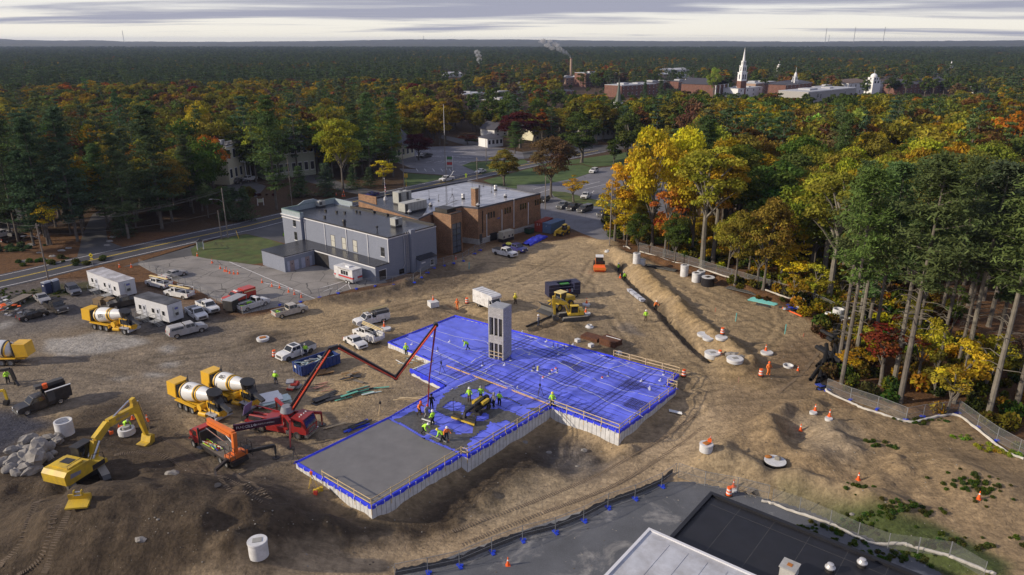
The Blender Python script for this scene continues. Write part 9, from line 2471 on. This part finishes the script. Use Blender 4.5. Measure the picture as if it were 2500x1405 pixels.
for q,a_,tp,lg,ht,lab,po,z in(((674,938),1.6,GRN,NVY,WHITE,'man in lime jacket and white hat standing behind the mixers, seen from the back','stand',None),((747,869),1.6,GRN,NVY,GREY,'man in lime vest and jeans at the open pickup door','stand',None),((1146,980),-1.8,GRN,BRN,WHITE,'man in lime jacket and brown trousers behind the screed, left one','stand',S8),((1174,977),-1.8,GRN,NVY,GREY,'man in open lime vest behind the screed, middle','stand',S8),((1206,993),-2.5,KH,BKC,GREY,'man in grey shirt right of the screed','stand',S8),((1219,990),1.3,GRN,BKC,BH_,'man in lime jacket and blue hat right of the screed','stand',S8),((1054,997),-1.5,BKC,BKC,BKC,'man dressed in black at the hose','stand',S8),((1023,1012),-.5,OR_,BRN,ORANGE,'man in orange jacket left of the hose','work',S8),((1042,1019),-1,KH,KH,RH,'man with red hat holding the hose end','work',S8),((1057,1037),2.5,GRN,BKC,WHITE,'man in lime jacket behind the white straightedge','stand',S8),((1034,1058),-.5,GRN,BKC,WHITE,'stooping man in lime at the left end of the screed board','bend',S8),((1082,1078),2.8,GRN,BKC,YH,'stooping man in lime with yellow hat at the right end of the screed board','bend',S8),((1090,1074),-1.2,OR_,NVY,WHITE,'man in orange jacket and white hat leaning on a rake','work',S8),((992,868),-1.4,GRN,BKC,YH,'man in lime vest at the left wall of the foundation','stand',None),((1143,854),3.1,GRN,NVY,GREY,'bending man in lime on the blue sheet left of the shaft','bend',S8),((1314,795),-.4,KH,NVY,WHITE,'man in pale vest watching the small excavator','stand',None),((1116,747),-1.6,OR_,OR_,ORANGE,'man in full orange standing in the dig behind the blue sheet','stand',None),((1576,784),-1.6,GRN,BRN,WHITE,'man in lime vest standing alone left of the trench','stand',None),((1600,756),-1.4,OR_,BKC,WHITE,'man in orange in the middle of the trench','work',None),((1509,665),-.6,GRN,NVY,WHITE,'man in lime jacket near the roller','stand',None),((1528,665),2.6,GRN,BKC,GREY,'crouching man in lime at the trench near the roller','crouch',None),((1875,915),-1.3,OR_,OR_,ORANGE,'man in hooded orange beside the striped barrel at the sand heap','stand',None),((1348,992),-1.7,GRN,BKC,YH,'man in lime vest behind the rail at the inner corner','stand',S8),((307,1048),-.5,GRN,BKC,GREY,'man in lime bending over the chamber under the excavator boom','bend',None),((20,935),-.5,GRN,BKC,GREY,'man in lime vest behind the grapple at the left edge','stand',None),((1258,742),-1,YH,BRN,YH,'small figure in yellow beside the shaft top','stand',None)):
 person(q,a_,tp,lg,ht,lab,po,z)
g=G(310,1058);t=T('dug_out_chamber','broken grey chamber in the pit under the excavator boom','precast concrete',g);part(t,'ring',CONCL,lambda m:m.lathe([(1.0,0),(.95,.7),(.7,.75),(.65,.1)],n=12,caps=False));part(t,'riser',CONC,lambda m:m.cyl((0,0,.1),(0,0,1.0),.45,n=12))
# town beyond the woods
WINM=M('far_window',(.05,.055,.07),.2)
ROOFD=M('slate_roof',(.055,.055,.07),.7,var=.2);ROOFB=M('brown_roof',(.12,.085,.07),.8);CREAM=M('cream_siding',(.66,.63,.48),.7,var=.05);BLUEW=M('white_siding',(.78,.79,.82),.6,var=.04)
REDB=REDBRICK;TANB=M('tan_render',(.36,.25,.19),.8);CON2=M('far_concrete',(.38,.37,.37),.8,var=.1);FLAT=M('far_flat_roof',(.42,.43,.46),.5,var=.2)
def house(a,b,depth,ytop,label,wall,roof=ROOFD,rk='gable',rh=2.5,floors=2,cols=6,dist=None,name='house',cat='building',z0=0,sill=True,doorw=False):
 """a, b: pixel columns and base row of the facade ends (on the ground)"""
 A,B=P(*a),P(*b);d=B-A;L_=d.length;an_=math.atan2(d.y,d.x)
 h=height_at(A.x,A.y,ytop)
 t=T(name,label,cat,A,an_)
 part(t,'wall',wall,lambda m:m.bz(0,L_,0,depth,0,h))
 if rk=='gable':part(t,'roof',roof,lambda m:m.add([(-.4,-.5,h),(L_+.4,-.5,h),(L_+.4,depth+.5,h),(-.4,depth+.5,h),(-.4,depth/2,h+rh),(L_+.4,depth/2,h+rh)],[(0,1,5,4),(2,3,4,5),(0,4,3),(1,2,5),(3,2,1,0)]))
 elif rk=='front':part(t,'roof',roof,lambda m:m.add([(-.5,-.5,h),(L_+.5,-.5,h),(L_+.5,depth+.5,h),(-.5,depth+.5,h),(L_/2,-.5,h+rh),(L_/2,depth+.5,h+rh)],[(0,4,5,3),(1,2,5,4),(2,3,5),(3,2,1,0)]));part(t,'gable_wall',BLUEW,lambda m:m.prism([(0,-.45),(L_,-.45),(L_,-.3),(0,-.3)],h,h)or m.side([(0,h),(L_,h),(L_/2,h+rh)],0,y0=(-.52,-.3)))
 elif rk=='hip':part(t,'roof',roof,lambda m:m.add([(-.5,-.5,h),(L_+.5,-.5,h),(L_+.5,depth+.5,h),(-.5,depth+.5,h),(depth/2,depth/2,h+rh),(max(depth/2+.1,L_-depth/2),depth/2,h+rh)],[(0,1,5,4),(2,3,4,5),(3,0,4),(1,2,5),(3,2,1,0)]))
 else:part(t,'roof',roof,lambda m:m.bz(-.1,L_+.1,-.1,depth+.1,h,h+.35));part(t,'rooftop_box',FLAT,lambda m:m.bz(L_*.2,L_*.35,depth*.3,depth*.7,h+.35,h+1.6));part(t,'rooftop_box',FLAT,lambda m:m.bz(L_*.6,L_*.68,depth*.3,depth*.6,h+.35,h+1.2))
 part(t,'eave',BLUEW,lambda m:m.bz(-.15,L_+.15,-.16,-.02,h-.35,h-.02))
 fh=h/floors
 for f_ in range(floors):
  for c in range(cols):
   x_=(c+.5)*L_/cols;w_=min(.65,L_/cols*.28)
   o=part(t,'window',BLUEW,lambda m:m.bz(x_-w_-.1,x_+w_+.1,-.06,-.001,f_*fh+fh*.3,f_*fh+fh*.82))
   part(o,'pane',WINM,lambda m:m.bz(x_-w_,x_+w_,-.08,-.061,f_*fh+fh*.34,f_*fh+fh*.78))
 return t,L_,h
t,L_,h=house((562,452),(608,436),9,358,'cream two storey house with a white balcony rail behind the orange maple',CREAM,rk='flat',cols=4,name='house')
part(t,'porch',BLUEW,lambda m:(m.bz(L_*.6,L_+1.5,-2.0,-.1,0,.4),m.bz(L_*.6,L_+1.5,-2.0,-.1,h*.5,h*.55),[m.bz(x_,x_+.2,-2.0,-1.8,.4,h*.5)for x_ in(L_*.6,L_*.85,L_+1.2)]))
part(t,'balcony_rail',WHITE,lambda m:([m.bz(i*.8,i*.8+.08,-.1,0,h+.35,h+1.4)for i in range(int(L_/.8))],m.bz(0,L_,-.1,0,h+1.35,h+1.45),m.bz(L_-.1,L_,0,9,h+1.35,h+1.45)))
house((540,425),(590,408),8,352,'dark roofed house with brick chimney behind the cream house',CREAM,ROOFD,rk='gable',cols=3);house((650,440),(772,426),9,352,'long pale green house half hidden by pines',M('pale_green',(.42,.45,.36),.7),ROOFD,rk='hip',cols=8)
house((232,440),(262,425),8,415,'white house glimpsed behind the dark round tree',BLUEW,cols=2);house((946,398),(1012,382),14,366,'low building with a steep dark roof at the plaza corner',CREAM,ROOFD,rk='gable',rh=6.5,floors=1,cols=6)
t,L_,h=house((1190,361),(1228,357),7,339,'small white office with hipped dark roof beyond the plaza',BLUEW,ROOFD,rk='hip',rh=1.6,floors=1,cols=4);house((1207,335),(1240,330),9,318,'taller white gabled house behind the small office',BLUEW,ROOFD,rk='front',rh=3.4,cols=2);house((1305,345),(1345,340),10,318,'pale gabled house behind the maroon beech',CREAM,ROOFD,rk='front',rh=4,cols=3)
house((-20,560),(30,540),6,520,'long garden shed at the left edge',OLDWOOD,ROOFB,floors=1,cols=3)
t,L_,h=house((1455,342),(1500,338),20,312,'white chapel nave with steep dark roof between tall trees',BLUEW,ROOFD,rk='front',rh=6.5,floors=1,cols=4,name='chapel',cat='church')
S0=P(1507,305);hs=height_at(S0.x,S0.y,190);hb=height_at(S0.x,S0.y,250);t=T('chapel_steeple','dark green pointed steeple on a white belfry','steeple',S0,.4)
part(t,'belfry',BLUEW,lambda m:m.bz(-1.9,1.9,-1.9,1.9,0,hb));part(t,'louvre',WINM,lambda m:[m.bz(x_,x_+.8,-1.93,-1.901,hb-4.2,hb-.8)for x_ in(-1.4,.6)]+[m.bz(-1.93,-1.901,y_,y_+.8,hb-4.2,hb-.8)for y_ in(-1.4,.6)]);part(t,'spire',M('copper_spire',(.06,.08,.07),.6),lambda m:m.lathe([(2.2,hb),(1.5,hb+2.2),(.05,hs)],n=8))
def steeple(b,ytop,ybase,lab,s=1.0,brick=True,dome=False,name='church_steeple'):
 g=P(*b);H_=height_at(g.x,g.y,ytop);B_=height_at(g.x,g.y,ybase);t=T(name,lab,'steeple',g,.35)
 w=2.8*s;D_=H_-B_
 if brick:part(t,'tower',REDB,lambda m:m.bz(-w,w,-w,w,0,B_))
 else:part(t,'tower',BLUEW,lambda m:m.bz(-w,w,-w,w,0,B_))
 z=B_
 for i,(f_,k)in enumerate(((.26,.95),(.2,.72),(.14,.5))):
  hh=D_*f_;part(t,'stage',BLUEW,lambda m:(m.bz(-w*k,w*k,-w*k,w*k,z,z+hh),m.bz(-w*k-.25,w*k+.25,-w*k-.25,w*k+.25,z+hh*.93,z+hh)))
  part(t,'arch',WINM,lambda m:[m.bz(x_-w*k*.22,x_+w*k*.22,-w*k-.03,-w*k-.001,z+hh*.2,z+hh*.75)for x_ in(-w*k*.4,w*k*.4)]+[m.bz(-w*k-.03,-w*k-.001,-w*k*.25,w*k*.25,z+hh*.2,z+hh*.75)]);z+=hh
  if dome and i==1:break
 if dome:part(t,'dome',BLUEW,lambda m:(m.lathe([(w*.66,z),(w*.64,z+D_*.12),(w*.4,z+D_*.22),(.1,z+D_*.28)],n=12),m.cyl((0,0,z+D_*.26),(0,0,H_),.1,n=5)))
 else:part(t,'spire',BLUEW,lambda m:m.lathe([(w*.42,z),(.04,H_)],n=8))
steeple((1807,238),116,198,'tallest white church steeple on a red brick tower',1.0)
t,L_,h=house((1742,240),(1772,236),30,208,'brick church hall with white columned gable beside the tallest steeple',REDB,ROOFD,rk='front',rh=4.6,floors=1,cols=3,name='church',cat='church')
part(t,'column',BLUEW,lambda m:[m.cyl((L_*k/3,-1.2,0),(L_*k/3,-1.2,h),.45,n=8)for k in range(4)])
steeple((1936,236),165,207,'slim white cupola with a ball on a brick block',.7,False,True);steeple((2126,236),170,205,'round domed white cupola over the columned hall',1.5,False,True);steeple((2316,192),149,180,'distant small white steeple at the right',1.2,False);steeple((1899,190),149,172,'green and white onion cupola far behind',.9,False,True)
g=P(1393,208);H_=height_at(g.x,g.y,142);t=T('works_chimney','tall tan brick works chimney with drifting smoke','chimney',g);part(t,'stack',TANB,lambda m:m.cyl((0,0,0),(0,0,H_),1.5,1.15,n=14));part(t,'band',M('band_brown',(.2,.12,.1),.8),lambda m:m.cyl((0,0,H_*.97),(0,0,H_),1.32,1.3,n=14))
for args in(((1380,211),(1432,209),16,190,'tan low block at the foot of the works chimney',TANB,FLAT,'flat',0,2,5),((1430,214),(1520,211),22,180,'long red brick mill with a bluish glass top right of the chimney',REDB,FLAT,'flat',0,4,14),((1516,239),(1600,232),18,210,'red brick hall with white entrance gable behind the lawn',REDB,FLAT,'flat',0,2,8),((1590,228),(1655,222),18,203,'long red brick wing right of the entrance hall',REDB,ROOFD,'flat',0,2,8),((1655,226),(1712,220),14,200,'red brick block left of the lime tree',REDB,ROOFD,'flat',0,2,8),((1620,193),(1688,190),16,172,'white institutional building with a hipped roof on the rise',BLUEW,FLAT,'hip',2,2,9),((1575,208),(1650,200),14,186,'tan brick range behind the red brick wings',TANB,FLAT,'flat',0,2,9),((1842,233),(1893,226),16,205,'brown brick block right of the tallest steeple',TANB,FLAT,'flat',0,3,6),((1915,240),(1980,232),18,208,'red brick block with hipped roof under the slim cupola',REDB,ROOFD,'hip',2.5,3,7),((1970,254),(2088,240),24,226,'large plain concrete hall with flat roof',CON2,FLAT,'flat',0,1,2),((2010,236),(2085,228),12,214,'pale upper storey behind the concrete hall',CON2,FLAT,'flat',0,1,3),((2068,234),(2200,222),18,204,'columned civic hall with brown roof under the domed cupola',BLUEW,ROOFB,'hip',3,2,12),((2200,232),(2325,224),18,206,'long red brick school with slate roof at the right',REDB,ROOFD,'hip',3.5,2,14),((2290,196),(2322,194),16,184,'white chapel under the distant small steeple',BLUEW,ROOFD,'front',3,1,3),((2300,144),(2382,142),40,138,'long white warehouse on the far right skyline',BLUEW,FLAT,'flat',0,1,10),((1085,189),(1130,188),30,181,'long white shed far off in the woods',BLUEW,FLAT,'gable',2,1,6),((1140,270),(1178,262),16,232,'orange brick apartment block with a square tower, left half',TANB,FLAT,'flat',0,3,5),((1225,272),(1272,264),16,247,'orange brick apartment block, right half with dark glass corner',TANB,FLAT,'flat',0,3,5),((1180,250),(1400,238),20,232,'long dark roofed school range behind the apartment block',REDB,ROOFD,'flat',0,1,16),((1800,240),(1860,234),14,218,'white boxy annex below the brick church',BLUEW,FLAT,'flat',0,2,4),((1600,315),(1660,308),16,288,'grey flat roofed store behind the yellow trees',M('far_grey',(.2,.2,.21),.7),FLAT,'flat',0,1,5),((868,224),(885,223),10,214,'small white house in the woods left of the bright yellow crown',BLUEW,FLAT,'flat',0,2,2),((2376,232),(2424,228),14,216,'small pale building among bare trees at the right',BLUEW,ROOFB,'flat',0,1,4)):
 house(*args[:4],args[4],args[5],args[6],rk=args[7],rh=args[8]or 1,floors=args[9],cols=args[10],name='town_building')
for i,(a,yb,yt)in enumerate(((354,104,78),(1973,106,72),(1981,106,88),(2039,108,70),(2107,108,70),(1046,98,89))):
 D_=5200;x_,z0=(a-1250)/CAM_F*D_,5;zz=CAM_H+(HOR-yt)/CAM_F*D_*1.0
 m=MB();m.cyl((0,0,0),(0,0,zz),2.0,1.4,n=4);mono('far_mast',m,GREY,['lone thin mast on the left skyline','first of the thin masts on the right skyline','short mast beside the first right hand one','faint mast in the middle of the right hand group','last faint mast of the right hand group','tiny mast on the low central hill'][i],'mast',(x_,D_,0))
def smoke(c,pts,lab,dens):
 m=MB();r_=random.Random(3)
 for(x,z,rr)in pts:m.ball((x,r_.uniform(-2,2),z),rr,n=10,rough=.12,seed=int(rr*10),sq=(1.25,1,.8))
 o=m.build('smoke',[]);mt=bpy.data.materials.new('smoke');mt.use_nodes=True
 for n in list(mt.node_tree.nodes):mt.node_tree.nodes.remove(n)
 v=nd(mt.node_tree,'ShaderNodeVolumePrincipled');v.inputs['Color'].default_value=(.95,.95,1,1)
 tc=nd(mt.node_tree,'ShaderNodeTexCoord');nz=nd(mt.node_tree,'ShaderNodeTexNoise',i_Scale=.22,i_Detail=3.0);mr=nd(mt.node_tree,'ShaderNodeMapRange',i_1=.42,i_2=.62,i_3=0.0,i_4=dens)
 L=mt.node_tree.links.new;L(tc.outputs['Object'],nz.inputs['Vector']);L(nz.outputs[0],mr.inputs[0]);L(mr.outputs[0],v.inputs['Density'])
 ou=nd(mt.node_tree,'ShaderNodeOutputMaterial');L(v.outputs[0],ou.inputs['Volume']);o.data.materials.append(mt);o.location=c;tag(o,lab,kind='stuff')
g=P(1391,208);H_=height_at(g.x,g.y,142)
smoke((g.x,g.y,H_),[(-.8,1,1.1),(-2,2.6,1.7),(-4,4.2,2.2),(-6.5,6,2.8),(-9.5,7.5,3.0),(-12.5,9,3.2),(-14,12.5,2.6),(-17,14,3),(-20,10,3),(-25,13,3.2),(-30,17,3.6),(-22,17,2.5)],'grey white smoke trailing left from the works chimney',.4)
g=P(1172,182);smoke((g.x,g.y,12),[(0,0,2.5),(-.5,4,3),(-1,8,3.6),(-2,13,4),(-3.5,18,4)],'pale plume of steam rising from the far woods',.22)
g=P(1275,268);smoke((g.x,g.y,11),[(0,0,.6),(-.6,2,.9),(-1,4,1.2),(-1.8,6.5,1.5)],'thin wisp of steam above the orange brick block',.25)
